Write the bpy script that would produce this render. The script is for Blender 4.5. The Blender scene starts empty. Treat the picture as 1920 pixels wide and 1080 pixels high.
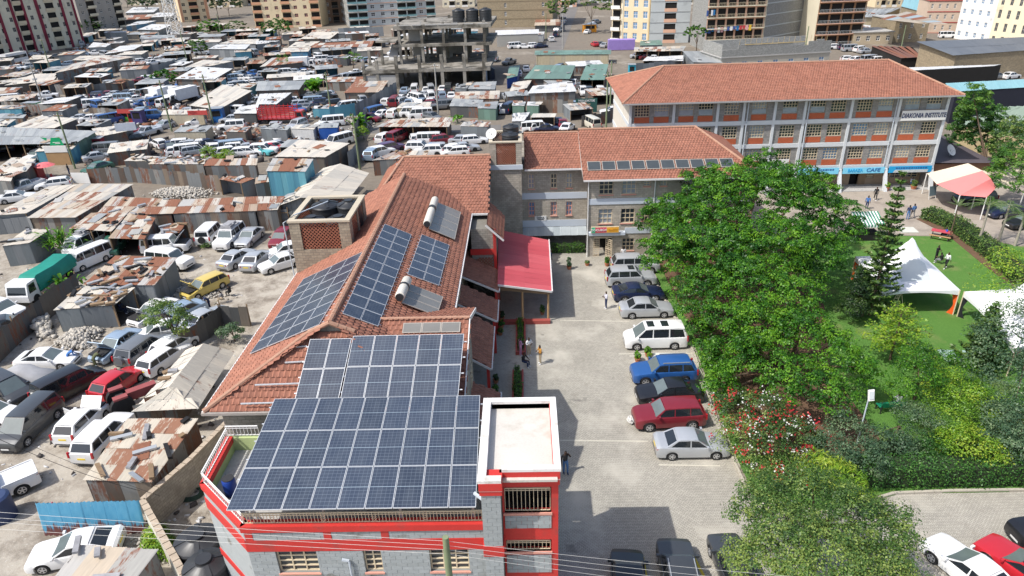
import bpy, math, random
import numpy as np
from mathutils import Matrix, Vector
random.seed(7); rng = np.random.default_rng(11)
scene = bpy.context.scene
# ---------------------------------------------------------------- camera, sky, sun, exposure
F, PITCH, ROLL, YAW, CAMH = 1280.0, 26.7, 1.8, 1.4, 28.5      # focal length in photo pixels (1920 wide), degrees, metres
rad = math.radians
CR = (Matrix.Rotation(rad(YAW), 3, 'Z') @ Matrix.Rotation(rad(90-PITCH), 3, 'X') @ Matrix.Rotation(rad(-ROLL), 3, 'Z'))
cam = bpy.data.objects.new('camera', bpy.data.cameras.new('camera'))
scene.collection.objects.link(cam)
cam.matrix_world = Matrix.Translation((0, 0, CAMH)) @ CR.to_4x4()
cam.data.sensor_width = 36.0; cam.data.lens = 36.0*F/1920
cam.data.clip_start = 0.5; cam.data.clip_end = 4000
scene.camera = cam
SUN = Vector((-0.65, -0.33, 1.0)).normalized()                # towards the sun
world = bpy.data.worlds.new('World'); scene.world = world; world.use_nodes = True
wn = world.node_tree; bg = wn.nodes['Background']
sky = wn.nodes.new('ShaderNodeTexSky'); sky.sky_type = 'NISHITA'; sky.sun_disc = False
sky.sun_elevation = math.asin(SUN.z); sky.sun_rotation = math.atan2(SUN.x, SUN.y)
sky.air_density = 1.0; sky.dust_density = 3.2; sky.ozone_density = 0.6; sky.altitude = 300
wn.links.new(sky.outputs[0], bg.inputs[0]); bg.inputs[1].default_value = 0.15
sl = bpy.data.lights.new('sun', 'SUN'); sl.energy = 3.5; sl.angle = rad(0.55); sl.color = (1.0, 0.965, 0.91)
so = bpy.data.objects.new('sun', sl); scene.collection.objects.link(so)
so.rotation_euler = SUN.to_track_quat('Z', 'Y').to_euler(); so.location = (-60, -30, 90)
vs = scene.view_settings; vs.view_transform = 'Standard'; vs.look = 'None'; vs.exposure = 0.4; vs.gamma = 1.0
scene.cycles.max_bounces = 6; scene.cycles.diffuse_bounces = 3; scene.cycles.transparent_max_bounces = 6
# ---------------------------------------------------------------- photo pixel -> place
CAMP = Vector((0, 0, CAMH))
def ray(px, py): return CR @ Vector(((px-960)/F, -(py-540)/F, -1.0))
def P(px, py, z=0.0):                       # where the pixel's ray meets the level z
 d = ray(px, py); return CAMP + d*((z-CAMH)/d.z)
def PY(px, py, Y):                          # where it meets a facade at distance Y
 d = ray(px, py); return CAMP + d*(Y/d.y)
def zp(n, x, y):                            # enlarged quarter-view n -> photo pixel
 return 480*((n-1) % 4)+x/4, 270*((n-1)//4)+y/4
def pix(p):
 v = CR.transposed() @ (Vector(p)-CAMP); return 960+F*v.x/-v.z, 540-F*v.y/-v.z
def pxm(p): return F/-(CR.transposed() @ (Vector(p)-CAMP)).z
# ---------------------------------------------------------------- building helpers
COL = scene.collection
def link(o): COL.objects.link(o); return o
def tag(o, label=None, cat=None, group=None, kind=None):
 if label: o['label'] = label
 if cat: o['category'] = cat
 if group: o['group'] = group
 if kind: o['kind'] = kind
 return o
def thing(name, label, cat, loc=(0, 0, 0), rz=0.0, group=None):
 o = bpy.data.objects.new(name, None); o.empty_display_size = .3
 o.location = loc; o.rotation_euler = (0, 0, rz); link(o)
 return tag(o, label, cat, group)
def put(name, me, parent=None, loc=(0, 0, 0), rz=0.0, mats=None, M=None):
 o = bpy.data.objects.new(name, me); link(o)
 if parent is not None: o.parent = parent
 if M is not None:
  if parent is not None: o.matrix_parent_inverse = M
  else: o.matrix_world = M
 else:
  o.location = loc; o.rotation_euler = (0, 0, rz)
 if mats:
  for i, m in enumerate(mats):
   if i < len(o.material_slots):
    o.material_slots[i].link = 'OBJECT'; o.material_slots[i].material = m
 return o
class MB:
 def __init__(s): s.v = []; s.f = []; s.m = []
 def add(s, vs, fs, m=0):
  b = len(s.v); s.v += [tuple(p) for p in vs]
  for f in fs: s.f.append(tuple(b+i for i in f)); s.m.append(m)
  return s
 def poly(s, pts, m=0): return s.add(pts, [tuple(range(len(pts)))], m)
 def box(s, x0, x1, y0, y1, z0, z1, m=0):
  return s.add([(x0,y0,z0),(x1,y0,z0),(x1,y1,z0),(x0,y1,z0),(x0,y0,z1),(x1,y0,z1),(x1,y1,z1),(x0,y1,z1)],
      [(0,3,2,1),(4,5,6,7),(0,1,5,4),(1,2,6,5),(2,3,7,6),(3,0,4,7)], m)
 def obox(s, c, ax, ay, az, m=0):
  c = Vector(c); ax = Vector(ax); ay = Vector(ay); az = Vector(az); q = []
  for k in (-1, 1):
   for (i, j) in ((-1,-1),(1,-1),(1,1),(-1,1)): q.append(c+ax*i*.5+ay*j*.5+az*k*.5)
  return s.add(q, [(0,3,2,1),(4,5,6,7),(0,1,5,4),(1,2,6,5),(2,3,7,6),(3,0,4,7)], m)
 def bar(s, a, b, w, h=None, m=0, up=(0, 0, 1)):
  a = Vector(a); b = Vector(b); d = b-a; h = h or w
  up = Vector(up)
  if abs(d.normalized().dot(up)) > .98: up = Vector((0, 1, 0))
  sx = d.cross(up).normalized(); sy = sx.cross(d).normalized()
  return s.obox((a+b)/2, sx*w, d, sy*h, m)
 def tube(s, pts, rs, n=8, m=0, cap=True):
  pts = [Vector(p) for p in pts]
  if not hasattr(rs, '__len__'): rs = [rs]*len(pts)
  b = len(s.v); k = len(pts)
  for i, p in enumerate(pts):
   d = (pts[min(i+1, k-1)]-pts[max(i-1, 0)]).normalized()
   u = Vector((0, 0, 1)) if abs(d.z) < .9 else Vector((1, 0, 0))
   a = d.cross(u).normalized(); c = d.cross(a).normalized()
   for j in range(n):
    t = 2*math.pi*j/n; s.v.append(tuple(p+(a*math.cos(t)+c*math.sin(t))*rs[i]))
  for i in range(k-1):
   for j in range(n):
    s.f.append((b+i*n+j, b+i*n+(j+1) % n, b+(i+1)*n+(j+1) % n, b+(i+1)*n+j)); s.m.append(m)
  if cap:
   s.f.append(tuple(b+j for j in range(n))); s.m.append(m)
   s.f.append(tuple(b+(k-1)*n+j for j in reversed(range(n)))); s.m.append(m)
  return s
 def prism(s, poly, z0, z1, m=0, mt=None):
  n = len(poly); b = [(p[0], p[1], z0) for p in poly]; t = [(p[0], p[1], z1) for p in poly]
  s.add(b+t, [tuple(reversed(range(n)))]+[(i, (i+1) % n, n+(i+1) % n, n+i) for i in range(n)], m)
  s.add(t, [tuple(range(n))], m if mt is None else mt); return s
 def loft(s, rings, m=0, closed=True, caps=True):
  b = len(s.v); n = len(rings[0])
  for r in rings: s.v += [tuple(p) for p in r]
  for i in range(len(rings)-1):
   for j in range(n if closed else n-1):
    s.f.append((b+i*n+j, b+i*n+(j+1) % n, b+(i+1)*n+(j+1) % n, b+(i+1)*n+j)); s.m.append(m)
  if caps and closed:
   s.f.append(tuple(b+j for j in reversed(range(n)))); s.m.append(m)
   e = b+(len(rings)-1)*n; s.f.append(tuple(e+j for j in range(n))); s.m.append(m)
  return s
 def pieces(s):
  """split into the connected pieces"""
  par = list(range(len(s.v)))
  def find(i):
   while par[i] != i: par[i] = par[par[i]]; i = par[i]
   return i
  for f in s.f:
   for i in f[1:]: par[find(i)] = find(f[0])
  out = {}
  for f, m in zip(s.f, s.m): out.setdefault(find(f[0]), []).append((f, m))
  res = []
  for fs in out.values():
   b = MB(); ix = {}
   for f, m in fs:
    for i in f:
     if i not in ix: ix[i] = len(b.v); b.v.append(s.v[i])
    b.f.append(tuple(ix[i] for i in f)); b.m.append(m)
   res.append(b)
  return res
 def mesh(s, name, mats, smooth=0):
  me = bpy.data.meshes.new(name); me.from_pydata(s.v, [], s.f)
  for m in mats: me.materials.append(m)
  if len(mats) > 1: me.polygons.foreach_set('material_index', s.m)
  if smooth:
   me.polygons.foreach_set('use_smooth', [True]*len(me.polygons))
   if smooth < 180: me.set_sharp_from_angle(angle=rad(smooth))
  me.update(); return me
 def obj(s, name, mats, parent=None, smooth=0, loc=(0, 0, 0), rz=0.0, kind=None):
  if not isinstance(mats, (list, tuple)): mats = [mats]
  o = put(name, s.mesh(name, mats, smooth), parent, loc, rz)
  if kind: o['kind'] = kind
  return o
def struct(name, mb, mats, smooth=0): return mb.obj(name, mats, None, smooth, kind='structure')
def np_mesh(name, v, f, mats, mi=None, col=None, smooth=False):
 """v (n,3) array, f (m,k) array of equal-sided faces; col: colour for each face"""
 me = bpy.data.meshes.new(name); n, k = len(v), f.shape[1]
 me.vertices.add(n); me.vertices.foreach_set('co', np.asarray(v, np.float32).ravel())
 me.loops.add(f.size); me.loops.foreach_set('vertex_index', f.astype(np.int32).ravel())
 me.polygons.add(len(f)); me.polygons.foreach_set('loop_start', np.arange(0, f.size, k, dtype=np.int32))
 for m in mats: me.materials.append(m)
 if mi is not None: me.polygons.foreach_set('material_index', np.asarray(mi, np.int32))
 if smooth: me.polygons.foreach_set('use_smooth', np.ones(len(f), bool))
 me.update(calc_edges=True)
 if col is not None:
  a = me.attributes.new('tint', 'FLOAT', 'FACE'); a.data.foreach_set('value', np.asarray(col, np.float32))
 return me
# ---------------------------------------------------------------- materials
MATS = {}
class NT:
 def __init__(s, name):
  s.mat = bpy.data.materials.new(name); s.mat.use_nodes = True; s.t = s.mat.node_tree
  s.p = s.t.nodes['Principled BSDF']; s.out = s.t.nodes['Material Output']
 def n(s, typ, **kw):
  d = s.t.nodes.new('ShaderNode'+typ)
  for k, v in kw.items(): setattr(d, k, v)
  return d
 def l(s, a, b): s.t.links.new(a, b)
 def val(s, sock, v):
  if hasattr(v, 'is_output'): s.l(v, sock)
  else: sock.default_value = v
 def math(s, op, a, b=0.0, c=0.0, clamp=False):
  d = s.n('Math', operation=op); d.use_clamp = clamp
  for i, x in enumerate((a, b, c)): s.val(d.inputs[i], x)
  return d.outputs[0]
 def noise(s, vec, scale, detail=4, rough=.55, dim='3D', w=None):
  d = s.n('TexNoise'); d.noise_dimensions = '4D' if w is not None else dim
  d.inputs['Scale'].default_value = scale; d.inputs['Detail'].default_value = detail; d.inputs['Roughness'].default_value = rough
  if vec is not None: s.l(vec, d.inputs['Vector'])
  if w is not None: s.val(d.inputs['W'], w)
  return d.outputs['Fac']
 def ramp(s, fac, stops, const=False):
  d = s.n('ValToRGB'); cr = d.color_ramp
  if const: cr.interpolation = 'CONSTANT'
  while len(cr.elements) < len(stops): cr.elements.new(.5)
  for e, (q, c) in zip(cr.elements, stops): e.position = q; e.color = (*c, 1) if len(c) == 3 else c
  s.val(d.inputs[0], fac); return d.outputs[0]
 def mix(s, fac, a, b, typ='MIX'):
  d = s.n('MixRGB', blend_type=typ); s.val(d.inputs[0], fac)
  for i, x in ((1, a), (2, b)):
   if hasattr(x, 'is_output'): s.l(x, d.inputs[i])
   else: d.inputs[i].default_value = (*x, 1) if len(x) == 3 else x
  return d.outputs[0]
 def bump(s, h, strength=.3, dist=.02):
  d = s.n('Bump'); d.inputs['Strength'].default_value = strength; d.inputs['Distance'].default_value = dist
  s.l(h, d.inputs['Height']); s.l(d.outputs[0], s.p.inputs['Normal'])
 def obj(s): return s.n('TexCoord').outputs['Object']
 def pos(s): return s.n('NewGeometry').outputs['Position']
 def rnd(s): return s.n('ObjectInfo').outputs['Random']
 def scaled(s, vec, sc, off=None):
  d = s.n('Mapping'); d.inputs['Scale'].default_value = sc; s.l(vec, d.inputs['Vector'])
  if off is not None: d.inputs['Location'].default_value = off
  return d.outputs[0]
 def done(s, col=None, rough=.7, metal=0., spec=.5):
  if col is not None: s.val(s.p.inputs['Base Color'], col if hasattr(col, 'is_output') else (*col, 1))
  s.val(s.p.inputs['Roughness'], rough); s.p.inputs['Metallic'].default_value = metal
  s.p.inputs['Specular IOR Level'].default_value = spec
  return s.mat
def mul(c, k): return tuple(min(1, x*k) for x in c)
def M(name, c, rough=.75, metal=0., var=.22, vsc=1.2, fine=0., fsc=14., rnd=0., spec=.4, pos=True, bump=0., stain=None, stsc=.5, stth=.58):
 """weathered plain material: broad mottling, fine grain, optional stains"""
 if name in MATS: return MATS[name]
 t = NT(name); v = t.pos() if pos else t.obj()
 col = t.mix(t.noise(v, vsc, 5, .6), mul(c, 1-var), mul(c, 1+var))
 if fine: col = t.mix(fine, col, t.mix(t.noise(v, fsc, 3, .6), (.0, .0, .0), (1, 1, 1)), 'OVERLAY')
 if stain:
  m = t.ramp(t.noise(v, stsc, 6, .62), [(stth-.06, (0, 0, 0)), (stth+.08, (1, 1, 1))]); col = t.mix(m, col, stain)
 if rnd:
  col = t.mix(1.0, col, t.ramp(t.rnd(), [(0, (1-rnd,)*3), (1, (1+0*rnd,)*3)]), 'MULTIPLY')
 if bump: t.bump(t.noise(v, fsc, 4, .6), bump, .03)
 MATS[name] = t.done(col, rough, metal, spec); return MATS[name]
def MBLOCK(name, c1, c2, mortar, bw=.42, bh=.2, ms=.014, rough=.85, stain=None, bumpd=.02):
 """coursed block walling on walls of any heading"""
 if name in MATS: return MATS[name]
 t = NT(name); p = t.pos(); sx = t.n('SeparateXYZ'); t.l(p, sx.inputs[0])
 u = t.math('ADD', sx.outputs[0], sx.outputs[1]); cb = t.n('CombineXYZ'); t.l(u, cb.inputs[0]); t.l(sx.outputs[2], cb.inputs[1])
 b = t.n('TexBrick'); t.l(cb.outputs[0], b.inputs['Vector']); b.inputs['Scale'].default_value = 1
 b.inputs['Brick Width'].default_value = bw; b.inputs['Row Height'].default_value = bh; b.inputs['Mortar Size'].default_value = ms
 b.inputs['Color1'].default_value = (*c1, 1); b.inputs['Color2'].default_value = (*c2, 1); b.inputs['Mortar'].default_value = (*mortar, 1)
 b.inputs['Mortar Smooth'].default_value = .3
 col = t.mix(.55, b.outputs['Color'], t.mix(t.noise(p, 2.5, 6, .65), (.25,)*3, (.78,)*3), 'OVERLAY')
 if stain: col = t.mix(t.ramp(t.noise(p, .45, 6, .6), [(.5, (0, 0, 0)), (.68, (1, 1, 1))]), col, stain)
 h = t.math('SUBTRACT', t.noise(p, 9, 4), t.math('MULTIPLY', b.outputs['Fac'], 1.0)); t.bump(h, .6, bumpd)
 MATS[name] = t.done(col, rough, 0, .3); return MATS[name]
def MSHEET(name, cols, rust=.45, rc=(.27, .105, .055), rough=.5, metal=.1, rc2=(.15,.07,.05)):
 """corrugated iron; every sheet has its own zinc/paint tone and its own rust"""
 if name in MATS: return MATS[name]
 t = NT(name); o = t.obj(); r = t.rnd()
 base = t.ramp(r, [(i/len(cols), c) for i, c in enumerate(cols)], True)
 w = t.math('MULTIPLY', r, 37.0)
 n1 = t.noise(t.scaled(o, (1.6, 1.1, 1)), 1.7, 6, .68, w=w)
 n2 = t.noise(t.scaled(o, (9, .9, 1)), 1.6, 5, .6, w=w)
 q = t.math('FRACT', t.math('MULTIPLY', r, 7.31))
 lvl = t.math('ADD', t.math('MULTIPLY', n1, .75), t.math('MULTIPLY', n2, .25))
 th = t.math('SUBTRACT', .5+.32*(1-rust)-.14, t.math('MULTIPLY', t.math('SUBTRACT', q, .5), .36*rust*2))
 d = t.math('MULTIPLY', t.math('SUBTRACT', lvl, th), 11.0, clamp=True)
 rcol = t.mix(t.noise(o, 5, 4), rc, rc2)
 dirt = t.mix(t.noise(t.scaled(o, (3, .8, 1)), 2.2, 5, .6, w=w), (.62, .62, .62), (1.08, 1.06, 1.02))
 col = t.mix(d, t.mix(1.0, base, dirt, 'MULTIPLY'), rcol)
 t.p.inputs['Metallic'].default_value = 0
 m = t.done(col, t.mix(d, (rough,)*3, (.9,)*3), 0, .4); t.l(t.math('MULTIPLY', t.math('SUBTRACT', 1.0, d), metal), t.p.inputs['Metallic'])
 MATS[name] = m; return m
def MPAINT(name, c, rough=.28, metal=.0, coat=.6):
 if name in MATS: return MATS[name]
 t = NT(name); v = t.obj()
 col = t.mix(t.noise(v, 1.3, 5, .6), mul(c, .86), mul(c, 1.05))
 t.p.inputs['Coat Weight'].default_value = coat; t.p.inputs['Coat Roughness'].default_value = .12
 r = t.mix(t.noise(v, 3, 5), (rough*.8,)*3, (rough*1.6,)*3)
 MATS[name] = t.done(col, r, metal, .5); return MATS[name]
def MLEAF(name, dark, mid, light, rough=.45, trans=.35):
 if name in MATS: return MATS[name]
 t = NT(name); a = t.n('Attribute'); a.attribute_name = 'tint'
 col = t.ramp(a.outputs['Fac'], [(0, dark), (.5, mid), (1, light)])
 m = t.done(col, rough, 0, .4)
 tr = t.n('BsdfTranslucent'); t.l(t.mix(1.0, col, (1.0, 1.0, .55), 'MULTIPLY'), tr.inputs[0])
 mx = t.n('MixShader'); mx.inputs[0].default_value = trans
 t.l(t.p.outputs[0], mx.inputs[1]); t.l(tr.outputs[0], mx.inputs[2]); t.l(mx.outputs[0], t.out.inputs[0])
 MATS[name] = m; return m
GLASS = M('window_glass', (.035, .045, .055), .08, 0, .4, .9, spec=.7)
CARGLASS = M('car_glass', (.018, .022, .026), .06, 0, .3, .9, spec=.8)
CURTAIN = M('curtained_glass', (.30, .34, .38), .18, 0, .35, 1.4, spec=.6)
BLUEGLASS = M('blue_curtained_glass', (.16, .27, .42), .16, 0, .35, 1.4, spec=.6)
RUBBER = M('tyre_rubber', (.018, .018, .019), .85, pos=False)
ALLOY = M('alloy_rim', (.55, .56, .58), .35, .7, pos=False)
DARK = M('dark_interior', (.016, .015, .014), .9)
WHITE = M('white_paint', (.72, .71, .68), .6, var=.06, fine=.1)
CREAMF = M('cream_steel_frame', (.62, .52, .36), .5, var=.08)
PVC = M('grey_pvc_pipe', (.50, .55, .60), .45, var=.06)
BLACKTANK = M('black_plastic_tank', (.028, .03, .033), .42, var=.3, vsc=1.5, spec=.5)
STEEL = M('galvanised_steel', (.42, .44, .45), .45, .5, var=.15)
CONC = M('raw_concrete', (.27, .25, .215), .9, var=.35, vsc=.7, fine=.35, fsc=5, stain=(.10, .09, .072), stsc=.3, stth=.52, bump=.3)
CEMENT = M('grey_cement', (.40, .39, .37), .9, var=.2, vsc=.7, fine=.25, fsc=6, bump=.2)
WOOD = M('weathered_wood', (.25, .17, .10), .8, var=.3, vsc=3, fine=.3)
# ---------------------------------------------------------------- lettering
def text_mesh(s, h, depth=.015, name='lettering', sx=1.0, shear=0.0, bold=0.0):
 c = bpy.data.curves.new(name, 'FONT'); c.body = s; c.align_x = 'CENTER'; c.align_y = 'CENTER'; c.size = h*1.38; c.extrude = depth
 c.resolution_u = 3; c.shear = shear; c.offset = bold
 o = bpy.data.objects.new(name, c); COL.objects.link(o); dg = bpy.context.evaluated_depsgraph_get()
 me = bpy.data.meshes.new_from_object(o.evaluated_get(dg)); bpy.data.objects.remove(o); bpy.data.curves.remove(c)
 if sx != 1:
  for v in me.vertices: v.co.x *= sx
 return me
def lettering(s, h, mat, parent, loc, sx=1.0, shear=0.0, depth=.015, bold=0.0, rz=0.0):
 me = text_mesh(s, h, depth, 'lettering', sx, shear, bold); me.materials.clear(); me.materials.append(mat)
 o = put('lettering', me, parent); o.location = loc; o.rotation_euler = (rad(90), 0, rz); return o
# ---------------------------------------------------------------- walls with real openings
def wall_holes(mb, L, H, holes, th, m=0, z0=0.0, reveal=True):
 """wall in the plane y=0 facing -y, x 0..L, z z0..H; holes (x0,x1,z0,z1); reveals run back th"""
 xs = sorted({0, L, *[h[0] for h in holes], *[h[1] for h in holes]}); zs = sorted({z0, H, *[h[2] for h in holes], *[h[3] for h in holes]})
 for i in range(len(xs)-1):
  for j in range(len(zs)-1):
   cx, cz = (xs[i]+xs[i+1])/2, (zs[j]+zs[j+1])/2
   if cx < 0 or cx > L or cz < z0 or cz > H: continue
   if any(h[0] < cx < h[1] and h[2] < cz < h[3] for h in holes): continue
   mb.poly([(xs[i],0,zs[j]),(xs[i+1],0,zs[j]),(xs[i+1],0,zs[j+1]),(xs[i],0,zs[j+1])], m)
 for (a, b, c, d) in holes:
  mb.poly([(a,0,c),(a,th,c),(b,th,c),(b,0,c)], m); mb.poly([(a,0,d),(b,0,d),(b,th,d),(a,th,d)], m)
  mb.poly([(a,0,c),(a,0,d),(a,th,d),(a,th,c)], m); mb.poly([(b,0,c),(b,th,c),(b,th,d),(b,0,d)], m)
 return mb
class Face:
 """a vertical face of a thing: local x along it, y into the wall, z up; origin in world coordinates"""
 def __init__(s, parent, o, rz=0.0): s.p = parent; s.o = Vector(o)-Vector(parent.location); s.rz = rz
 def at(s, x, y, z):
  c, n = math.cos(s.rz), math.sin(s.rz); return s.o+Vector((x*c-y*n, x*n+y*c, z))
 def put(s, name, me, x=0, y=0, z=0, mats=None): return put(name, me, s.p, s.at(x, y, z), s.rz, mats)
 def mb(s, name, mb, mats, smooth=0, x=0, y=0, z=0, kind=None):
  return mb.obj(name, mats, s.p, smooth, s.at(x, y, z), s.rz, kind)
 def each(s, name, mb, mats, smooth=0):
  for q in mb.pieces(): s.mb(name, q, mats, smooth)
 def text(s, txt, h, mat, x, y, z, **k): return lettering(txt, h, mat, s.p, s.at(x, y, z), rz=s.rz, **k)
WIN = {}
def window(f, x0, x1, z0, z1, y=.12, nx=3, nz=4, frame=None, glass=None, bw=.05, sill=None, sill_out=.08, name='window'):
 """casement in an opening of a Face: bars, pane behind, sill"""
 w, h = round(x1-x0, 3), round(z1-z0, 3); key = (w, h, nx, nz, bw)
 if key not in WIN:
  b = MB(); t = .05
  for i in range(nx+1):
   x = bw/2+(w-bw)*i/nx; b.box(x-bw/2, x+bw/2, 0, t, 0, h)
  for j in range(nz+1):
   zc = bw/2+(h-bw)*j/nz; b.box(0, w, -.004, t+.004, zc-bw/2, zc+bw/2)
  p = MB(); p.poly([(0, .06, 0), (w, .06, 0), (w, .06, h), (0, .06, h)])
  WIN[key] = (b.mesh('window', [CREAMF]), p.mesh('pane', [GLASS]))
 o = f.put(name, WIN[key][0], x0, y, z0, [frame or CREAMF])
 put('pane', WIN[key][1], o, mats=[glass or GLASS])
 if sill:
  k = ('s', w, y, sill_out)
  if k not in WIN:
   b = MB(); b.box(-.05, w+.05, -y-sill_out, -.01, -.09, -.004); WIN[k] = b.mesh('sill', [sill])
  put('sill', WIN[k], o, mats=[sill])
 return o
# ---------------------------------------------------------------- sheets laid over a four-cornered surface
def corr(nw=7, amp=.022, name='corrugated_sheet', box=False):
 b = MB(); k = nw*2
 for i in range(k+1):
  z = amp if i % 2 else -amp
  for y in (0, 1): b.v.append((i/k, y, z))
 for i in range(k): b.f.append((2*i, 2*i+2, 2*i+3, 2*i+1)); b.m.append(0)
 return b
SHEETME = {}
def sheet_me(nw, mat):
 k = (nw, mat.name)
 if k not in SHEETME: SHEETME[k] = corr(nw, .022 if nw > 3 else .05).mesh('corrugated_sheet', [mat], 180)
 return SHEETME[k]
def affine(p, ax, ay, az=None):
 az = az or ax.cross(ay).normalized()
 return Matrix(((ax.x, ay.x, az.x, p.x), (ax.y, ay.y, az.y, p.y), (ax.z, ay.z, az.z, p.z), (0, 0, 0, 1)))
def sheets(parent, A, B, C, D, nx, ny, mat, name='roof_sheet', nw=7, jit=.02, lift=.0, rot=.0, skip=0.):
 """quad A-B (lower edge) D-C (upper edge) covered by nx*ny lapped sheets, each an object"""
 A, B, C, D = map(Vector, (A, B, C, D)); inv = pmat(parent).inverted()
 bl = lambda u, v: A*(1-u)*(1-v)+B*u*(1-v)+C*u*v+D*(1-u)*v
 nrm = (B-A).cross(D-A).normalized(); me = sheet_me(nw, mat)
 for j in range(ny):
  for i in range(nx):
   if skip and random.random() < skip: continue
   u0, u1 = i/nx-.012, (i+1)/nx+.012; v0, v1 = j/ny-.02*(j > 0), (j+1)/ny
   p = bl(u0, v0); ax = bl(u1, v0)-p; ay = bl(u0, v1)-p
   p = p+nrm*(lift+.012*(i % 2)+.02*j+random.uniform(0, jit))
   if rot: ay = ay+ax*random.uniform(-rot, rot)
   put(name, me, parent, M=inv @ affine(p, ax, ay))
def rel(parent, mb): mb.v = [tuple(Vector(p)-Vector(parent.location)) for p in mb.v]; return mb
def wobj(mb, name, mats, parent, smooth=0, kind=None): return rel(parent, mb).obj(name, mats, parent, smooth, kind=kind)
def each(mb, name, mats, parent, smooth=0):
 for q in rel(parent, mb).pieces(): q.obj(name, mats, parent, smooth)
def pmat(o): return Matrix.Translation(o.location) @ Matrix.Rotation(o.rotation_euler.z, 4, 'Z')
# ---------------------------------------------------------------- ground, paving, lawn, street
t = NT('dirt_yard'); p = t.pos()
c = t.mix(t.noise(p, .11, 6, .6), (.31, .275, .225), (.48, .44, .375))
c = t.mix(t.ramp(t.noise(p, .5, 7, .68), [(.44, (0,0,0)), (.62, (1,1,1))]), c, (.205, .175, .14))
c = t.mix(t.ramp(t.noise(p, .16, 5, .6, w=3.1), [(.58, (0,0,0)), (.72, (1,1,1))]), c, (.52, .48, .41))
c = t.mix(t.ramp(t.noise(p, 6, 3, .7), [(.62, (0,0,0)), (.72, (1,1,1))]), c, (.55, .53, .49))
c = t.mix(t.ramp(t.noise(p, .33, 6, .6, w=9.), [(.61, (0,0,0)), (.72, (1,1,1))]), c, (.10, .14, .045))
sy = t.n('SeparateXYZ'); t.l(p, sy.inputs[0]); yd = t.math('MULTIPLY', t.math('MULTIPLY', t.math('SUBTRACT', sy.outputs[1], 62.), .05, clamp=True), t.ramp(t.noise(p, .07, 6, .65, w=5.), [(.26, (0,0,0)), (.46, (1,1,1))])); c = t.mix(yd, c, t.mix(t.noise(p, .9, 5, .7), (.12, .10, .08), (.26, .225, .18)))
t.bump(t.noise(p, 4, 6, .7), .7, .08); DIRT = t.done(c, .95, 0, .2)
t = NT('block_paving'); p = t.pos(); sx = t.n('SeparateXYZ'); t.l(p, sx.inputs[0])
def bricktex(t, vec, w, h, ms, c1, c2, mo):
 b = t.n('TexBrick'); t.l(vec, b.inputs['Vector']); b.inputs['Scale'].default_value = 1
 b.inputs['Brick Width'].default_value = w; b.inputs['Row Height'].default_value = h; b.inputs['Mortar Size'].default_value = ms
 b.inputs['Color1'].default_value = (*c1, 1); b.inputs['Color2'].default_value = (*c2, 1); b.inputs['Mortar'].default_value = (*mo, 1)
 return b
wv = t.n('TexWave', wave_type='BANDS', bands_direction='X', wave_profile='TRI'); wv.inputs['Scale'].default_value = 1.6; wv.inputs['Distortion'].default_value = 0
t.l(p, wv.inputs['Vector'])
zz = t.math('ADD', sx.outputs[1], t.math('MULTIPLY', wv.outputs['Fac'], .10)); cb = t.n('CombineXYZ'); t.l(sx.outputs[0], cb.inputs[0]); t.l(zz, cb.inputs[1])
b = bricktex(t, cb.outputs[0], .2, .105, .011, (.43, .405, .345), (.345, .325, .28), (.19, .175, .145))
c = t.mix(.75, b.outputs['Color'], t.mix(t.noise(p, .28, 6, .62), (.30,)*3, (.70,)*3), 'OVERLAY')
c = t.mix(t.ramp(t.noise(p, .8, 6, .7), [(.60, (0,0,0)), (.75, (1,1,1))]), c, (.25, .225, .185))
c = t.mix(t.ramp(t.noise(p, .21, 5, .6, w=4.), [(.53, (0,0,0)), (.66, (1,1,1))]), c, (.47, .44, .375))
c = t.mix(t.ramp(t.noise(p, .6, 4, .55, w=7.), [(.655, (0,0,0)), (.70, (.75,.75,.75))]), c, (.17, .158, .14))
t.bump(t.math('SUBTRACT', t.noise(p, 20, 3), b.outputs['Fac']), .5, .01); PAVING = t.done(c, .85, 0, .25)
t = NT('lawn'); p = t.pos()
c = t.mix(t.noise(p, .25, 6, .6), (.10, .23, .045), (.17, .33, .075)); c = t.mix(t.noise(p, 9, 4, .7), (.05, .13, .02), c)
c = t.mix(t.ramp(t.noise(p, .35, 6, .65, w=2.), [(.52, (0,0,0)), (.72, (.8,.8,.8))]), c, (.25, .25, .10))
t.bump(t.noise(p, 22, 4, .7), 1.0, .06); LAWN = t.done(c, .9, 0, .2)
SOIL = M('garden_soil', (.13, .075, .045), .95, var=.4, vsc=1.1, fine=.4, bump=.5)
FORECOURT = M('forecourt_tarmac', (.34, .295, .245), .9, var=.16, vsc=.35, fine=.3, fsc=8, stain=(.24, .205, .17), stsc=.4)
ASPHALT = M('dusty_asphalt', (.16, .15, .14), .9, var=.3, vsc=.2, fine=.3)
KERB = M('kerb_concrete', (.42, .385, .32), .85, var=.2, vsc=1.5, fine=.3)
g = MB(); g.box(-2200, 2200, -300, 2600, -1.5, 0); struct('ground', g, DIRT)
def xy(px, py, z=0): q = P(px, py, z); return (q.x, q.y)
bed = [xy(1310,690), (12.75,45.5), (12.4,50), (12.0,56), (12.0,63)]        # right-hand kerb of the car park
kerbl = [(20.6,29.6), (16.4,28.2), xy(1412,945), xy(1375,865), xy(1340,780)]+bed
g = MB(); g.prism([(-15.5,14), (75,14), (75,29.7)]+kerbl+[(12.0,64.6), (-4.8,66), (-5.2,36), (-5.2,27)], .002, .02); struct('car_park', g, PAVING)
g = MB(); g.prism([(75,29.95), (75,62), (49.5,63.5), (46,66.2), (36,67.2), (24,67.2), (12.6,64.6)]+[(x+.3,y) for x, y in reversed(kerbl)], .004, .06); struct('lawn', g, LAWN)
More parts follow.
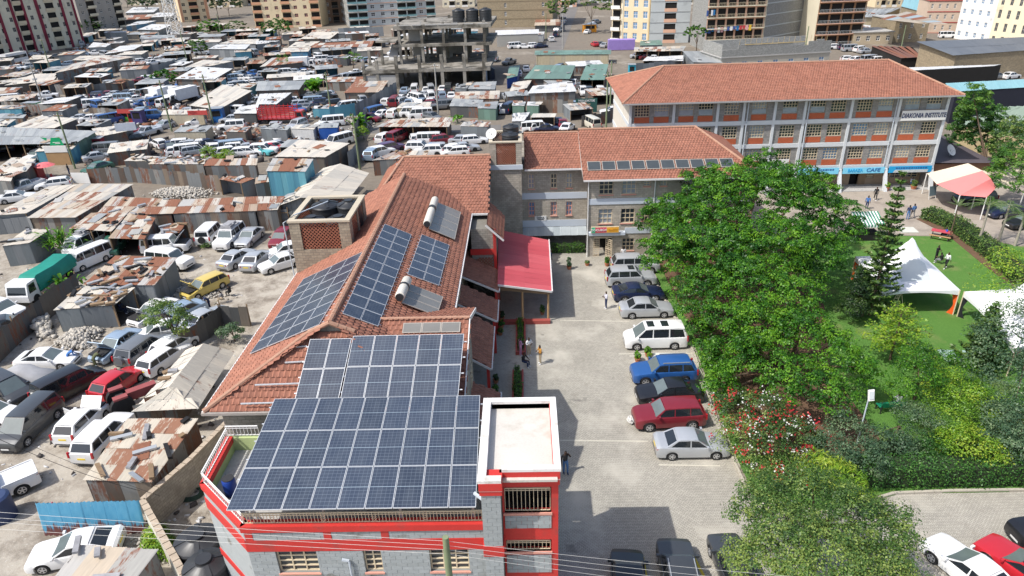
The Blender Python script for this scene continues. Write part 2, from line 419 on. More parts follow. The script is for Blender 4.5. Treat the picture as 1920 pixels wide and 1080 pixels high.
g = MB(); g.prism([(12.6,64.9), (24,67.4), (36,67.4), (46,66.4), (49.5,63.7), (75,62.2), (110,60), (110,84), (12,84)], .002, .05); struct('forecourt', g, FORECOURT)
g = MB()
pts = [(34,29.72), (24,29.72)]+kerbl+[(12.0,64.4)]
for a, b in zip(pts, pts[1:]):
 a, b = Vector((*a, .075)), Vector((*b, .075)); n = max(1, int((b-a).length/1.0)); d = (b-a)/n
 for i in range(n): g.bar(a+d*(i+.012), a+d*(i+.988), .16, .15)
struct('kerb', g, KERB)
g = MB()                                                                   # planting soil beds
g.prism([(13.2,33), (13.4,44), (13.0,63.8), (26,64), (25.5,52), (22,42), (22,33)], .062, .085)
g.prism([(24,30.3), (70,30.3), (70,33.6), (24,33.6)], .062, .085); struct('flower_bed_soil', g, SOIL)
g = MB()
hp = [xy(1730,410), xy(1790,440), xy(1870,505), xy(1950,560)]
for a, b in zip(hp, hp[1:]): g.bar(Vector((*a, .075)), Vector((*b, .075)), 1.7, .03)
struct('hedge_soil', g, SOIL)
g = MB(); g.prism([xy(1000,125), xy(1045,125), xy(1085,10), (45,520), (25,520), xy(1058,10)], .003, .03); struct('street', g, ASPHALT)
g = MB(); g.prism([(-44,118), (-40,118), (-4,116), (-4,121), (-40,124)], .003, .02); struct('yard_track', g, ASPHALT)
LINE = M('worn_line_paint', (.49, .46, .38), .8, var=.3, vsc=4); YLINE = M('yellow_line_paint', (.62, .48, .05), .8, var=.3, vsc=4)
g = MB()
for a, b in (((1050,601),(1180,603)), ((1160,664),(1300,663)), ((1235,872),(1350,874)), ((1050,826),(1215,828)), ((1180,668),(1290,668))):
 a, b = P(*a), P(*b); g.bar((a.x,a.y,.024), (b.x,b.y,.024), .12, .004)
struct('bay_lines', g, LINE)
g = MB()
for a, b in (((1296,1036),(1322,1085)), ((1205,1045),(1212,1085))):
 a, b = P(*a), P(*b); g.bar((a.x,a.y,.024), (b.x,b.y,.024), .14, .004)
struct('yellow_bay_lines', g, YLINE)
# rubble: stones heaped in the yard
STONE = M('rubble_stone', (.44, .41, .36), .9, var=.4, vsc=2.2, fine=.4, bump=.3)
def rubble(pts, n, h, label, smin=.05, smax=.17, z0=0):
 A = np.array([[*xy(*q)] for q in pts]); vs, fs = [], []; cen = A.mean(0)
 cube = np.array([(-1,-1,-1),(1,-1,-1),(1,1,-1),(-1,1,-1),(-1,-1,1),(1,-1,1),(1,1,1),(-1,1,1)], float)
 cf = np.array([(0,3,2,1),(4,5,6,7),(0,1,5,4),(1,2,6,5),(2,3,7,6),(3,0,4,7)])
 for i in range(n):
  w = rng.dirichlet(np.ones(len(A))*.8); q = w @ A; e = np.linalg.norm((q-cen)/(np.ptp(A, axis=0)/2+.01))
  s = rng.uniform(smin, smax); z = z0+max(0, h*(1-e**1.6))*rng.uniform(.55, 1)
  R = np.array(Matrix.Rotation(rng.uniform(0, 6.28), 3, Vector(rng.normal(size=3)).normalized()))
  vs.append((cube*s*rng.uniform(.4, 1, 3)*rng.uniform(.7, 1.2, (8, 1))) @ R.T+[q[0], q[1], z]); fs.append(cf+8*i)
 v = np.concatenate(vs); v[:, 2] = np.maximum(v[:, 2], .003)
 tag(put('rubble_heap', np_mesh('rubble_heap', v, np.concatenate(fs), [STONE])), label, 'rubble', kind='stuff')
rubble([(95,650), (140,612), (205,615), (175,655), (120,665)], 900, .9, 'heap of pale broken stone below the grey sheet shed')
rubble([(262,370), (300,352), (345,350), (430,362), (390,378), (300,380)], 1400, .8, 'long heap of white rubble behind the rusty roof')
rubble([(300,545), (330,510), (420,540), (380,590), (450,560)], 420, .15, 'scattered grey stones around the yellow car', .04, .14)
rubble([(240,1010), (275,1000), (330,1060), (290,1075)], 160, .12, 'stones strewn in grass beside the boundary wall', .04, .12)
rubble([(640,215), (700,215), (705,245), (650,250)], 260, .5, 'scrap and stones by the banana plant', .08, .25)
rubble([(60,600), (90,585), (105,635), (70,640)], 160, .9, 'heap of grey blocks against the tin fence', .12, .3)
# ---------------------------------------------------------------- clay tile roofs: every tile is a piece
t = NT('clay_tile'); p = t.pos()
c = t.mix(t.noise(p, .5, 6, .65), (.245, .10, .068), (.355, .17, .115)); c = t.mix(t.ramp(t.rnd(), [(0,(0,0,0)),(1,(.35,)*3)]), c, (.33, .135, .09))
c = t.mix(t.ramp(t.noise(p, .9, 6, .7), [(.52,(0,0,0)),(.72,(.8,.8,.8))]), c, (.25, .105, .065)); c = t.mix(t.ramp(t.noise(p, 3.5, 4, .7), [(.66,(0,0,0)),(.74,(1,1,1))]), c, (.17, .105, .08))
at = t.n('Attribute'); at.attribute_name = 'tint'; c = t.mix(.4, c, t.ramp(at.outputs['Fac'], [(0,(.3,.3,.3)),(.5,(.5,.5,.5)),(1,(.68,.66,.64))]), 'OVERLAY')
TILE = t.done(c, .8, 0, .3)
t = NT('ridge_tile'); p = t.pos(); TRIDGE = t.done(t.mix(t.noise(p, 2.5, 6, .65), (.30, .15, .10), (.48, .30, .21)), .85, 0, .3)
FASCIA = M('pale_fascia', (.62, .58, .55), .6, var=.12)
GUTTER = M('white_gutter', (.66, .64, .62), .5, var=.1)
def tile_v(w, l):   # one interlocking tile: roll on the left, pan on the right; lower edge raised over the course below
 pr = [(0, .012), (.12, .05), (.3, .055), (.42, .018), (1.0, .012)]
 return np.array([(a*w, 0, h+.032) for a, h in pr]+[(a*w, l, h) for a, h in pr]+[(0, 0, .0), (w, 0, .0)])
TF = np.array([(0,1,6,5), (1,2,7,6), (2,3,8,7), (3,4,9,8), (10,11,4,2)])
TILEME = {}
def tiled(parent, poly, up, tw=.30, tl=.36, indiv=None, far=None, name='tile', bed=TILE, sag=.012):
 """poly: 3D corners of a sloping plane (ccw from above), up: direction up the slope. Lays tiles clipped to the polygon."""
 poly = [Vector(q) for q in poly]; up = Vector(up); n = None
 for i in range(2, len(poly)):
  n = (poly[1]-poly[0]).cross(poly[i]-poly[0])
  if n.length > 1e-4: break
 n.normalize(); n = -n if n.z < 0 else n
 v = (up-n*up.dot(n)).normalized(); u = v.cross(n).normalized(); o = poly[0]
 pp = [((q-o).dot(u), (q-o).dot(v)) for q in poly]
 b = MB(); b.poly([q-n*.03 for q in poly]); wobj(b, 'roof_deck', bed, parent)
 def inside(x, y):
  c = False
  for i in range(len(pp)):
   (x1, y1), (x2, y2) = pp[i], pp[i-1]
   if (y1 > y) != (y2 > y) and x < (x2-x1)*(y-y1)/(y2-y1)+x1: c = not c
  return c
 x0, x1 = min(q[0] for q in pp), max(q[0] for q in pp); y0, y1 = min(q[1] for q in pp), max(q[1] for q in pp)
 cells = []
 for j in range(int((y1-y0)/tl)+1):
  y = y0+j*tl
  for i in range(int((x1-x0)/tw)+1):
   x = x0+i*tw+(.5*tw if j % 2 else 0)
   if inside(x+tw/2, y+tl/2): cells.append((x, y))
 B = tile_v(tw*1.02, tl*1.08); R = np.array([u, v, n]).T; O = np.array(o)
 near = []
 if indiv:
  near = sorted(cells, key=lambda c: (O+R @ np.array([c[0], c[1], 0])-np.array(CAMP)).dot(O+R @ np.array([c[0], c[1], 0])-np.array(CAMP)))[:indiv]
  if (tw, tl) not in TILEME: TILEME[(tw, tl)] = np_mesh('tile', B, TF[:4], [TILE], col=np.full(4, .5))
  inv = pmat(parent).inverted()
  for (x, y) in near:
   q = o+u*x+v*y+n*random.uniform(-.004, .01)
   put(name, TILEME[(tw, tl)], parent, M=inv @ affine(q, u, v, n))
 ns = set(near); rest = [c for c in cells if c not in ns]
 if rest:
  K = len(rest); X = np.array(rest); lf = rng.uniform(-.006, .012, K)
  V = np.zeros((K, 12, 3)); V[:] = B; V[:, :, 0] += X[:, None, 0]; V[:, :, 1] += X[:, None, 1]; V[:, :, 2] += lf[:, None]
  W = V.reshape(-1, 3) @ R.T+O; Fc = (np.arange(K)[:, None, None]*12+TF[None]).reshape(-1, 4)
  ob = put('roof_tiles', np_mesh('roof_tiles', W-np.array(parent.location), Fc, [TILE], col=np.repeat(rng.random(K), 5)), parent); ob['kind'] = 'stuff'
def ridge(parent, a, b, r=.13, step=.42):
 a, b = Vector(a), Vector(b); n = max(1, int((b-a).length/step)); d = (b-a)/n; mb = MB()
 for i in range(n): mb.tube([a+d*i, a+d*(i+1.06)], [r*1.1, r*.92], 8)
 wobj(mb, 'ridge_tiles', TRIDGE, parent, 40, 'stuff')
def gutter(parent, a, b, w=.13, mat=None):
 mb = MB(); mb.bar(a, b, w, .15); return rel(parent, mb).obj('gutter', mat or GUTTER, parent)
# ---------------------------------------------------------------- red and grey front building with its terrace
RED = M('red_wall_paint', (.54, .036, .03), .6, var=.2, vsc=.9, fine=.15, stain=(.38, .05, .042), stsc=.9, stth=.58)
PINK = M('pink_sill_paint', (.62, .30, .23), .7, var=.12)
PALEPINK = M('pale_pink_cornice', (.72, .42, .38), .7, var=.1)  # pale pink of the thin cornice lines
BLOCKS = MBLOCK('grey_dressed_block', (.36, .385, .39), (.29, .31, .315), (.20, .205, .20), .46, .205, .012)
t = NT('grey_block'); p = t.pos(); c = t.mix(t.noise(p, 3, 6, .65), (.29, .32, .325), (.44, .465, .47)); c = t.mix(t.ramp(t.rnd(), [(0,(0,0,0)),(1,(.6,)*3)]), c, (.27,.29,.285))
c = t.mix(t.ramp(t.noise(p, 1.1, 6, .65), [(.60,(0,0,0)),(.7,(1,1,1))]), c, (.18,.18,.16)); t.bump(t.noise(p, 12, 4, .65), .5, .02); GBLOCK = t.done(c, .85, 0, .3)
SCREED = M('pale_roof_screed', (.55, .52, .47), .8, var=.15, vsc=.6, fine=.15, stain=(.45, .42, .36), stsc=.7, stth=.6)
MORTAR = M('wall_mortar', (.22, .22, .205), .95)
LIME = M('lime_plaster', (.42, .50, .23), .8, var=.15)
Y0, YT, YP = 20.65, 20.9, 20.25           # main facade, right-hand bay, projecting pier
fb = thing('front_building', 'grey block and red painted building carrying the large solar array over its terrace', 'building', (-6.5, 24, 0))
def blockwork(face, x0, x1, z0, z1, holes=(), bw=.46, bh=.205, name='block', n_ind=150, cnt=[0]):
 """walling of separate blocks in running bond, leaving the openings free"""
 cells = []
 for j in range(int(math.ceil((z1-z0)/bh-1e-6))):
  za, zb = z0+j*bh, min(z1, z0+(j+1)*bh); x = x0-(bw/2 if j % 2 else 0)
  while x < x1-.02:
   a, b = max(x, x0), min(x+bw, x1); x += bw
   segs = [(a, b)]
   for h in holes:
    if h[2] < (za+zb)/2 < h[3]:
     segs = [s for (p_, q_) in segs for s in ((p_, min(q_, h[0])), (max(p_, h[1]), q_)) if s[1]-s[0] > .03]
   cells += [(p_, q_, za, zb) for p_, q_ in segs if q_-p_ > .03]
 MEM = WIN
 rest = MB(); k = 0
 for (a, b, za, zb) in cells:
  w, h = round(b-a-.012, 3), round(zb-za-.012, 3); d = random.uniform(0, .014)
  if cnt[0] < 300 and za > 3.5 and k < n_ind:
   key = ('blk', w, h)
   if key not in MEM: q = MB(); q.box(0, w, 0, .06, 0, h); MEM[key] = q.mesh('block', [GBLOCK])
   face.put(name, MEM[key], a+.006, -d-.03, za+.006); cnt[0] += 1; k += 1
  else: rest.box(a+.006, a+.006+w, -d-.03, .03, za+.006, za+.006+h)
 if rest.v: face.mb('blockwork', rest, GBLOCK, kind='stuff')
# main facade: ground part below the frame, blocks, red band, windows
f = Face(fb, (-12.0, Y0, 0))
XW = 10.1                                  # facade runs x 0..10.1 (world -12 .. -1.9)
wins = [(1.15, 2.88, 4.62, 5.86), (4.86, 5.62, 4.62, 5.86), (7.66, 9.32, 4.62, 5.86)]
lowins = [(a, b, 1.3, 2.6) for a, b, _, _ in wins]
b = MB(); wall_holes(b, XW, 7.3, wins+lowins, .2, 0); f.mb('wall', b, MORTAR)
b = MB(); wall_holes(b, XW, 5.95, wins+lowins, .0, 0, 0);
blockwork(f, 0, XW, 3.1, 5.93, wins, n_ind=170)
blockwork(f, 0, XW, 0.0, 3.1, lowins, n_ind=0)
for i, (a, c, z0, z1) in enumerate(wins+lowins): window(f, a, c, z0, z1, .1, (3, 2, 3)[i % 3], 4, bw=.055, sill=PINK)
b = MB(); b.box(-.02, XW, -.055, .02, 5.93, 6.56);
for x in (3.35, 5.75, .05): b.box(x, x+.32, -.05, .02, 6.56, 7.06)
f.each('red_band', b, RED)
blockwork(f, 0, XW, 6.56, 7.06, [(3.35, 3.67, 6, 8), (5.75, 6.07, 6, 8), (.05, .37, 6, 8)], n_ind=60)
b = MB(); b.box(-.05, XW, -.10, .34, 7.06, 7.38); f.mb('red_ledge', b, RED)
def railing(face, x0, x1, z0, z1, y=.12, step=.14, name='railing', mat=CREAMF, motif=True):
 b = MB(); b.box(x0, x1, y-.03, y+.03, z1-.05, z1); b.box(x0, x1, y-.02, y+.02, z0, z0+.03); b.box(x0, x1, y-.015, y+.015, z1-.16, z1-.13)
 n = int((x1-x0)/step);
 for i in range(n+1):
  x = x0+(x1-x0)*i/n; b.box(x-.011, x+.011, y-.011, y+.011, z0, z1-.03)
 if motif:
  for i in range(8, n-3, 15):
   x = x0+(x1-x0)*(i+.5)/n
   for k in range(3):
    z = z0+.06+.11*k
    b.bar((x, y, z), (x-.12, y, z+.13), .016); b.bar((x, y, z), (x+.12, y, z+.13), .016)
 return face.mb(name, b, mat)
railing(f, .1, XW, 7.39, 7.95)
b = MB()
for x, r in ((4.25, .05), (10.12, .07)):
 b.tube([(x, -.13, 0), (x, -.13, 5.4 if x < 5 else 8.7)], r, 8)
b.bar((4.25, -.13, 5.42), (3.95, -.13, 5.5), .09); b.bar((10.12, -.13, 8.7), (9.7, .2, 8.8), .1); f.each('downpipe', b, PVC, 40)
# chamfered left corner and left wall of the terrace
C0, C1, C2 = Vector((-12.0, Y0, 0)), Vector((-14.75, 23.2, 0)), Vector((-14.85, 26.4, 0))
for a, c in ((C1, C0), (C2, C1)):
 d = c-a; L = d.length; rz = math.atan2(d.y, d.x); g = Face(fb, a, rz)
 b = MB(); b.box(0, L, 0, .22, 0, 7.06); g.mb('wall', b, GBLOCK)
 b = MB(); b.box(-.02, L+.02, -.04, .0, 5.93, 6.56); b.box(-.02, L+.02, -.04, 0, 3.0, 3.4); g.each('red_band', b, RED)
 b = MB(); b.box(-.04, L+.04, -.06, .3, 7.06, 7.38); g.mb('red_ledge', b, RED)
 b = MB(); b.box(0, L, .23, .27, 6.5, 7.3); g.mb('lime_inner_face', b, LIME)
 railing(g, .03, L-.03, 7.39, 7.95, motif=False, mat=WHITE, step=.17)
g = Face(fb, (-14.85, 26.4, 0), 0)
b = MB(); b.box(0, 12.7, 0, .2, 0, 7.3); g.each('rear_wall', b, LIME)
railing(g, 0, 1.6, 7.39, 7.95, motif=False, mat=WHITE, step=.17)
b = MB(); b.prism([(-12, Y0+.25), (-2, Y0+.25), (-2, 26.4), (-14.6, 26.4), (-14.5, 23.3)], 6.45, 6.55); wobj(b, 'terrace_slab', CEMENT, fb)
# right-hand bay with flat roof
f = Face(fb, (-1.18, YT, 0)); W = 2.28
op = [(.08, 2.0, 7.66, 9.02), (.08, 2.0, 5.45, 6.12), (.08, 2.0, 2.4, 3.8)]
b = MB(); wall_holes(b, W, 9.2, op, .25); f.mb('wall', b, RED)
for (x0, x1, z0, z1) in op:
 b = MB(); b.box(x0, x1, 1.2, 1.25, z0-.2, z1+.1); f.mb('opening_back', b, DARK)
 railing(f, x0+.03, x1-.05, z0+.02, z0+(.55 if z1-z0 < 1 else 1.25), y=.1, step=.16)
 b = MB(); b.box(x0-.05, x1+.03, -.06, .2, z0-.12, z0); f.mb('sill', b, PINK)
for (z0, z1) in ((6.8, 7.5), (4.2, 5.25), (.8, 2.2)): blockwork(f, .08, 2.0, z0, z1, n_ind=24)
b = MB(); b.box(-.06, W+.05, -.1, .06, 9.2, 9.45); b.box(-.06, W+.02, -.04, .05, 9.45, 9.52); b.box(-.06, W+.06, -.14, .05, 9.55, 9.92); f.each('red_cornice', b, RED)
b = MB(); b.box(-.07, W+.07, -.15, .05, 9.50, 9.55); f.mb('cornice_line', b, PALEPINK)
f = Face(fb, (-1.98, YP, 0));
b = MB(); b.box(.02, .78, .03, .9, 0, 9.3); f.mb('pier', b, MORTAR)
blockwork(f, .02, .78, 3.1, 9.28, n_ind=60, bw=.38)
b = MB(); b.box(-.03, .83, -.06, .6, 5.93, 6.5); b.box(-.03, .83, -.06, .6, 2.9, 3.5); f.each('red_band', b, RED)
b = MB(); b.box(-.04, .84, -.09, .7, 9.28, 9.5); b.box(-.06, .86, -.13, .7, 9.55, 9.92); f.each('red_cornice', b, RED)
b = MB(); b.box(-.05, .85, -.11, .7, 9.5, 9.55); f.mb('cornice_line', b, PALEPINK)
f = Face(fb, (1.1, YT, 0), rad(90));
b = MB(); b.box(.012, 4.55, 0, .2, 0, 9.92); f.mb('east_wall', b, RED)
f = Face(fb, (1.1, 25.45, 0), rad(180)); b = MB(); b.box(.012, 3.06, -.012, .2, 0, 9.91); f.each('rear_wall', b, GBLOCK)
f = Face(fb, (-1.98, 25.45, 0), rad(-90)); b = MB(); b.box(0, 5.1, 0, .2, 6.5, 9.92); f.mb('west_wall', b, GBLOCK)
b = MB(); b.box(-1.9, 1.05, 20.6, 25.4, 9.55, 9.66); wobj(b, 'flat_roof', SCREED, fb)
b = MB(); z0, z1 = 9.925, 10.06
for q in ((-2.08, -1.74, YP-.12, 25.55), (.92, 1.2, YT-.14, 25.55), (-1.735, .915, 25.25, 25.55), (-1.735, -1.15, YP-.12, YP+.2), (-1.145, .915, YT-.14, YT+.12)): b.box(*q, z0, z1)
for q in ((-1.76, -1.74, YP+.2, 25.25), (.92, .94, YT+.12, 25.25), (-1.7, .9, 25.25, 25.27)): b.box(*q, 9.66, 9.924)
each(b, 'white_parapet_cap', M('parapet_white', (.72, .70, .67), .7, var=.1, stain=(.50, .47, .42), stsc=1.3, stth=.6), fb)
f = Face(fb, (-1.1, YT, 0)); b = MB(); b.tube([(-.16, -.1, 0), (-.16, -.1, 9.3)], .05, 8); f.each('downpipe', b, PVC, 40)
# ---------------------------------------------------------------- solar arrays
def pv_mat(name, cell, line, nx, ny, bus=True, rough=.22):
 t = NT(name); o = t.obj(); s = t.n('SeparateXYZ'); t.l(o, s.inputs[0]); r = t.rnd()
 def grid(v, n, w):
  q = t.math('FRACT', t.math('MULTIPLY', v, n)); return t.math('MAXIMUM', t.math('LESS_THAN', q, w), t.math('GREATER_THAN', q, 1-w))
 g = t.math('MAXIMUM', grid(s.outputs[0], nx, .035), grid(s.outputs[1], ny, .05))
 mid = t.math('LESS_THAN', t.math('ABSOLUTE', t.math('SUBTRACT', s.outputs[1], .5)), .005)
 w = t.math('MULTIPLY', r, 50.)
 cc = t.mix(t.ramp(t.rnd(), [(0,(0,0,0)),(1,(1,1,1))]), cell, mul(cell, 1.35))
 dust = t.ramp(t.noise(o, 2.0, 6, .6, w=w), [(.4,(0,0,0)),(.8,(.25,)*3)]); cc = t.mix(dust, cc, (.17, .19, .21))
 c = t.mix(t.math('MULTIPLY', g, .3), cc, line)
 if bus: c = t.mix(mid, c, (.34, .42, .48))
 m = t.done(c, rough, 0, .55); return m
PV1 = pv_mat('solar_cells_blue', (.034, .044, .066), (.30, .36, .42), 6, 12)
PV2 = pv_mat('solar_cells_dark', (.028, .039, .062), (.16, .20, .27), 6, 6, False)
ALU = M('aluminium_frame', (.64, .66, .68), .4, .3, var=.05, pos=False)
def panel_mesh(w, l, fr=.022):
 b = MB(); b.poly([(0,0,.03),(1,0,.03),(1,1,.03),(0,1,.03)]); me = b.mesh('solar_panel', [PV1])
 f_ = MB(); fw, fl = fr/w, fr/l
 for q in ((0, fw, 0, 1), (1-fw, 1, 0, 1), (fw, 1-fw, 0, fl), (fw, 1-fw, 1-fl, 1)): f_.box(*q, -.01, .038)
 return me, f_.mesh('frame', [ALU])
def solar(label, A, B, D, nx, ny, mat=PV1, gap=.02, pw=1.13, pl=2.25, skip=(), rails=True, name='solar_array', posts=None):
 """rectangular array: A lower left, B lower right, D upper left"""
 A, B, D = Vector(A), Vector(B), Vector(D); c = (A+B+D+(B+D-A))/4
 par = thing(name, label, 'solar array', (c.x, c.y, min(A.z, D.z)-.05), group='roof solar arrays')
 inv = pmat(par).inverted(); U = (B-A)/nx; V = (D-A)/ny; n = U.cross(V).normalized(); me, fm = panel_mesh(U.length, V.length)
 ux = U*(1-gap/U.length); vy = V*(1-gap/V.length)
 for j in range(ny):
  for i in range(nx):
   if (i, j) in skip: continue
   p = A+U*i+V*j+n*random.uniform(0, .008)
   o = put('solar_panel', me, par, M=inv @ affine(p, ux, vy, n), mats=[mat]); put('frame', fm, o)
 b = MB()
 if rails:
  for j in range(ny):
   for q in (.25, .75):
    a = A+V*(j+q)-n*.06; b.bar(a-U*.12, a+(B-A)+U*.12, .05, .05, up=n)
  each(b, 'mounting_rail', ALU, par)
 if posts:
  b = MB()
  for (x, y, z) in posts:
   s = (Vector((x, y, 0))-A); k = (s.x*V.x+s.y*V.y)/(V.x**2+V.y**2); zt = A.z+V.z*k-.1
   b.box(x-.05, x+.05, y-.05, y+.05, z, zt)
  each(b, 'post', STEEL, par)
 return par
SLZ = 8.55
solar('wide dusty blue solar array on posts over the front terrace', (-12.25, 20.35, 8.50), (-2.18, 20.35, 8.50), (-12.42, 27.25, 8.98), 9, 3, gap=.03,
  posts=[(x, y, 6.55) for x in (-11.8, -8.6, -5.4, -2.4) for y in (21.0, 23.6, 26.1)])
# canopy steel under the array
# ---------------------------------------------------------------- long hostel wing with clay tile roof
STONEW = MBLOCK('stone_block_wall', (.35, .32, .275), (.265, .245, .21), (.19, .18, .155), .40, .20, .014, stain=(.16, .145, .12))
STONEL = MBLOCK('sunlit_stone_wall', (.46, .41, .34), (.36, .325, .27), (.26, .24, .205), .40, .20, .014, stain=(.28, .25, .205))  # paler copy of the stone wall, sunlight put into its colour
BANDP = M('pale_blue_grey_band', (.52, .57, .63), .6, var=.07)
lw = thing('hostel_wing', 'long stone hostel wing with orange clay tile roof and rooftop panels', 'building', (-10.5, 43, 0))
XL, XR, XM, ZE, ZR = -16.35, -4.65, -10.4, 7.95, 11.0
YF, YR0, YR1 = 27.65, 31.3, 57.0
sl = (ZR-ZE)/(XR-XM)
b = MB(); b.box(XL+.55, XR-.55, YF+.6, 57, 0, ZE); wobj(b, 'wall', STONEW, lw)
# east and west slopes
tiled(lw, [(XR, YF, ZE), (XR, 58.5, ZE), (XM, 57.0, ZR), (XM, YR0, ZR)], (-1, 0, sl), indiv=60)
tiled(lw, [(XL, 52.5, ZE), (XL, YF, ZE), (XM, YR0, ZR), (XM, 57.0, ZR), (-14.3, 57.2, 9.0)], (1, 0, sl), indiv=60)
zg = ZE+(YR0-YF)*(ZR-ZE)/(YR0-YF+1.6)                    # hip face stops at a small gablet
tiled(lw, [(XL, YF, ZE), (XR, YF, ZE), (XM+1.2, YR0-.1, zg+.3), (XM-1.2, YR0-.1, zg+.3)], (0, 1, .62), indiv=160)
b = MB(); b.poly([(XM-1.15, YR0-.02, zg+.25), (XM+1.15, YR0-.02, zg+.25), (XM, YR0-.02, ZR-.05)]); wobj(b, 'gablet', STONEW, lw)
ridge(lw, (XM, YR0-.2, ZR+.04), (XM, 57.0, ZR+.04), .16); ridge(lw, (XL, YF, ZE+.05), (XM-1.2, YR0-.1, zg+.36)); ridge(lw, (XM-1.2, YR0-.1, zg+.36), (XM, YR0-.25, ZR+.06)); ridge(lw, (XM+1.2, YR0-.1, zg+.36), (XM, YR0-.25, ZR+.06))
gutter(lw, (XR+.06, YF, ZE-.06), (XR+.06, 56, ZE-.06)); gutter(lw, (XL-.1, YF-.06, ZE-.06), (XR, YF-.06, ZE-.06), .13, M('dull_gutter', (.36, .33, .30), .6)); gutter(lw, (XL-.06, YF, ZE-.06), (XL-.06, 52, ZE-.06))
# cross gable running out to the court
GX, GY, GZ = -3.26, 33.4, 9.85
tiled(lw, [(-9.6, 27.5, 7.9), (GX, 27.5, 7.9), (GX, GY, GZ), (-8.25, GY, GZ)], (0, 1, .33))
tiled(lw, [(GX, GY, GZ), (GX, 37.6, 8.2), (-5.1, 37.6, 8.2), (-8.25, GY, GZ)], (0, -1, .4))
ridge(lw, (-8.25, GY, GZ+.05), (GX, GY, GZ+.05), .12)
b = MB(); b.bar((GX+.03, 27.4, 7.9), (GX+.03, GY, GZ-.04), .06, .22); b.bar((GX+.03, 37.6, 8.15), (GX+.03, GY, GZ-.04), .06, .22); each(b, 'barge_board', GUTTER, lw)
b = MB(); b.prism([(-9, 28.2), (-3.6, 28.2), (-3.6, 37.2), (-9, 37.2)], 0, 8.0); b.poly([(-3.6, 28.2, 8), (-3.6, 37.2, 8), (-3.6, GY, GZ-.15)]); wobj(b, 'gable_wall', STONEW, lw)
fe = Face(lw, (-3.6, 28.2, 0), rad(90))
for y0 in (.8, 4.2, 7.0): window(fe, y0, y0+1.1, 1.0, 2.2, -.04, 2, 3); window(fe, y0, y0+1.1, 3.8, 5.0, -.04, 2, 3)
fe = Face(lw, (XR-.55, 37.4, 0), rad(90))
for y0 in (1.5, 5.0, 8.5, 12.0, 15.0):
 for z0 in (1.0, 3.7, 6.2): window(fe, y0, y0+1.2, z0, z0+1.2, -.05, 2, 3)
# lean-to tiled canopies along the court side
for (ya, yb, z0, z1, x1, post) in ((38.8, 44.5, 2.9, 4.6, -2.55, 1), (45.2, 48.6, 3.0, 4.5, -2.35, 1), (32.2, 36.2, 2.8, 4.4, -1.85, 1), (49.0, 54.5, 3.6, 5.0, -2.3, 0)):
 tiled(lw, [(x1, ya, z0), (x1, yb, z0), (-5.2, yb, z1), (-5.2, ya, z1)], (-1, 0, .6)); gutter(lw, (x1+.05, ya, z0-.05), (x1+.05, yb, z0-.05))
 b = MB()
 for y in (ya+.2, yb-.2): b.box(x1-.3, x1-.1, y-.1, y+.1, 0, z0)
 each(b, 'canopy_post', RED, lw)
 gutter(lw, (x1, ya-.04, z0-.05), (-5.2, ya-.04, z1-.05), .05)
b = MB(); b.box(-4.6, -2.6, 53.0, 57.6, 0, 7.4); wobj(b, 'stair_tower', STONEW, lw)
b = MB(); b.box(-4.7, -2.5, 52.85, 52.98, 2.6, 3.2); b.box(-4.7, -2.5, 52.85, 52.98, 5.1, 5.6); b.box(-2.75, -2.5, 52.84, 52.99, 0, 7.4); each(b, 'red_band', RED, lw)
tiled(lw, [(-1.9, 52.6, 6.6), (-1.9, 58, 6.6), (-3.2, 58, 8.0), (-3.2, 52.6, 8.0)], (-1, 0, 1.0)); gutter(lw, (-3.3, 52.5, 7.9), (-1.85, 52.5, 6.5), .06)
LATT = M('terracotta_lattice', (.30, .115, .07), .85, var=.25)
def lattice(par, face, x0, x1, z0, z1, y=.0, s=.26, name='lattice_screen'):
 b = MB(); w, h = x1-x0, z1-z0; k = int((w+h)/s)
 for i in range(1, k):
  q = i*s
  a, c = (max(0, q-h), min(q, h)), (min(q, w), max(0, q-w)); b.bar((x0+a[0], y, z0+a[1]), (x0+c[0], y, z0+c[1]), .06, .09, up=(0, 1, 0))
  a, c = (max(0, q-h), h-min(q, h)), (min(q, w), h-max(0, q-w)); b.bar((x0+a[0], y+.01, z0+a[1]), (x0+c[0], y+.01, z0+c[1]), .06, .09, up=(0, 1, 0))
 return face.mb(name, b, LATT)
fs = Face(lw, (-4.55, 52.97, 0)); lattice(lw, fs, .4, 1.7, 3.4, 4.8, -.03)
# rear cross wing
tiled(lw, [(-13.6, 55.2, 7.95), (-3.2, 55.2, 7.95), (-3.2, 62.2, 11.05), (-11.2, 62.2, 11.05)], (0, 1, .43)); tiled(lw, [(-14.2, 69, 7.95), (-13.9, 55.2, 7.95), (-11.2, 62.2, 11.05)], (1, 0, .9))
tiled(lw, [(-3.2, 62.2, 11.05), (-3.2, 69, 7.95), (-14.2, 69, 7.95), (-11.2, 62.2, 11.05)], (0, -1, .43))
ridge(lw, (-11.2, 62.2, 11.1), (-3.2, 62.2, 11.1)); ridge(lw, (-11.2, 62.2, 11.1), (-13.9, 55.4, 8.05)); b = MB(); b.box(-13.5, -3.3, 56, 68.6, 0, 7.9); each(b, 'rear_wall', STONEW, lw); gutter(lw, (-5, 55.15, 7.9), (-3.2, 55.15, 7.9))
b = MB(); q = P(747, 318, 9.9); b.tube([(q.x, q.y, 9.3), (q.x, q.y, 10.3)], .1, 8); b.tube([(q.x, q.y, 10.3), (q.x, q.y, 10.45)], .16, 8); wobj(b, 'vent_pipe', STEEL, lw)
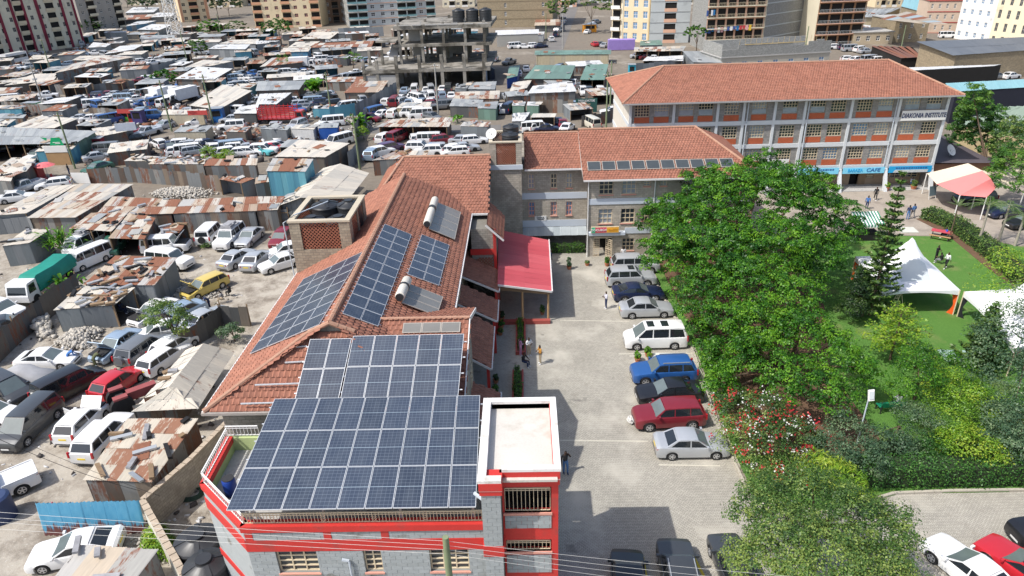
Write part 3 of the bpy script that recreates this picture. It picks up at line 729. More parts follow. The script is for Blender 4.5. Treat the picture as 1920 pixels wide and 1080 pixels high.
# tank tower breaking through the west slope
def tank(name, label, loc, r, h, group='black water tanks', par=None, cat='water tank'):
 o = thing(name, label, cat, loc, random.random(), group) if par is None else par
 b = MB(); n = 20; prof = []
 for k in range(13):
  z = h*.82*k/12; prof.append((r*(1 if k % 3 else 1.035), z))
 rings = [[(rr*math.cos(2*math.pi*i/n), rr*math.sin(2*math.pi*i/n), z) for i in range(n)] for rr, z in prof+[(r*.97, h*.86), (r*.42, h*.94), (r*.4, h*.95)]]
 b.loft(rings); b.obj('tank_body', BLACKTANK, o, 35)
 b = MB(); b.tube([(0, 0, h*.945), (0, 0, h*1.0)], r*.36, 16)
 b.obj('tank_lid', BLACKTANK, o, 35)
 b = MB()
 for i in range(4):
  a = i*math.pi/2; c, s_ = math.cos(a), math.sin(a)
  b.bar((c*r*.36, s_*r*.36, h*.945), (c*r*.95, s_*r*.95, h*.875), r*.2, .05)
 [p_.obj('tank_rib', BLACKTANK, o) for p_ in b.pieces()]; return o
tt = thing('tank_tower', 'stone tank tower with terracotta lattice rising through the hostel roof', 'tower', (-14.2, 46.2, 7.2))
X0, X1, Ya, Yb, Z0, Z1 = -16.3, -12.1, 43.7, 48.9, 7.2, 12.0
TOWB = MBLOCK('tower_block', (.36, .31, .23), (.26, .22, .165), (.20, .18, .15), .40, .20, .014)
b = MB()
for (x0, x1, y0, y1) in ((X0, X0+.75, Ya, Ya+.3), (X1-.75, X1, Ya, Ya+.3), (X0, X0+.75, Yb-.3, Yb), (X1-.75, X1, Yb-.3, Yb), (X1-.3, X1, Ya+.3, Ya+.8), (X1-.3, X1, Yb-.8, Yb-.3), (X0, X0+.3, Ya+.3, Ya+.8), (X0, X0+.3, Yb-.8, Yb-.3), (X1-.3, X1, 46.15, 46.45)): b.box(x0, x1, y0, y1, 9.8, Z1-.14)
each(b, 'corner_pier', TOWB, tt)
b = MB(); b.box(X0, X1, Ya, Yb, Z0-1.2, 9.82); wobj(b, 'base_wall', TOWB, tt)
b = MB()
for q in ((X0-.06, X1+.06, Ya-.06, Ya+.34), (X0-.06, X1+.06, Yb-.34, Yb+.06), (X0-.06, X0+.34, Ya+.34, Yb-.34), (X1-.34, X1+.06, Ya+.34, Yb-.34)): b.box(*q, Z1-.14, Z1)
each(b, 'coping', M('buff_coping', (.48, .42, .32), .85, var=.18), tt)
f = Face(tt, (X0, Ya, 0)); lattice(tt, f, .75, 3.45, 9.85, Z1-.14, .12); f = Face(tt, (X1, Ya, 0), rad(90)); lattice(tt, f, .8, 2.55, 9.85, Z1-.14, .12); lattice(tt, f, 2.8, 4.4, 9.85, Z1-.14, .12)
f = Face(tt, (X1, Yb, 0), rad(180)); lattice(tt, f, .75, 3.45, 9.85, Z1-.14, .12); f = Face(tt, (X0, Yb, 0), rad(-90)); lattice(tt, f, .8, 4.4, 9.85, Z1-.14, .12)
b = MB(); b.tube([(X0-.4, Ya+.4, 7.6), (X0-.4, Ya+.2, Z1-.2), (X0+.2, Ya+.8, Z1+.12), (-14.2, 46.6, Z1+.35)], .045, 8); wobj(b, 'water_pipe', PVC, tt, 40)
for k, (x, y, z, r, h, w) in enumerate(((-15.1, 45.1, 9.82, .95, 2.0, 'front left'), (-13.2, 45.1, 9.82, .95, 2.0, 'front right'), (-14.7, 47.4, 9.82, 1.0, 2.35, 'rear left, taller'), (-12.95, 47.4, 9.82, .88, 2.35, 'rear right, taller'))):
 tank('water_tank', 'black ribbed water tank in the stone tank tower, %s' % w, (x, y, z), r, h)
# arrays on the roof
cm = math.sqrt((XM-XL)**2+(ZR-ZE)**2)
def onE(x, y, lift=.12): return (x, y, ZR-(x-XM)*sl+lift*.9)
def onW(x, y, lift=.12): return (x, y, ZR-(XM-x)*(ZR-ZE)/(XM-XL)+lift)
def rect3(label, A, B, D, nx, ny, **k): return solar(label, A, B, D, nx, ny, **k)
solar('solar array of two panel columns high on the east roof slope beside the ridge', onE(-10.02, 32.3), onE(-8.2, 32.5), onE(-10.06, 45.5), 2, 11, PV2, gap=.03)
solar('short solar array low on the east roof slope between the solar water heaters', onE(-7.7, 39.7), onE(-5.75, 40.0), onE(-7.65, 46.5), 2, 6, PV2, gap=.03)
solar('pale sky-reflecting solar array on the west roof slope', onW(-15.5, 32.2), onW(-11.0, 31.3), onW(-15.0, 41.2), 4, 7, PV2, gap=.03)
solar('solar array of five columns above the hip at the roof front', (-9.30, 27.48, 8.7), (-3.46, 27.5, 8.7), (-9.14, 30.76, 10.4), 5, 2, gap=.03)
solar('two-column solar array at the left of the roof-front panels', (-11.56, 27.44, 8.7), (-9.36, 27.46, 8.7), (-11.36, 30.55, 10.38), 2, 2, gap=.03)
b = MB()
hr = thing('mounting_rails', 'bare white mounting rails left of the roof-front solar panels', 'rails', (-13, 28, 8.3))
for (y, x0) in ((27.7, -14.4), (28.6, -13.9), (29.7, -12.6), (30.5, -12.4)): b.bar((x0, y, 8.35+(y-27.6)*.55), (-11.6, y, 8.4+(y-27.6)*.55), .06)
each(b, 'rail', ALU, hr)
COLL = M('solar_thermal_glass', (.19, .185, .17), .25, 0, var=.2, spec=.5); COLF = M('thermal_frame', (.36, .33, .29), .5)
def heater(label, A, B, D, n, cyl):
 A, B, D = Vector(A), Vector(B), Vector(D); c = (B+D)/2; par = thing('solar_water_heater', label, 'water heater', (c.x, c.y, min(A.z, B.z)), group='solar water heaters'); inv = pmat(par).inverted()
 U = (B-A); V = (D-A)/n; nn = U.cross(V).normalized(); nn = -nn if nn.z < 0 else nn; me, fm = panel_mesh(U.length, V.length, .05)
 for i in range(n):
  o = put('collector', me, par, M=inv @ affine(A+V*i, U, V*.985, nn), mats=[COLL]); put('frame', fm, o, mats=[COLF])
 if cyl:
  b = MB(); d = (D-A).normalized(); q = A-U.normalized()*.25+nn*.3
  b.tube([q+d*.05, q+d*.12, q+d*(D-A).length*.92, q+d*(D-A).length*.97], [.2, .3, .3, .2], 16); wobj(b, 'storage_tank', M('cream_enamel', (.66, .62, .54), .45, var=.1), par, 40)
  b = MB(); b.tube([q-d*.06, q+d*.05], .24, 14); b.tube([q+d*(D-A).length*.5, q+d*(D-A).length*.58], .33, 14); each(b, 'black_band', BLACKTANK, par, 40)
heater('solar water heater with cream cylinder near the top of the east roof', onE(-7.3, 47.7, .3), onE(-5.4, 47.9, .3), onE(-7.3, 53.6, .3), 4, True)
heater('solar water heater with cream cylinder below the short solar array', onE(-7.45, 35.7, .3), onE(-5.45, 35.9, .3), onE(-7.35, 38.3, .3), 3, True)
heater('three flat thermal collectors lying along the cross gable roof', (-6.9, 32.3, 9.6), (-6.9, 33.0, 9.83), (-3.7, 32.3, 9.6), 3, False)
# ---------------------------------------------------------------- rear hostel block across the court
hb = thing('hostel_block', 'three-storey stone hostel block behind the car park with tiled roof and collectors', 'building', (10, 68, 0))
YL, YH = 66.0, 63.4
f = Face(hb, (-3.6, YL, 0)); L = 9.9                        # recessed left part
hl = []
for x in (.55, 2.35, 3.95, 6.2, 7.75):
 hl += [(x, x+.62, 6.45, 7.95), (x, x+.62, 3.55, 5.0)]
hl += [(3.2, 9.8, .0, 1.95), (.4, 2.4, 0, 1.9)]
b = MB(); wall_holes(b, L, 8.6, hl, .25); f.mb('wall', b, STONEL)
for i, (a, c, z0, z1) in enumerate(hl[:-2]): window(f, a, c, z0, z1, .12, 2, 3, frame=PINK if i % 2 else CREAMF, glass=(CURTAIN, BLUEGLASS, GLASS, CURTAIN)[i % 4], sill=PINK, bw=.07)
b = MB(); b.box(0, L-.02, -.06, .0, 5.35, 6.0); b.box(0, L-.02, -.06, 0, 2.35, 3.05); f.each('pale_band', b, BANDP)
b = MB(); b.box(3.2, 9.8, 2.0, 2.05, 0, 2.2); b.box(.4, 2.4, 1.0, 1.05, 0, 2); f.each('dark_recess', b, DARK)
o_ = thing('tin_awning', 'grey corrugated awning over the barred verandah of the hostel', 'awning', (3, 65, 2)); sheets(o_, (-.6, 64.9, 1.75), (6.2, 64.9, 1.75), (6.2, 65.95, 2.3), (-.6, 65.95, 2.3), 8, 1, MSHEET('awning_zinc', [(.42,.47,.50),(.36,.41,.44)], .05), nw=8)
b = MB(); GR = M('black_iron', (.02, .02, .022), .5)
for k in range(6):
 x = 3.9+k*1.05
 for r in (.18, .36, .5):
  pts = [(x+r*math.cos(a*.52), .05, 1.05+r*.8*math.sin(a*.52)) for a in range(13)]; b.tube(pts, .018, 4, cap=False)
 b.box(x-.55, x-.51, .02, .08, 0, 1.95)
f.mb('scroll_grille', b, M('iron_grille', (.16, .12, .11), .5))
b = MB(); b.box(4.55, 5.75, -.08, -.02, 3.02, 3.52); f.mb('name_board', b, WHITE)
INK = M('black_lettering', (.02, .02, .025), .6); f.text('DIXA', .2, INK, 5.15, -.09, 3.34, sx=1.2); b = MB(); b.box(4.83, 5.5, -.095, -.082, 3.13, 3.19); f.mb('board_underline', b, INK)
f = Face(hb, (6.25, YH, 0)); L = 16.0                        # forward right part
hl = []
for x in (.95, 3.15, 9.0, 11.5, 13.6): hl += [(x, x+1.35, 6.55, 8.0), (x, x+1.35, 3.55, 5.05)]
hl += [(5.2, 5.85, 7.3, 8.0), (6.8, 7.45, 7.3, 8.0), (5.2, 5.85, 3.75, 5.05), (6.8, 7.45, 3.75, 5.05), (.55, 2.35, .0, 2.0), (3.4, 4.6, .6, 1.9), (9, 10.35, .7, 2.0), (11.5, 12.85, .7, 2.0)]
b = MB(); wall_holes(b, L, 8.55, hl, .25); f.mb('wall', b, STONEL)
for i, (a, c, z0, z1) in enumerate(hl):
 if z0 < .1: continue
 window(f, a, c, z0, z1, .12, 3 if c-a > 1 else 2, 3, frame=CREAMF, glass=CURTAIN if i % 3 else GLASS, sill=PINK, bw=.06)
b = MB(); b.box(0, L, -.06, .0, 5.55, 6.15); b.box(0, 3.6, -.5, 0, 2.45, 2.75); b.box(3.6, L, -.06, .0, 2.45, 3.05); f.each('pale_band', b, BANDP)
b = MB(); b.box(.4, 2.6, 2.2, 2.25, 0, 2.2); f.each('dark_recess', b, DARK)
b = MB(); b.tube([(-.1, -.1, 0), (-.1, -.1, 8.3)], .06, 8); b.tube([(6.3, -.1, 0), (6.3, -.1, 8.3)], .06, 8); f.each('downpipe', b, WHITE, 40)
LATD = M('cream_lattice_gate', (.60, .50, .36), .6)
def grid_gate(face, x, y, ang, w, h, name='lattice_gate'):
 b = MB(); b.box(0, .05, -.02, .02, 0, h); b.box(w-.05, w, -.02, .02, 0, h)
 for z in (0, h*.45, h-.06): b.box(.05, w-.05, -.02, .02, z, z+.06)
 n = 4
 for i in range(1, n): b.box(w*i/n-.02, w*i/n+.02, -.015, .015, .06, h-.06)
 for j in range(1, 9): b.box(.05, w-.05, -.013, .013, h*j/9-.018, h*j/9+.018)
 o = b.obj(name, LATD, face.p, loc=face.at(x, y, 0), rz=face.rz+ang); return o
grid_gate(f, .5, .0, 0, .62, 2.0); grid_gate(f, 1.75, -.02, rad(-48), .85, 2.0)
b = MB(); b.box(.55, 2.35, -.02, .04, 1.98, 2.12); f.mb('gate_head', b, LATD)
b = MB(); b.box(.2, 2.95, -.6, -.45, 2.78, 3.42); sg = f.mb('shop_sign', b, CREAMF)
for (x0, x1, m) in ((.24, .62, M('sign_green', (.03, .42, .22), .5)), (.62, 1.72, M('sign_red', (.60, .06, .10), .5)), (1.72, 2.91, M('sign_orange', (.80, .40, .04), .5))):
 b = MB(); b.box(x0, x1, -.61, -.602, 2.82, 3.38); f.mb('sign_field', b, m)
f.text('DOCUBOX', .24, WHITE, .98, -.625, 3.1, sx=.92, bold=.004); f.text('PLASTY', .22, M('sign_gold', (.55, .24, .02), .5), 2.33, -.625, 3.08, sx=.85, bold=.004)
b = MB(); b.box(-3.4, 22.2, YL+.3, 77, 0, 8.5); b.box(6.5, 22.2, YH+.3, 66.2, 2.3, 8.4); each(b, 'core_wall', STONEW, hb)
# roofs: one ridge, left eave set back, right eave lower and forward
ZRg, YRg = 11.25, 70.2
tiled(hb, [(.0, 65.3, 8.65), (6.2, 65.3, 8.65), (6.2, YRg, 11.0), (.0, YRg, 11.0)], (0, 1, .48))
tiled(hb, [(5.6, 62.7, 8.25), (22.6, 62.7, 8.25), (17.6, YRg, ZRg), (5.6, YRg, ZRg)], (0, 1, .4))
tiled(hb, [(22.6, 62.7, 8.25), (22.6, 77.5, 8.25), (17.6, YRg, ZRg)], (-1, 0, .55)); tiled(hb, [(17.6, YRg, ZRg), (22.6, 77.5, 8.25), (0, 77.5, 8.3), (0, YRg, 11.0)], (0, -1, .4))
ridge(hb, (5.6, YRg, ZRg+.05), (17.6, YRg, ZRg+.05)); ridge(hb, (0, YRg, 11.05), (5.6, YRg, 11.05)); ridge(hb, (17.6, YRg, ZRg+.05), (22.6, 62.7, 8.32))
gutter(hb, (0, 65.25, 8.6), (6.1, 65.25, 8.6)); gutter(hb, (5.6, 62.65, 8.2), (22.6, 62.65, 8.2)); b = MB(); b.poly([(5.58, 62.7, 8.22), (5.58, 65.3, 8.6), (5.58, YRg, 11.0), (5.58, YRg, ZRg)]); each(b, 'barge_board', FASCIA, hb)
for k in range(10):
 x = 6.1+k*1.42; me, fm = panel_mesh(1.3, 1.2, .06); inv = pmat(hb).inverted()
 y0, z0 = 63.9, 8.78+.06
 p_ = thing('thermal_collector', '%s thermal collector of the row along the hostel eave' % ('leftmost','second','third','fourth','fifth','sixth','seventh','eighth','ninth','rightmost')[k], 'collector', (x, y0, z0), group='collectors along the hostel eave')
 i2 = pmat(p_).inverted(); Mx = affine(Vector((x, y0, z0)), Vector((1.3, 0, 0)), Vector((0, 1.2, .52)))
 put('collector_glass', me, p_, M=i2 @ Mx, mats=[M('collector_dark', (.06, .07, .075), .2, var=.3)]); put('frame', fm, p_, M=i2 @ Mx, mats=[COLF])
# small tower with lattice and tanks
tw = thing('lattice_tower', 'stone roof tower with lattice and stacked black tanks at the hostel corner', 'tower', (-1.8, 67, 0))
X0, X1, Ya, Yb, Z1 = -3.35, -.25, 64.9, 69.4, 11.6
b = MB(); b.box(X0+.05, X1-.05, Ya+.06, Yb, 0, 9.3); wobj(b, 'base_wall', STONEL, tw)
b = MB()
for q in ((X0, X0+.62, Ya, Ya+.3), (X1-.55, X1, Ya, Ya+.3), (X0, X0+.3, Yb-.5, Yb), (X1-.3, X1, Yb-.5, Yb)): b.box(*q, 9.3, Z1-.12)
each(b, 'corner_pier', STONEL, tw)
b = MB()
for q in ((X0-.05, X1+.05, Ya-.05, Ya+.3), (X0-.05, X0+.3, Ya+.3, Yb-.3), (X1-.3, X1+.05, Ya+.3, Yb-.3), (X0-.05, X1+.05, Yb-.3, Yb+.05)): b.box(*q, Z1-.12, Z1)
each(b, 'coping', MATS['buff_coping'], tw); b = MB(); b.box(X0-.08, X1+.08, Ya-.12, Ya, 8.85, 9.3); each(b, 'pale_band', BANDP, tw)
f = Face(tw, (X0, Ya, 0)); lattice(tw, f, .62, 2.55, 9.35, Z1-.12, .1, .22); f = Face(tw, (X1, Ya, 0), rad(90)); lattice(tw, f, .3, 4.0, 9.35, Z1-.12, .1, .22); f = Face(tw, (X0, Yb, 0), rad(-90)); lattice(tw, f, .5, 4.2, 9.35, Z1-.12, .1, .22); f = Face(tw, (X1, Yb, 0), rad(180)); lattice(tw, f, .3, 2.8, 9.35, Z1-.12, .1, .22)
for (x, y, z, h, w) in ((-1.35, 66.4, 9.3, 1.6, 'front'), (-1.3, 68.3, 9.3, 1.7, 'rear')):
 tank('water_tank', 'black water tank inside the hostel corner tower, %s one' % w, (x, y, z), .85, h); tank('water_tank', 'black water tank stacked on top in the hostel corner tower, %s one' % w, (x, y, z+h), .8, 1.25 if w == 'front' else 1.5)
def dish(label, loc, r, aim):
 o = thing('satellite_dish', label, 'dish', loc, aim, 'satellite dishes'); b = MB(); n = 18
 rings = [[(.12*(k/4)**2*r*2-.2, r*(k/4)*math.cos(a*2*math.pi/n), r*(k/4)*math.sin(a*2*math.pi/n)) for a in range(n)] for k in (.05, 1, 2, 3, 4)]
 rr = Matrix.Rotation(rad(-35), 4, 'Y'); rings = [[rr @ Vector(p)+Vector((0, 0, r)) for p in q] for q in rings]
 b.loft(rings, caps=False); b.obj('reflector', WHITE, o, 180); b = MB(); b.tube([(-.1, 0, 0), (-.1, 0, r)], .04, 6); b.bar((0, 0, r*.5), (r*.9, 0, r*1.6), .03); b.obj('mast', STEEL, o)
q = P(933, 252, 11.6); dish('white satellite dish on the rim of the hostel corner tower', (X0+.15, Ya+1.2, 11.6), .55, rad(-110))
# red awning over the entrance
ra = thing('red_awning', 'red sheet awning on timber posts over the hostel entrance', 'awning', (-.2, 55, 0))
REDTIN = MSHEET('red_tin', [(.60,.105,.125),(.56,.09,.11),(.63,.12,.14)], .0, metal=.0, rough=.45)
A, B_, C_, D = Vector((2.05, 50.0, 2.95)), Vector((2.15, 60.2, 3.25)), Vector((-2.6, 61.2, 4.0)), Vector((-2.35, 49.5, 3.9))
b = MB(); dn = Vector((0, 0, -.05)); b.poly([A+dn, B_+dn, C_+dn, D+dn]); wobj(b, 'awning_deck', M('awning_red_deck', (.58, .10, .12), .5, var=.08), ra)
inv = pmat(ra).inverted()
for j in range(2):
 for i in range(11):
  bl = lambda u, v: A*(1-u)*(1-v)+B_*u*(1-v)+C_*u*v+D*(1-u)*v
  p0 = bl(i/11, j/2)+Vector((0, 0, .02+.012*j)); put('roof_sheet', sheet_me(4, REDTIN), ra, M=inv @ affine(p0, bl((i+1)/11, j/2)-bl(i/11, j/2), (bl(i/11, (j+1)/2)-bl(i/11, j/2))*1.01, Vector((0, 0, .35))))
gutter(ra, A+Vector((.03, -.05, 0)), B_+Vector((.05, 0, 0)), .1); gutter(ra, A+Vector((0, -.06, 0)), D+Vector((0, -.06, 0)), .08)
b = MB()
for (x, y, z) in ((1.75, 50.3, 2.95), (-.4, 50.2, 3.4), (1.85, 55, 3.05), (1.9, 59.5, 3.1)): b.tube([(x, y, 0), (x, y, z)], .09, 8)
each(b, 'timber_post', M('tan_timber', (.45, .29, .15), .8, var=.2), ra, 40); b = MB(); b.bar((-2.2, 50.1, 3.3), (1.9, 50.1, 2.8), .08, .35); wobj(b, 'timber_fascia', WOOD, ra)
b = MB(); b.box(-2.6, -2.3, 50.0, 50.3, 0, 3.7); b.box(-2.6, 1.9, 49.75, 50.15, 0, .34); each(b, 'red_plinth', M('red_oxide_kerb', (.34, .075, .06), .7, var=.2), ra)
b = MB(); b.box(-2.6, -2.5, 50.5, 60, 0, 3.6); wobj(b, 'dark_back_wall', STONEW, ra)
# ---------------------------------------------------------------- four-storey institute
ii = thing('institute_building', 'four-storey grey institute with white columns, red panels and tiled roof', 'building', (31, 90, 0))
X0, X1, YI = 12.6, 50.0, 82.0; L = X1-X0; f = Face(ii, (X0, YI, 0))
GREYI = MBLOCK('institute_block', (.30, .285, .265), (.235, .225, .21), (.19, .18, .17), .4, .2, .012)
PALEC = M('pale_grey_column', (.60, .62, .63), .6, var=.08); BRICKR = M('red_brick_panel', (.43, .105, .045), .8, var=.25, vsc=1.3, fine=.35, fsc=9)
FZ = [2.85, 5.7, 8.55]; holes = []; wl = []
BX = [(q-1177)/605*L for q in (1177, 1262, 1346, 1396, 1455, 1512, 1600, 1690, 1782)]; BN = (2, 2, 1, 1, 1, 2, 2, 2); bays = 8
for k, z in enumerate(FZ):
 for i in range(bays):
  x0, x1 = BX[i], BX[i+1]; w = 1.75
  for s in ((.12, .56) if BN[i] == 2 else (.26,)):
   x = x0+(x1-x0)*s; holes.append((x, x+w, z+1.15, z+2.55)); wl.append((x, w, z, k, i, s))
b = MB(); wall_holes(b, L, 11.45, holes, .22, 0, FZ[0]-.0); f.mb('wall', b, GREYI)
for (x, w, z, k, i, s) in wl:
 v = (i*7+k*3+int(s*10)) % 6; gl = (GLASS, GLASS, CURTAIN, GLASS, BLUEGLASS, CURTAIN)[v] if k < 2 else (GLASS, GLASS, CURTAIN)[v % 3]
 window(f, x, x+w, z+1.15, z+2.55, .1, 5, 4, glass=gl, bw=.055)
 if k == 2 and v % 3 != 1:
  b = MB(); b.box(x+.06, x+w-.06, .06, .085, z+1.2, z+1.2+(.5 if v % 2 else .62)); f.mb('window_paper', b, CURTAIN)
 b = MB(); b.box(x-.02, x+w+.02, -.025, .0, z+.42, z+1.1); f.mb('red_panel', b, BRICKR)
b = MB(); b.box(-.1, L+.1, -.12, .0, 11.1, 11.5); f.each('pale_band', b, PALEC)
for z in FZ: b = MB(); b.box(-.1, L+.1, -.14, -.0, z-.12, z+.36); f.each('pale_band', b, PALEC)
for i in range(bays+1):
 x = min(max(BX[i], .12), L-.12)
 if True:
  b = MB(); w = .15; b.add([(x-w, -.2, 2.7), (x+w, -.2, 2.7), (x+w, 0.01, 2.7), (x-w, .01, 2.7), (x-w, -.16, 11.45), (x+w, -.16, 11.45), (x+w, .01, 11.45), (x-w, .01, 11.45)], [(4,5,6,7),(0,1,5,4),(1,2,6,5),(3,0,4,7)])
  f.mb('column', b, PALEC)
  b = MB(); b.add([(x-.2, -1.25, 0), (x+.2, -1.25, 0), (x+.2, -.75, 0), (x-.2, -.75, 0), (x-.16, -.22, 2.75), (x+.16, -.22, 2.75), (x+.16, .1, 2.75), (x-.16, .1, 2.75)], [(4,5,6,7),(0,1,5,4),(1,2,6,5),(2,3,7,6),(3,0,4,7)]); f.mb('raking_foot', b, PALEC)
# ground floor set back
f2 = Face(ii, (X0, YI+1.6, 0)); gh = [(BX[i]+.9, BX[i+1]-.6, .9, 2.2) for i in range(bays) if i != 6]+[(BX[6]+2.2, BX[6]+3.3, 0, 2.2), (BX[6]+4.3, BX[6]+5.2, .9, 2.2)]
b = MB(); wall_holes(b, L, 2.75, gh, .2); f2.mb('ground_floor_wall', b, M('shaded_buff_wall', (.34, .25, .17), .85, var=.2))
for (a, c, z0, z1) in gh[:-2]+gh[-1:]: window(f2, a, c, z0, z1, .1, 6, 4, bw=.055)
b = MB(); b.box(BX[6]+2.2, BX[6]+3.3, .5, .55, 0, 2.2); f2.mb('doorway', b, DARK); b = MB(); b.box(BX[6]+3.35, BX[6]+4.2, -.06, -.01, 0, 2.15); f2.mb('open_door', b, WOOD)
b = MB(); b.box(0, L, 0, 1.6, 2.62, 2.72); f.mb('soffit', b, CEMENT)
b = MB(); b.box(0, L, -.9, 1.7, 0, .12); f.mb('plinth', b, CEMENT)
for (fx, rz, ln) in (((X1, YI, 0), rad(90), 15), ((X1, 97, 0), rad(180), L), ((X0, 97, 0), rad(-90), 15)):
 g = Face(ii, fx, rz); b = MB(); b.box(0, ln, .02, .3, 0, 11.45); g.mb('wall', b, GREYI if rz > 0 else M('cream_end_wall', (.62, .57, .49), .8, var=.12))
 b = MB(); [b.box(0, ln, -.03, .02, z-.12, z+.36) for z in FZ]; g.each('pale_band', b, PALEC)
ZE, ZG = 11.5, 14.3
for pl, up, n in (([(11.6, 80.9, ZE), (51, 80.9, ZE), (45.6, 89.3, ZG), (17.8, 89.3, ZG)], (0, 1, .33), 0), ([(51, 80.9, ZE), (51, 97.8, ZE), (45.6, 89.3, ZG)], (-1, 0, .5), 0), ([(11.6, 97.8, ZE), (11.6, 80.9, ZE), (17.8, 89.3, ZG)], (1, 0, .5), 0), ([(51, 97.8, ZE), (11.6, 97.8, ZE), (17.8, 89.3, ZG), (45.6, 89.3, ZG)], (0, -1, .33), 0)): tiled(ii, pl, up)
for a, c in (((17.8, 89.3), (45.6, 89.3)),): ridge(ii, (*a, ZG+.05), (*c, ZG+.05))
for a in ((11.6, 80.9), (11.6, 97.8)): ridge(ii, (*a, ZE+.05), (17.8, 89.3, ZG+.07))
for a in ((51, 80.9), (51, 97.8)): ridge(ii, (*a, ZE+.05), (45.6, 89.3, ZG+.07))
GB = M('grey_eave_gutter', (.33, .33, .33), .6); gutter(ii, (11.6, 80.84, ZE-.06), (51, 80.84, ZE-.06), .14, GB)
b = MB(); b.box(11.9, 50.7, 81.0, 97.5, ZE-.12, ZE-.06); wobj(b, 'eave_soffit', CEMENT, ii)
b = MB()
for x in (BX[3]+.4, BX[5]+.35, BX[7]-.4): b.tube([(x, -.26, 2.7), (x, -.26, 11.3)], .06, 8)
f.each('downpipe', b, PVC, 40)
# signs
NAVY = M('navy_lettering', (.02, .035, .12), .5)
sg = thing('name_sign', 'white sign with navy letters along the top storey of the institute', 'sign', (X1-2.6, YI-.25, 8.2)); g = Face(sg, (X1-5.35, YI-.34, 0)); b = MB(); b.box(0, 5.2, -.06, 0, 8.55, 9.72); g.mb('sign_board', b, WHITE)
g.text('DIAKONIA INSTITUTE', .54, NAVY, 2.6, -.075, 9.12, sx=.70, shear=.08, bold=.014)
SKYB = M('sky_blue_sign', (.22, .62, .82), .5, var=.06); CYB = M('bright_blue_sign', (.02, .36, .68), .5, var=.1); NB = M('blue_lettering', (.03, .12, .34), .5)
for i0, c in ((6, SKYB), (7, CYB), (5, SKYB)):
 xa, bw = X0+BX[i0]+.25, BX[i0+1]-BX[i0]
 if i0 == 6:
  o_ = thing('cafe_sign', 'pale blue cafe fascia sign between the raking columns', 'sign', (xa+bw/2, YI-.35, 2.3)); g = Face(o_, (xa, YI-.36, 0)); b = MB(); b.box(0, bw-.5, -.05, 0, 2.2, 2.95); g.mb('sign_board', b, c)
  g.text('BARAZA', .42, CYB, bw*.27, -.065, 2.58, sx=.82, bold=.012); g.text('CAFE', .46, NB, bw*.66, -.065, 2.6, sx=1.15, bold=.004, shear=.1)
 else:
  o_ = thing('banner_sign', 'bright blue banner with dark lettering at the right end of the institute' if i0 == 7 else 'pale blue banner half hidden by the big tree at the institute', 'banner', (xa+bw/2, YI-.35, 2.3)); g = Face(o_, (xa, YI-.36, 0)); b = MB(); b.box(0, bw-.5, -.05, 0, 2.2, 3.0); g.mb('banner_cloth', b, c)
  if i0 == 7: b = MB(); b.poly([(.55, -.056, 2.2), (bw-1.0, -.056, 2.2), (bw-.9, -.056, 2.55), (.75, -.056, 2.55)]); g.mb('photo_strip', b, M('banner_print', (.55, .58, .58), .6, var=.5, vsc=4))
  b = MB(); x = .8
  while x < bw-1.3: w_ = random.uniform(.12, .3); b.box(x, x+w_, -.062, -.056, 2.66, 2.86); x += w_+.08
  g.mb('banner_lettering', b, NB)
b = MB(); b.box(X0+BX[4]+.4, X0+BX[4]+2.5, YI-.3, YI-.24, 2.95, 4.2); o_ = tag(b.obj('white_banner', WHITE), 'small white banner below the windows left of the cafe sign', 'banner')
dish('white satellite dish on the grey roof right of the institute', (53.4, 84.5, 3.3), .75, rad(-60))
an = thing('annex_roof', 'low grey-roofed annex beside the right end of the institute', 'annex', (54, 87, 0)); b = MB(); b.add([(50.3, 82.3, 3.1), (58, 82.3, 2.9), (56, 97, 4.2), (50.3, 97, 4.3)], [(0,1,2,3)]); wobj(b, 'roof', M('slate_grey_roof', (.10, .085, .095), .6, var=.2), an); b = MB(); b.box(50.4, 57.5, 82.6, 96, 0, 2.85); wobj(b, 'wall', M('brown_wall', (.25, .13, .08), .8), an)
# ---------------------------------------------------------------- unfinished concrete frame
uf = thing('concrete_frame', 'unfinished bare concrete frame building with three black tanks on top', 'building', (-17, 170, 0))
GX = [-35.6, -32.6, -28.2, -23.0, -18.0, -13.0, -8.6]; GY = [158.5, 166, 174, 182]
FL = [4.2, 8.6, 12.6]
def col(x, y, z0, z1, s=.42): b = MB(); b.box(x-s/2, x+s/2, y-s/2, y+s/2, z0, z1); wobj(b, 'column', CONC, uf)
for i, x in enumerate(GX):
 for j, y in enumerate(GY):
  if i < 2: col(x, y, 0, (6.2, 7.5)[j], .6) if j < 2 else None
  else: col(x, y, 0, FL[2]+(.7 if (i+j) % 2 else 0) if j else 7.1, .7 if j == 0 else .6)
def slab(name, poly, z, th=.45): b = MB(); b.prism(poly, z-th, z); wobj(b, name, CONC, uf)
slab('floor_slab', [(-35.9, 158.1), (-7.2, 158.1), (-6.4, 184.5), (-35.9, 178)], FL[0], .7)
slab('floor_slab', [(-29.8, 165.6), (-7, 165.2), (-6.2, 184.5), (-29, 184.5)], FL[1], .6); slab('floor_slab', [(-29.4, 165.6), (-7, 165.2), (-6.2, 184.5), (-29, 184.5)], FL[2], .8)
slab('landing_slab', [(-33.6, 165), (-28.7, 164), (-28.7, 172), (-32.5, 172)], 9.6, .35)
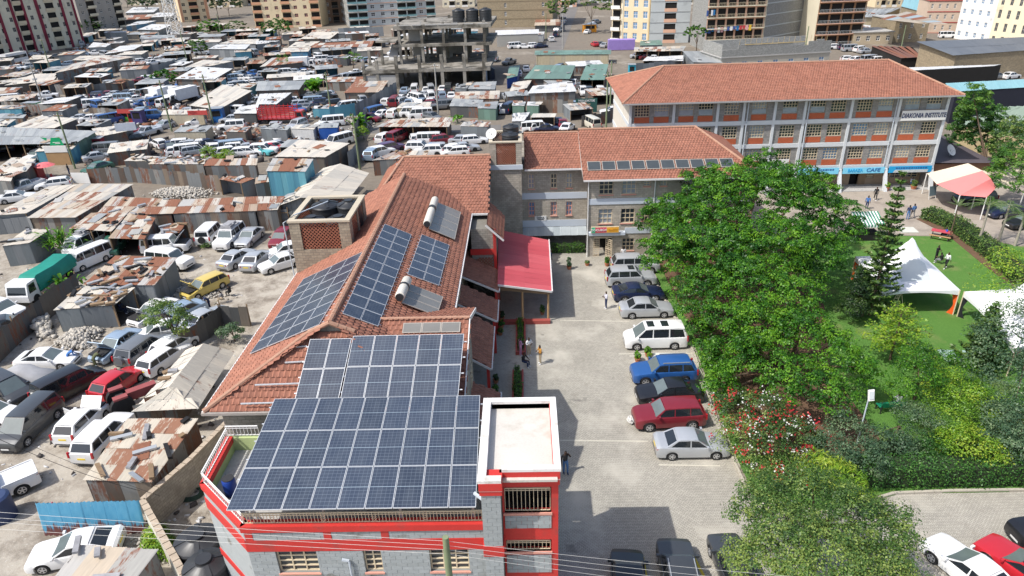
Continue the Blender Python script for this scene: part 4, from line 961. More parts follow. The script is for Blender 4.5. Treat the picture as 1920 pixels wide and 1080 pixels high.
b = MB(); b.obox((-30, 168, 6.7), (2, 0, 0), (0, 6, 2.6), (0, .1, .25)); b.box(-27.0, -23.6, 172, 172.3, FL[1], FL[2]-.6); b.box(-26.4, -23.6, 173, 173.3, FL[0], FL[1]-.45); b.box(-35.4, -28.5, 158.4, 158.7, 0, 3.0); b.box(-22, -15, 183.5, 183.8, 0, 8); b.box(-20, -17, 175, 175.3, FL[0], FL[1]-.6); [b.box(x_, x_+random.uniform(1, 3), 165.3, 165.6, FL[2]+.0, FL[2]+random.uniform(.15, .5)) for x_ in range(-28, -9, 3)]; b.box(-35, -28, 165, 165.3, 0, 3); b.box(-8.5, -8.3, 159, 182, 0, 3.7); each(b, 'infill_wall', CEMENT, uf)
b = MB()
for x in range(5): b.box(GX[2]+x*4.6, GX[1]+x*4.6+4.2, 158.3, 158.5, 6.75, 6.92)
each(b, 'formwork_beam', WOOD, uf)
for x in GX[2:]:
 b = MB()
 for k in range(3): b.bar((x-.1+.1*k, 165.8, FL[2]), (x-.1+.1*k, 165.8, FL[2]+1.0+.2*k), .03)
 each(b, 'rebar', STEEL, uf)
for k, px in enumerate((857, 883, 908)):
 q = P(px, 45, FL[2]+.1); tank('water_tank', 'black water tank on the concrete frame, %s of three' % ('left', 'middle', 'right')[k], (q.x, 171, FL[2]+.02), 1.45, 3.0)
q = P(919, 148, 0); tank('water_tank', 'black tank at the foot of the concrete frame', (q.x, q.y, 0), 1.2, 2.8)
# ---------------------------------------------------------------- apartment blocks
def plain(name, c, **k): return M(name, c, .8, var=k.pop('var', .12), vsc=.35, fine=.1, stain=mul(c, .68), stsc=.22, stth=.64, **k)
def block(label, pl, pr, depth, floors, fh=3.0, bays=6, wall=None, win=None, bands=None, balcony=None, strips=(), roof=None, z0=0.0, ww=.36, wh=1.35, frame=WHITE, end=None, name='apartment_block', cat='building', solid=(), off=0.0, glass=GLASS, end_bays=0, reveal=.18, trim=None, sillz=.95):
 """facade between two ground pixels, storeys of separate windows, balconies, floor bands"""
 A, B = P(*pl), P(*pr); A.z = B.z = 0; d = B-A; L = d.length; rz = math.atan2(d.y, d.x)
 par = thing(name, label, cat, ((A+B)/2), rz, 'apartment blocks'); H = floors*fh+z0
 F = Face.__new__(Face); F.p = par; F.o = Vector((-L/2, 0, 0)); F.rz = 0.0
 bw = L/bays; hs = []; ws = []
 for k in range(floors):
  for i in range(bays):
   if i in solid: continue
   z = z0+k*fh; x = i*bw+bw*(.5-ww/2); w = bw*ww
   if balcony and i in balcony[0]: hs.append((i*bw+.25, (i+1)*bw-.25, z+.1, z+fh-.45)); ws.append((None, i, k))
   else: hs.append((x, x+w, z+sillz, z+sillz+wh)); ws.append(((x, x+w, z+sillz, z+sillz+wh), i, k))
 b = MB(); wall_holes(b, L, H, hs, reveal); F.mb('wall', b, wall)
 for q, i, k in ws:
  z = z0+k*fh
  if q: window(F, *q, .1, 2, 2, frame=frame, glass=glass, bw=.09)
  else:
   x0, x1 = i*bw+.25, (i+1)*bw-.25
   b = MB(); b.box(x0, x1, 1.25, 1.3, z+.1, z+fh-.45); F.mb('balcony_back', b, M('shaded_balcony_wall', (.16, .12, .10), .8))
   window(F, x0+.3, x0+.3+min(1.4, (x1-x0)*.4), z+.9, z+2.1, 1.15, 2, 2, frame=frame, bw=.08)
   b = MB(); o = balcony[3] if len(balcony) > 3 else .7
   b.box(x0-.15, x1+.15, -o, 0, z-.05, z+.12); F.mb('balcony_slab', b, trim or wall)
   b = MB()
   if balcony[2] == 'solid': b.box(x0-.15, x1+.15, -o-.06, -o, z-.05, z+.95)
   else:
    b.box(x0-.15, x1+.15, -o-.03, -o+.03, z+.95, z+1.02); n = max(3, int((x1-x0)/.35))
    for j in range(n+1): xx = x0-.15+(x1-x0+.3)*j/n; b.box(xx-.025, xx+.025, -o-.02, -o+.02, z+.12, z+.95)
    if balcony[2] == 'glass': b.box(x0-.1, x1+.1, -o-.015, -o+.015, z+.25, z+.8)
   F.mb('balcony_rail', b, balcony[1])
 if bands:
  b = MB()
  for k in range(floors+1): b.box(-.05, L+.05, -.08, -.003, z0+k*fh-.14, z0+k*fh+.14)
  F.each('floor_band', b, bands)
 for (u0, u1, m, out) in strips: b = MB(); b.box(L*u0, L*u1, -out, -.002, 0, H); F.mb('facade_strip', b, m)
 b = MB()
 b.box(.01, L-.01, reveal+1.2, depth, 0, H-.02); b.box(.0, .3, .01, reveal+1.21, 0, H-.03); b.box(L-.3, L, .01, reveal+1.21, 0, H-.03); b.box(.3, L-.3, .2, reveal+1.21, H-.4, H-.04); F.mb('side_and_rear_walls', b, end or wall)
 if end_bays:
  for sgn in ('R', 'L'):
   g = Face.__new__(Face); g.p = par; g.o = F.at(L if sgn == 'R' else 0, 0 if sgn == 'R' else depth, 0); g.rz = rad(90 if sgn == 'R' else -90)
   for k in range(floors):
    for i in range(end_bays): x = depth*(i+.5)/end_bays; window(g, x-.6, x+.6, z0+k*fh+1, z0+k*fh+2.2, -.05, 2, 2, frame=frame, bw=.09)
 b = MB(); b.box(-.2, L+.2, -.2, depth+.1, H, H+.25); F.mb('roof_slab', b, roof or CEMENT)
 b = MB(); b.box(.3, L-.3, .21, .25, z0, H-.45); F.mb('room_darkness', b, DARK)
 return par, F, L
CR_ = plain('cream_render', (.66, .60, .46)); MAR = plain('maroon_paint', (.22, .025, .045)); GRN = plain('grey_render', (.34, .32, .29)); ORN = plain('orange_render', (.60, .32, .19)); YLW = plain('yellow_render', (.68, .56, .37)); WHT = plain('white_render', (.76, .75, .72)); LGR = plain('light_grey_render', (.47, .50, .50)); PCH = plain('peach_render', (.66, .40, .28)); OCH = plain('ochre_render', (.50, .38, .21))
TEAL = M('teal_glass_rail', (.25, .45, .46), .3); BRB = MBLOCK('brown_quarry_block', (.36, .29, .19), (.28, .225, .15), (.20, .165, .115), .5, .25, .02); GBK = MBLOCK('grey_hollow_block', (.34, .34, .32), (.26, .26, .245), (.17, .17, .16), .45, .22, .02)
block('tall cream apartment block with maroon vertical stripes at far left', (-95, 122), (160, 85), 16, 9, 3.1, 13, CR_, balcony=((4, 7, 10), CREAMF, 'solid', .25), strips=[(.42, .437, MAR, .35), (.515, .532, MAR, .35), (.60, .617, MAR, .35), (.70, .722, MAR, .3), (.89, .908, MAR, .3), (.985, 1.0, MAR, .3)], ww=.3, frame=GRN, end=CR_)
block('grey apartment block with cream balconies beside the striped tower', (158, 62), (238, 50), 14, 6, 3.1, 5, GRN, balcony=((1, 4), CR_, 'solid', .8), ww=.3, end=GRN, trim=CR_, end_bays=3)
block('yellow and orange apartment block behind the lattice mast', (342, 42), (395, 38), 12, 7, 3.0, 3, YLW, balcony=((1,), ORN, 'solid', .5), strips=[(0, .08, ORN, .2), (.9, 1, ORN, .2)], frame=CREAMF, end=YLW)
block('yellow apartment block with orange balconies left of the blue-railed block', (480, 54), (604, 50), 16, 7, 3.1, 7, YLW, balcony=((0, 3, 6), ORN, 'solid', .6), strips=[(.0, .99, ORN, .02)] if False else (), bands=None, frame=PINK, end=YLW, trim=ORN)
block('brown shaded apartment block squeezed between the yellow and blue-railed blocks', (612, 44), (652, 42), 14, 7, 3.0, 3, plain('brown_render', (.22, .14, .09)), balcony=((1,), GRN, 'rail', .5))
block('wide apartment block with teal railed balconies in the centre distance', (656, 52), (818, 42), 22, 8, 2.9, 9, LGR, balcony=((0, 1, 5, 6, 8), TEAL, 'glass', 1.0), bands=PCH, ww=.4, frame=WHITE, end=GBK, trim=WHT, end_bays=6)
block('windowless brown quarry-stone block in the centre distance', (897, 52), (1036, 50), 24, 6, 3.1, 4, BRB, ww=.12, wh=1.6, solid=(0, 2), bands=plain('dark_course', (.24, .19, .12)), end=BRB)
block('white and cream apartment block with rounded balconies beside the street', (1146, 76), (1216, 80), 16, 6, 3.2, 4, YLW, balcony=((0,), WHT, 'solid', 1.0), ww=.45, wh=2.0, frame=WHITE, glass=BLUEGLASS, sillz=.6, strips=[(.26, .30, CR_, .12), (.97, 1, OCH, .15)], end=WHT, trim=WHT)
block('plain grey concrete block with one column of dark stair openings', (1217, 81), (1290, 80), 15, 7, 3.0, 3, LGR, balcony=((1,), PCH, 'solid', .05), solid=(0, 2), bands=M('groove_grey', (.38, .40, .40), .8), end=LGR)
block('orange galleried apartment block hung with washing lines', (1320, 96), (1426, 92), 14, 6, 2.9, 6, PCH, balcony=((0, 1, 2, 3, 4, 5), CREAMF, 'rail', 1.1), end=GBK, trim=CR_, bands=CR_)
block('tall blank grey block wall joined to the galleried block', (1428, 92), (1500, 78), 14, 7, 3.0, 3, GBK, solid=(0, 1, 2), bands=LGR, end=CR_)
block('brown galleried apartment block with washing on its rails', (1524, 86), (1612, 82), 14, 6, 2.9, 4, plain('dark_brown_render', (.30, .17, .09)), balcony=((0, 1, 2, 3), LGR, 'rail', 1.0), end=CR_, trim=PCH)
block('pink and red balcony house in the far right distance', (1730, 62), (1800, 62), 12, 3, 3.1, 5, plain('pale_pink_render', (.60, .47, .36)), bands=M('red_band_far', (.36, .06, .05), .7), ww=.3, roof=M('red_roof_far', (.42, .09, .07), .7))
block('slim white apartment block with blue windows at far right', (1788, 72), (1862, 84), 14, 7, 3.0, 5, WHT, ww=.36, frame=WHITE, glass=BLUEGLASS, end=WHT)
block('cream apartment block with tall paired windows at the right edge', (1850, 86), (1990, 104), 16, 6, 3.3, 8, plain('pale_cream_render', (.74, .66, .47)), ww=.34, wh=2.1, frame=GRN, end=WHT, sillz=.6)
# unfinished grey block house in front of the galleries, and the quarry-stone houses
par, F_, L_ = block('roofless grey block house with ragged wall tops behind the institute', (1350, 136), (1552, 124), 12, 1, 3.2, 7, M('plastered_block', (.42, .39, .33), .9, var=.2), ww=.34, frame=WHITE, glass=BLUEGLASS, end=GBK, name='unfinished_house')
b = MB()
for i in range(14): x = i*L_/14; b.box(x, x+L_/14-.02, 0, .25, 3.5, 3.5+(2.6 if 1 < i < 9 or i > 10 else 1.6)+random.uniform(-.3, .3))
F_.each('upper_blockwork', b, GBK); b = MB(); b.box(.1, .35, .3, 11, 3.5, 6.2); b.box(.3, L_-.3, 11, 11.3, 3.5, 5.8); F_.each('upper_blockwork', b, GBK)
b = MB(); [b.bar((L_*i/20, .1, 5.9), (L_*i/20+.1, .1, 7.0+random.random()*.5), .05) for i in range(3, 20)]; b.box(L_*.2, L_*.75, -.05, .02, 5.9, 6.1); F_.each('timber_prop', b, M('new_timber', (.50, .38, .19), .8))
par, F_, L_ = block('quarry-stone house with a rust and blue sheet roof in the right distance', (1672, 80), (1735, 78), 14, 2, 3.0, 3, BRB, ww=.25, end=BRB, name='stone_house')
sheets(par, par.matrix_world @ Vector((0,0,0)) if False else P(1650, 36, 7.0), P(1725, 44, 7.0), P(1778, 46, 7.6), P(1700, 22, 8.2), 7, 2, MSHEET('far_rust', [(.45,.40,.33),(.40,.34,.27),(.36,.44,.48)], .6), nw=6)
block('low stone house with white gate behind the right-hand scrapyard', (1598, 84), (1672, 82), 10, 1, 3.2, 4, plain('tan_render', (.46, .38, .27)), ww=.4, end=BRB, name='stone_house')
def simple_house(label, pts, z, zr, wall, roofm, name='warehouse', cat='building', sheet=None, nx=8, ny=2, wallsheet=None):
 """four roof-corner pixels at heights z (front) and zr (rear)"""
 q = [P(*pts[0], z), P(*pts[1], z), P(*pts[2], zr), P(*pts[3], zr)]; c = sum(q, Vector())/4
 par = thing(name, label, cat, (c.x, c.y, 0)); ins = [p+(Vector((c.x, c.y, p.z))-p)*.03 for p in q]
 b = MB(); n = 4
 for i in range(4):
  a, d = ins[i], ins[(i+1) % 4]; b.poly([(a.x, a.y, 0), (d.x, d.y, 0), (d.x, d.y, d.z-.05), (a.x, a.y, a.z-.05)])
 wobj(b, 'wall', wall, par); sheets(par, *q, nx, ny, sheet or roofm, nw=6); return par
GREYTIN = MSHEET('grey_box_profile', [(.15,.165,.185),(.165,.18,.20)], .0, metal=.1); BLUETIN = MSHEET('pale_blue_tin', [(.26,.50,.55),(.28,.52,.57)], .05, metal=.05); WTIN = MSHEET('white_tin', [(.70,.71,.71),(.66,.67,.68)], .05, metal=.05); GREENTIN = MSHEET('green_tin', [(.16,.27,.22),(.18,.30,.25),(.15,.24,.20)], .12, metal=.05); PGREEN = MSHEET('pale_green_tin', [(.30,.38,.29),(.32,.40,.31)], .03, metal=.05)
simple_house('stone warehouse with a long dark grey sheet roof at the right edge', [(1790,104), (1990,90), (2010,66), (1722,78)], 5.5, 6.5, BRB, GREYTIN, nx=10)
simple_house('open shed with a white sheet roof behind the institute right end', [(1715,132), (1862,124), (1880,121), (1700,127)], 4.2, 4.4, DARK, WTIN, nx=10, ny=1, name='open_shed')
simple_house('long shed with a pale blue sheet roof beside the institute', [(1790,172), (1990,160), (1990,145), (1775,156)], 5.2, 5.6, M('dark_navy_wall', (.02, .022, .035), .8), BLUETIN, nx=12, ny=1, name='long_shed')
simple_house('pale green sheet roof behind the trees at the right edge', [(1790,232), (1960,262), (1990,195), (1880,200)], 3.6, 4.6, M('buff_wall', (.42, .34, .20), .85), PGREEN, nx=8, name='long_shed')
simple_house('low rusty open shed in the right-hand scrapyard', [(1690,109), (1730,107), (1712,88), (1634,86)], 2.8, 3.2, DARK, MSHEET('dark_rust', [(.28,.14,.08),(.24,.11,.07)], .8), nx=6, ny=1, name='open_shed')
simple_house('white-roofed long building beyond the concrete frame', [(930,66), (1010,63), (1010,55), (930,57)], 3.5, 4, plain('grey_shop', (.35,.34,.31)), WTIN, nx=5, ny=1, name='shop')
simple_house('blue sheet roof on the far right skyline', [(1690,12), (1735,24), (1738,-12), (1700,-10)], 5, 6, BRB, BLUETIN, nx=4, ny=1, name='shop')
# purple container, lattice mast
PURP = M('purple_container', (.34, .24, .55), .6, var=.15)
A, B = P(1140, 95), P(1190, 94); ct = thing('container', 'lilac shipping container beside the street', 'container', (A+B)/2, math.atan2((B-A).y, (B-A).x)); L_ = (B-A).length; b = MB(); k = 30
for i in range(k): x = -L_/2+L_*i/k; b.box(x, x+L_/k*.6, -.06, 0.0, .15, 2.9)
b.box(-L_/2, L_/2, 0, 2.6, .1, 2.95); b.obj('container_shell', PURP, ct)
mq = P(332, 74); ms = thing('lattice_mast', 'white lattice telecom mast rising from the far shacks', 'mast', mq); b = MB(); hh = 34
for k in range(14):
 z0_, z1_ = hh*k/14, hh*(k+1)/14; r0, r1 = 2.2-1.4*k/14, 2.2-1.4*(k+1)/14
 c0 = [Vector((sx*r0, sy*r0, z0_)) for sx, sy in ((-1,-1),(1,-1),(1,1),(-1,1))]; c1 = [Vector((sx*r1, sy*r1, z1_)) for sx, sy in ((-1,-1),(1,-1),(1,1),(-1,1))]
 for i in range(4): b.bar(c0[i], c1[i], .2); b.bar(c0[i], c1[(i+1) % 4], .12); b.bar(c1[i], c0[(i+1) % 4], .12)
b.obj('lattice', WHITE, ms)
# washing
CL = [M('cloth_%d' % i, c, .9, var=.15) for i, c in enumerate(((.7,.7,.7),(.03,.03,.04),(.5,.05,.06),(.05,.1,.3),(.65,.35,.35),(.02,.15,.35),(.7,.45,.05)))]
for (a, c, Y, z, n, lab) in ((( 1322,54), (1410,46), 203.2, 0, 15, 'row of dark and pink washing on the upper gallery'), ((1325,20), (1342,18), 203, 0, 4, 'short row of washing at the left of the top gallery'), ((1525,25), (1556,22), 210.6, 0, 6, 'row of white and yellow washing on the brown block'), ((1524,57), (1545,54), 210.6, 0, 5, 'row of pale washing low on the brown block')):
 a, c = PY(*a, Y), PY(*c, Y-1.2); o = thing('washing_line', lab, 'washing', (a+c)/2, 0, 'washing on the galleries')
 for i in range(n):
  p = a+(c-a)*((i+.5)/n); b = MB(); w = (c-a).length/n*.4; h = random.uniform(.8, 1.5); b.box(p.x-w, p.x+w, p.y-.03, p.y+.03, p.z-h, p.z); wobj(b, 'garment', random.choice(CL), o)
# ---------------------------------------------------------------- vehicles (x forward, ground at z=0)
def lerp(pts, x):
 for (x0, y0), (x1, y1) in zip(pts, pts[1:]):
  if x0 >= x >= x1: return y0+(y1-y0)*(x0-x)/max(1e-6, x0-x1)
 return pts[-1][1] if x < pts[-1][0] else pts[0][1]
# L, W, lower-body top line (x,z), cabin base front/rear x, roof front/rear x, roof z, wheel x front/rear, wheel radius, side window splits, ground clearance
CARS = {
 'saloon': dict(L=4.5, W=1.74, top=[(2.25,.60),(2.18,.70),(1.9,.78),(.95,.92),(0,.93),(-1.35,.97),(-2.05,.98),(-2.25,.86)], cb=(1.0,-1.62), rf=(.25,-.98), H=1.46, wx=(1.38,-1.3), r=.31, sp=(-.2,), cl=.2),
 'hatchback': dict(L=3.95, W=1.69, top=[(1.97,.62),(1.9,.72),(1.6,.82),(.95,.96),(0,.98),(-1.6,1.02),(-1.97,.95)], cb=(1.05,-1.9), rf=(.3,-1.45), H=1.52, wx=(1.25,-1.22), r=.3, sp=(-.25,), cl=.2),
 'estate': dict(L=4.45, W=1.7, top=[(2.22,.6),(2.15,.7),(1.8,.78),(1.0,.93),(0,.95),(-2.0,.98),(-2.22,.92)], cb=(1.05,-2.15), rf=(.35,-1.8), H=1.48, wx=(1.38,-1.3), r=.3, sp=(-.2,-1.15), cl=.2),
 'suv': dict(L=4.6, W=1.8, top=[(2.3,.72),(2.22,.88),(1.9,.98),(1.0,1.08),(0,1.1),(-2.0,1.13),(-2.3,1.05)], cb=(1.05,-2.22), rf=(.42,-1.85), H=1.70, wx=(1.42,-1.38), r=.36, sp=(-.2,-1.2), cl=.26),
 'offroader': dict(L=4.9, W=1.88, top=[(2.45,.85),(2.4,1.02),(2.1,1.08),(1.15,1.14),(0,1.15),(-2.3,1.15),(-2.45,1.1)], cb=(1.1,-2.4), rf=(.75,-2.25), H=1.92, wx=(1.5,-1.4), r=.4, sp=(.05,-.95), cl=.32),
 'minivan': dict(L=4.8, W=1.83, top=[(2.4,.66),(2.33,.82),(2.05,.95),(1.55,1.08),(0,1.1),(-2.1,1.12),(-2.4,1.05)], cb=(1.7,-2.34), rf=(.85,-2.1), H=1.9, wx=(1.5,-1.4), r=.33, sp=(.3,-.95), cl=.2),
 'van': dict(L=4.7, W=1.72, top=[(2.35,.75),(2.3,.98),(2.15,1.08),(1.9,1.12),(0,1.12),(-2.2,1.12),(-2.35,1.08)], cb=(2.1,-2.32), rf=(1.45,-2.22), H=1.98, wx=(1.4,-1.25), r=.32, sp=(.85,-.4,-1.4), cl=.2),
 'pickup': dict(L=5.1, W=1.78, top=[(2.55,.75),(2.5,.9),(2.2,.98),(1.2,1.05),(0,1.07),(-2.4,1.05),(-2.55,1.0)], cb=(1.25,-.62), rf=(.62,-.5), H=1.72, wx=(1.6,-1.5), r=.36, sp=(.12,), cl=.28),
 'coupe': dict(L=4.5, W=1.78, top=[(2.25,.58),(2.18,.68),(1.85,.76),(.85,.88),(0,.9),(-1.4,.96),(-2.1,.99),(-2.25,.88)], cb=(.95,-1.8), rf=(.1,-.95), H=1.38, wx=(1.4,-1.3), r=.32, sp=(-.35,), cl=.18),
}
PLATEY = M('yellow_plate', (.75, .55, .04), .5); PLATEW = M('white_plate', (.7, .7, .68), .5)
HEADL = M('headlamp_glass', (.62, .64, .66), .12, spec=.8, pos=False); TAILL = M('tail_lamp', (.38, .015, .02), .2, spec=.6, pos=False); TRIM = M('black_trim', (.03, .03, .032), .6, pos=False)
def arc_z(c, x):
 z = c['cl']
 for wx in c['wx']:
  R = c['r']*1.2
  if abs(x-wx) < R: z = max(z, c['r']*.95+math.sqrt(R*R-(x-wx)**2)*.92)
 return z
def car_meshes(kind):
 c = CARS[kind]; L, W = c['L'], c['W']; h = L/2; hw = W/2
 xs = {h, h-.04, h-.12, h-.3, -h, -h+.04, -h+.12, -h+.3, *[q[0] for q in c['top']]}
 for wx in c['wx']:
  for k in range(-5, 6): xs.add(round(wx+c['r']*1.2*math.sin(k/5*math.pi/2)*.999, 3))
  xs |= {wx-c['r']*1.22, wx+c['r']*1.22}
 xs |= {0.0, c['cb'][0], c['cb'][1]}; xs = sorted([x for x in xs if -h <= x <= h], reverse=True)
 def wid(x):
  e = (abs(x)-(h-.45))/.45; k = .9 if x > 0 else .94; return hw*(1-(1-k+.05)*max(0, e)**2.2)
 bd = MB(); rings = []
 for x in xs:
  zb, zt, w = arc_z(c, x), lerp(c['top'], x), wid(x)
  zb = min(zb, zt-.1)
  end = .0 if abs(x) < h-.02 else .08; zb2 = zb+end
  q = [(w*.84, zb2), (w*.965, zb2+.03), (w, max(zb2+.06, zb2+(zt-zb2)*.4)), (w*.985, max(zb2+.08, zt-.13)), (w*.95, zt-.03), (w*.82, zt+.004), (w*.42, zt+.022), (0, zt+.028)]
  rings.append([(x, -y, z) for y, z in q]+[(x, y, z) for y, z in reversed(q[:-1])])
 bd.loft(rings, closed=True)
 # cabin
 (a, b_), (p, q_), H = c['cb'], c['rf'], c['H']; za, zb = lerp(c['top'], a)-.0, lerp(c['top'], b_)-.0; zm = lerp(c['top'], 0)
 wb, wr = hw*.935, hw*.76; gl = {'windscreen': MB(), 'rear_window': MB(), 'side_window': [MB(), MB()]}
 rg = []
 for u in (0, .12, .5, .88, 1):          # crowned roof
  x = p+(q_-p)*u; dz = -.05 if u in (0, 1) else (-.012 if u in (.12, .88) else 0)
  rg.append([(x, wr*s, H+dz-(.05 if abs(s) == 1 else .014 if abs(s) > .6 else 0)) for s in (-1, -.8, 0, .8, 1)])
 bd.loft(rg, closed=False, caps=False)
 T = lambda x, s: (x, wr*s, H-.05-(.05 if x in (p, q_) else 0))
 def framed(quad, mg, gm, inset=.012):
  Q = [Vector(v) for v in quad]; n = (Q[1]-Q[0]).cross(Q[3]-Q[0]).normalized()
  f = lambda u, v: Q[0]*(1-u)*(1-v)+Q[1]*u*(1-v)+Q[2]*u*v+Q[3]*(1-u)*v
  l, r, d, t = mg; I = [f(l, d), f(1-r, d), f(1-r, 1-t), f(l, 1-t)]
  bd.add(Q+I, [(0,1,5,4),(1,2,6,5),(2,3,7,6),(3,0,4,7)]); gm.poly([v+n*.004 for v in I])
 wbf, wbr = wb*.97, wb*.96
 A = lambda s: (a, wbf*s, za-.02); B = lambda s: (b_, wbr*s, zb-.02)
 framed([A(-1), A(1), (p, wr, H-.10), (p, -wr, H-.10)], (.05, .05, .06, .05), gl['windscreen'])
 framed([B(1), B(-1), (q_, -wr, H-.10), (q_, wr, H-.10)], (.08, .08, .10 if kind != 'offroader' else .25, .1), gl['rear_window'])
 for s in (-1, 1):
  cuts = [0]+[(a-x)/(a-b_) for x in c['sp']]+[1]; g = gl['side_window'][0 if s < 0 else 1]
  lo = lambda u: Vector((a+(b_-a)*u, wb*s*(1-.03*abs(2*u-1)**3), za+(zb-za)*u-.02)); hi = lambda u: Vector((p+(q_-p)*u, wr*s, H-.10+.05*(1-abs(2*u-1)**6)))
  for i in range(len(cuts)-1):
   u0, u1 = cuts[i], cuts[i+1]; u2 = lambda u: min(1, max(0, (a+(b_-a)*u-p)/(q_-p)))
   qd = [lo(u1), lo(u0), hi(u2(u0)), hi(u2(u1))] if s > 0 else [lo(u0), lo(u1), hi(u2(u1)), hi(u2(u0))]
   e0 = .12 if i == 0 else .035; e1 = .12 if i == len(cuts)-2 else .035
   framed(qd, ((e1, e0) if s > 0 else (e0, e1))+(.1, .1), g)
 if kind == 'pickup':
  bd.box(-2.5, -.7, -hw*.94, -hw*.86, 1.0, 1.12); bd.box(-2.5, -.7, hw*.86, hw*.94, 1.0, 1.12); bd.box(-2.54, -2.46, -hw*.9, hw*.9, 1.0, 1.12)
 lt = []; zt = lerp(c['top'], h-.1)
 for s in (-1, 1):
  m = MB(); w = wid(h-.12)*s; x = h-.05; m.add([(x+.015, w*.62, zt-.17), (x-.22, w*1.0, zt-.15), (x-.25, w*.97, zt-.04), (x-.04, w*.62, zt-.03), (x-.2, w*.6, zt-.1), (x-.35, w*.9, zt-.1)], [(0,1,2,3),(1,5,2),(0,3,4)]); lt.append(m)
 tl = []; zt2 = lerp(c['top'], -h+.1)
 for s in (-1, 1):
  m = MB(); w = wid(-h+.1)*s; x = -h; m.add([(x-.008, w*.6, zt2-.28), (x+.02, w*.95, zt2-.28), (x+.18, w*1.02, zt2-.25), (x+.16, w*1.0, zt2-.08), (x+.015, w*.93, zt2-.07), (x-.008, w*.6, zt2-.1)], [(0,1,4,5),(1,2,3,4)]); tl.append(m)
 if kind in ('minivan', 'suv', 'van', 'hatchback', 'estate', 'offroader'):
  tl = []
  for s in (-1, 1): m = MB(); w = wid(-h+.1)*s; m.obox((-h+.03, w*.93, zt2-.12), (.1, 0, 0), (0, .13, 0), (.02, 0, .4)); tl.append(m)
 gr = MB(); gr.box(h-.06, h+.006, -hw*.45, hw*.45, .45, .58); gr.box(h-.06, h+.004, -hw*.62, hw*.62, .24, .33); gr.box(-h-.004, -h+.06, -hw*.7, hw*.7, .26, .34)
 gr.box(-h*.9, h*.9, -hw*.82, hw*.82, .22, .36)      # dark underside
 pl = MB(); pl.box(-h-.014, -h+.02, -.26, .26, .62, .74); pw = MB(); pw.box(h-.02, h+.014, -.26, .26, .36, .47)
 mr = MB()
 for s in (-1, 1): mr.obox((a-.22, hw*1.06*s, za+.12), (.12, 0, 0), (0, .2, 0), (0, 0, .13))
 r = c['r']; ty = MB(); n = 18
 def wr_(R, y): return [(R*math.cos(2*math.pi*i/n), y, R*math.sin(2*math.pi*i/n)) for i in range(n)]
 ty.loft([wr_(r*.66, -.1), wr_(r*.93, -.105), wr_(r, -.075), wr_(r, .075), wr_(r*.93, .105), wr_(r*.66, .1)])
 rm = MB(); rm.loft([wr_(r*.66, -.085), wr_(r*.66, -.102), wr_(r*.57, -.108), wr_(r*.56, -.06)], caps=False)
 for k in range(5):
  t_ = k*2*math.pi/5; rm.bar((0, -.09, 0), (r*.6*math.cos(t_), -.1, r*.6*math.sin(t_)), .075, .03, up=(0, 1, 0))
 rm.loft([wr_(.05, -.085), wr_(.05, -.112), wr_(.01, -.112)], caps=False); rm.add(wr_(r*.6, -.055), [tuple(range(n))], 1)
 out = dict(body=bd, gl=gl, lt=lt, tl=tl, gr=gr, pl=pl, pw=pw, mr=mr, ty=ty, rm=rm, c=c)
 me = {'body': bd.mesh('body', [WHITE], 32), 'windscreen': gl['windscreen'].mesh('windscreen', [M('windscreen_glass', (.13, .16, .16), .08, var=.3, spec=.8, pos=False)]), 'rear_window': gl['rear_window'].mesh('rear_window', [CARGLASS]), 'side_window': [g.mesh('side_window', [CARGLASS]) for g in gl['side_window']],  # windscreen base colour lightened to carry the sky's reflection
   'headlight': [m.mesh('headlight', [HEADL]) for m in lt], 'tail_light': [m.mesh('tail_light', [TAILL]) for m in tl], 'lower_trim': gr.mesh('lower_trim', [TRIM]), 'plate': pl.mesh('number_plate', [PLATEY]), 'platew': pw.mesh('number_plate', [PLATEW]), 'mirror': [], 'tyre': ty.mesh('tyre', [RUBBER], 40), 'rim': rm.mesh('rim', [ALLOY, TRIM], 40)}
 me['mirror'] = [q.mesh('mirror', [TRIM]) for q in mr.pieces()]
 # far version: one mesh
 far = MB(); far.v += bd.v; far.f += bd.f; far.m += [0]*len(bd.f)
 def addm(m, k): far.add(m.v, m.f, k)
 for g in (gl['windscreen'], gl['rear_window'], *gl['side_window']): addm(g, 1)
 for wx in c['wx']:
  for s in (-1, 1): far.add([(x+wx, y*(1 if s < 0 else -1)+s*(hw-.12), z+r) for x, y, z in ty.v], ty.f, 2)
 for m in lt: addm(m, 3)
 for m in tl: addm(m, 4)
 addm(gr, 2); me['far'] = far.mesh('car_body', [WHITE, CARGLASS, RUBBER, HEADL, TAILL], 32); me['c'] = c
 return me
CM = {}
PAINT = dict(white=(.78,.78,.77), silver=(.50,.52,.54), grey=(.20,.21,.22), darkgrey=(.07,.075,.08), black=(.012,.012,.014), red=(.50,.02,.03), maroon=(.20,.015,.025), blue=(.02,.09,.28), navy=(.012,.02,.06), lightblue=(.34,.44,.55), teal=(.10,.42,.44), yellow=(.62,.47,.12), green=(.03,.12,.08), cream=(.62,.58,.48), gold=(.42,.36,.25), purple=(.09,.05,.12))
def paint(n): return MPAINT('car_paint_'+n, PAINT[n], .3 if n not in ('silver', 'lightblue', 'grey') else .32, .35 if n in ('silver', 'grey', 'lightblue', 'darkgrey') else 0.0)
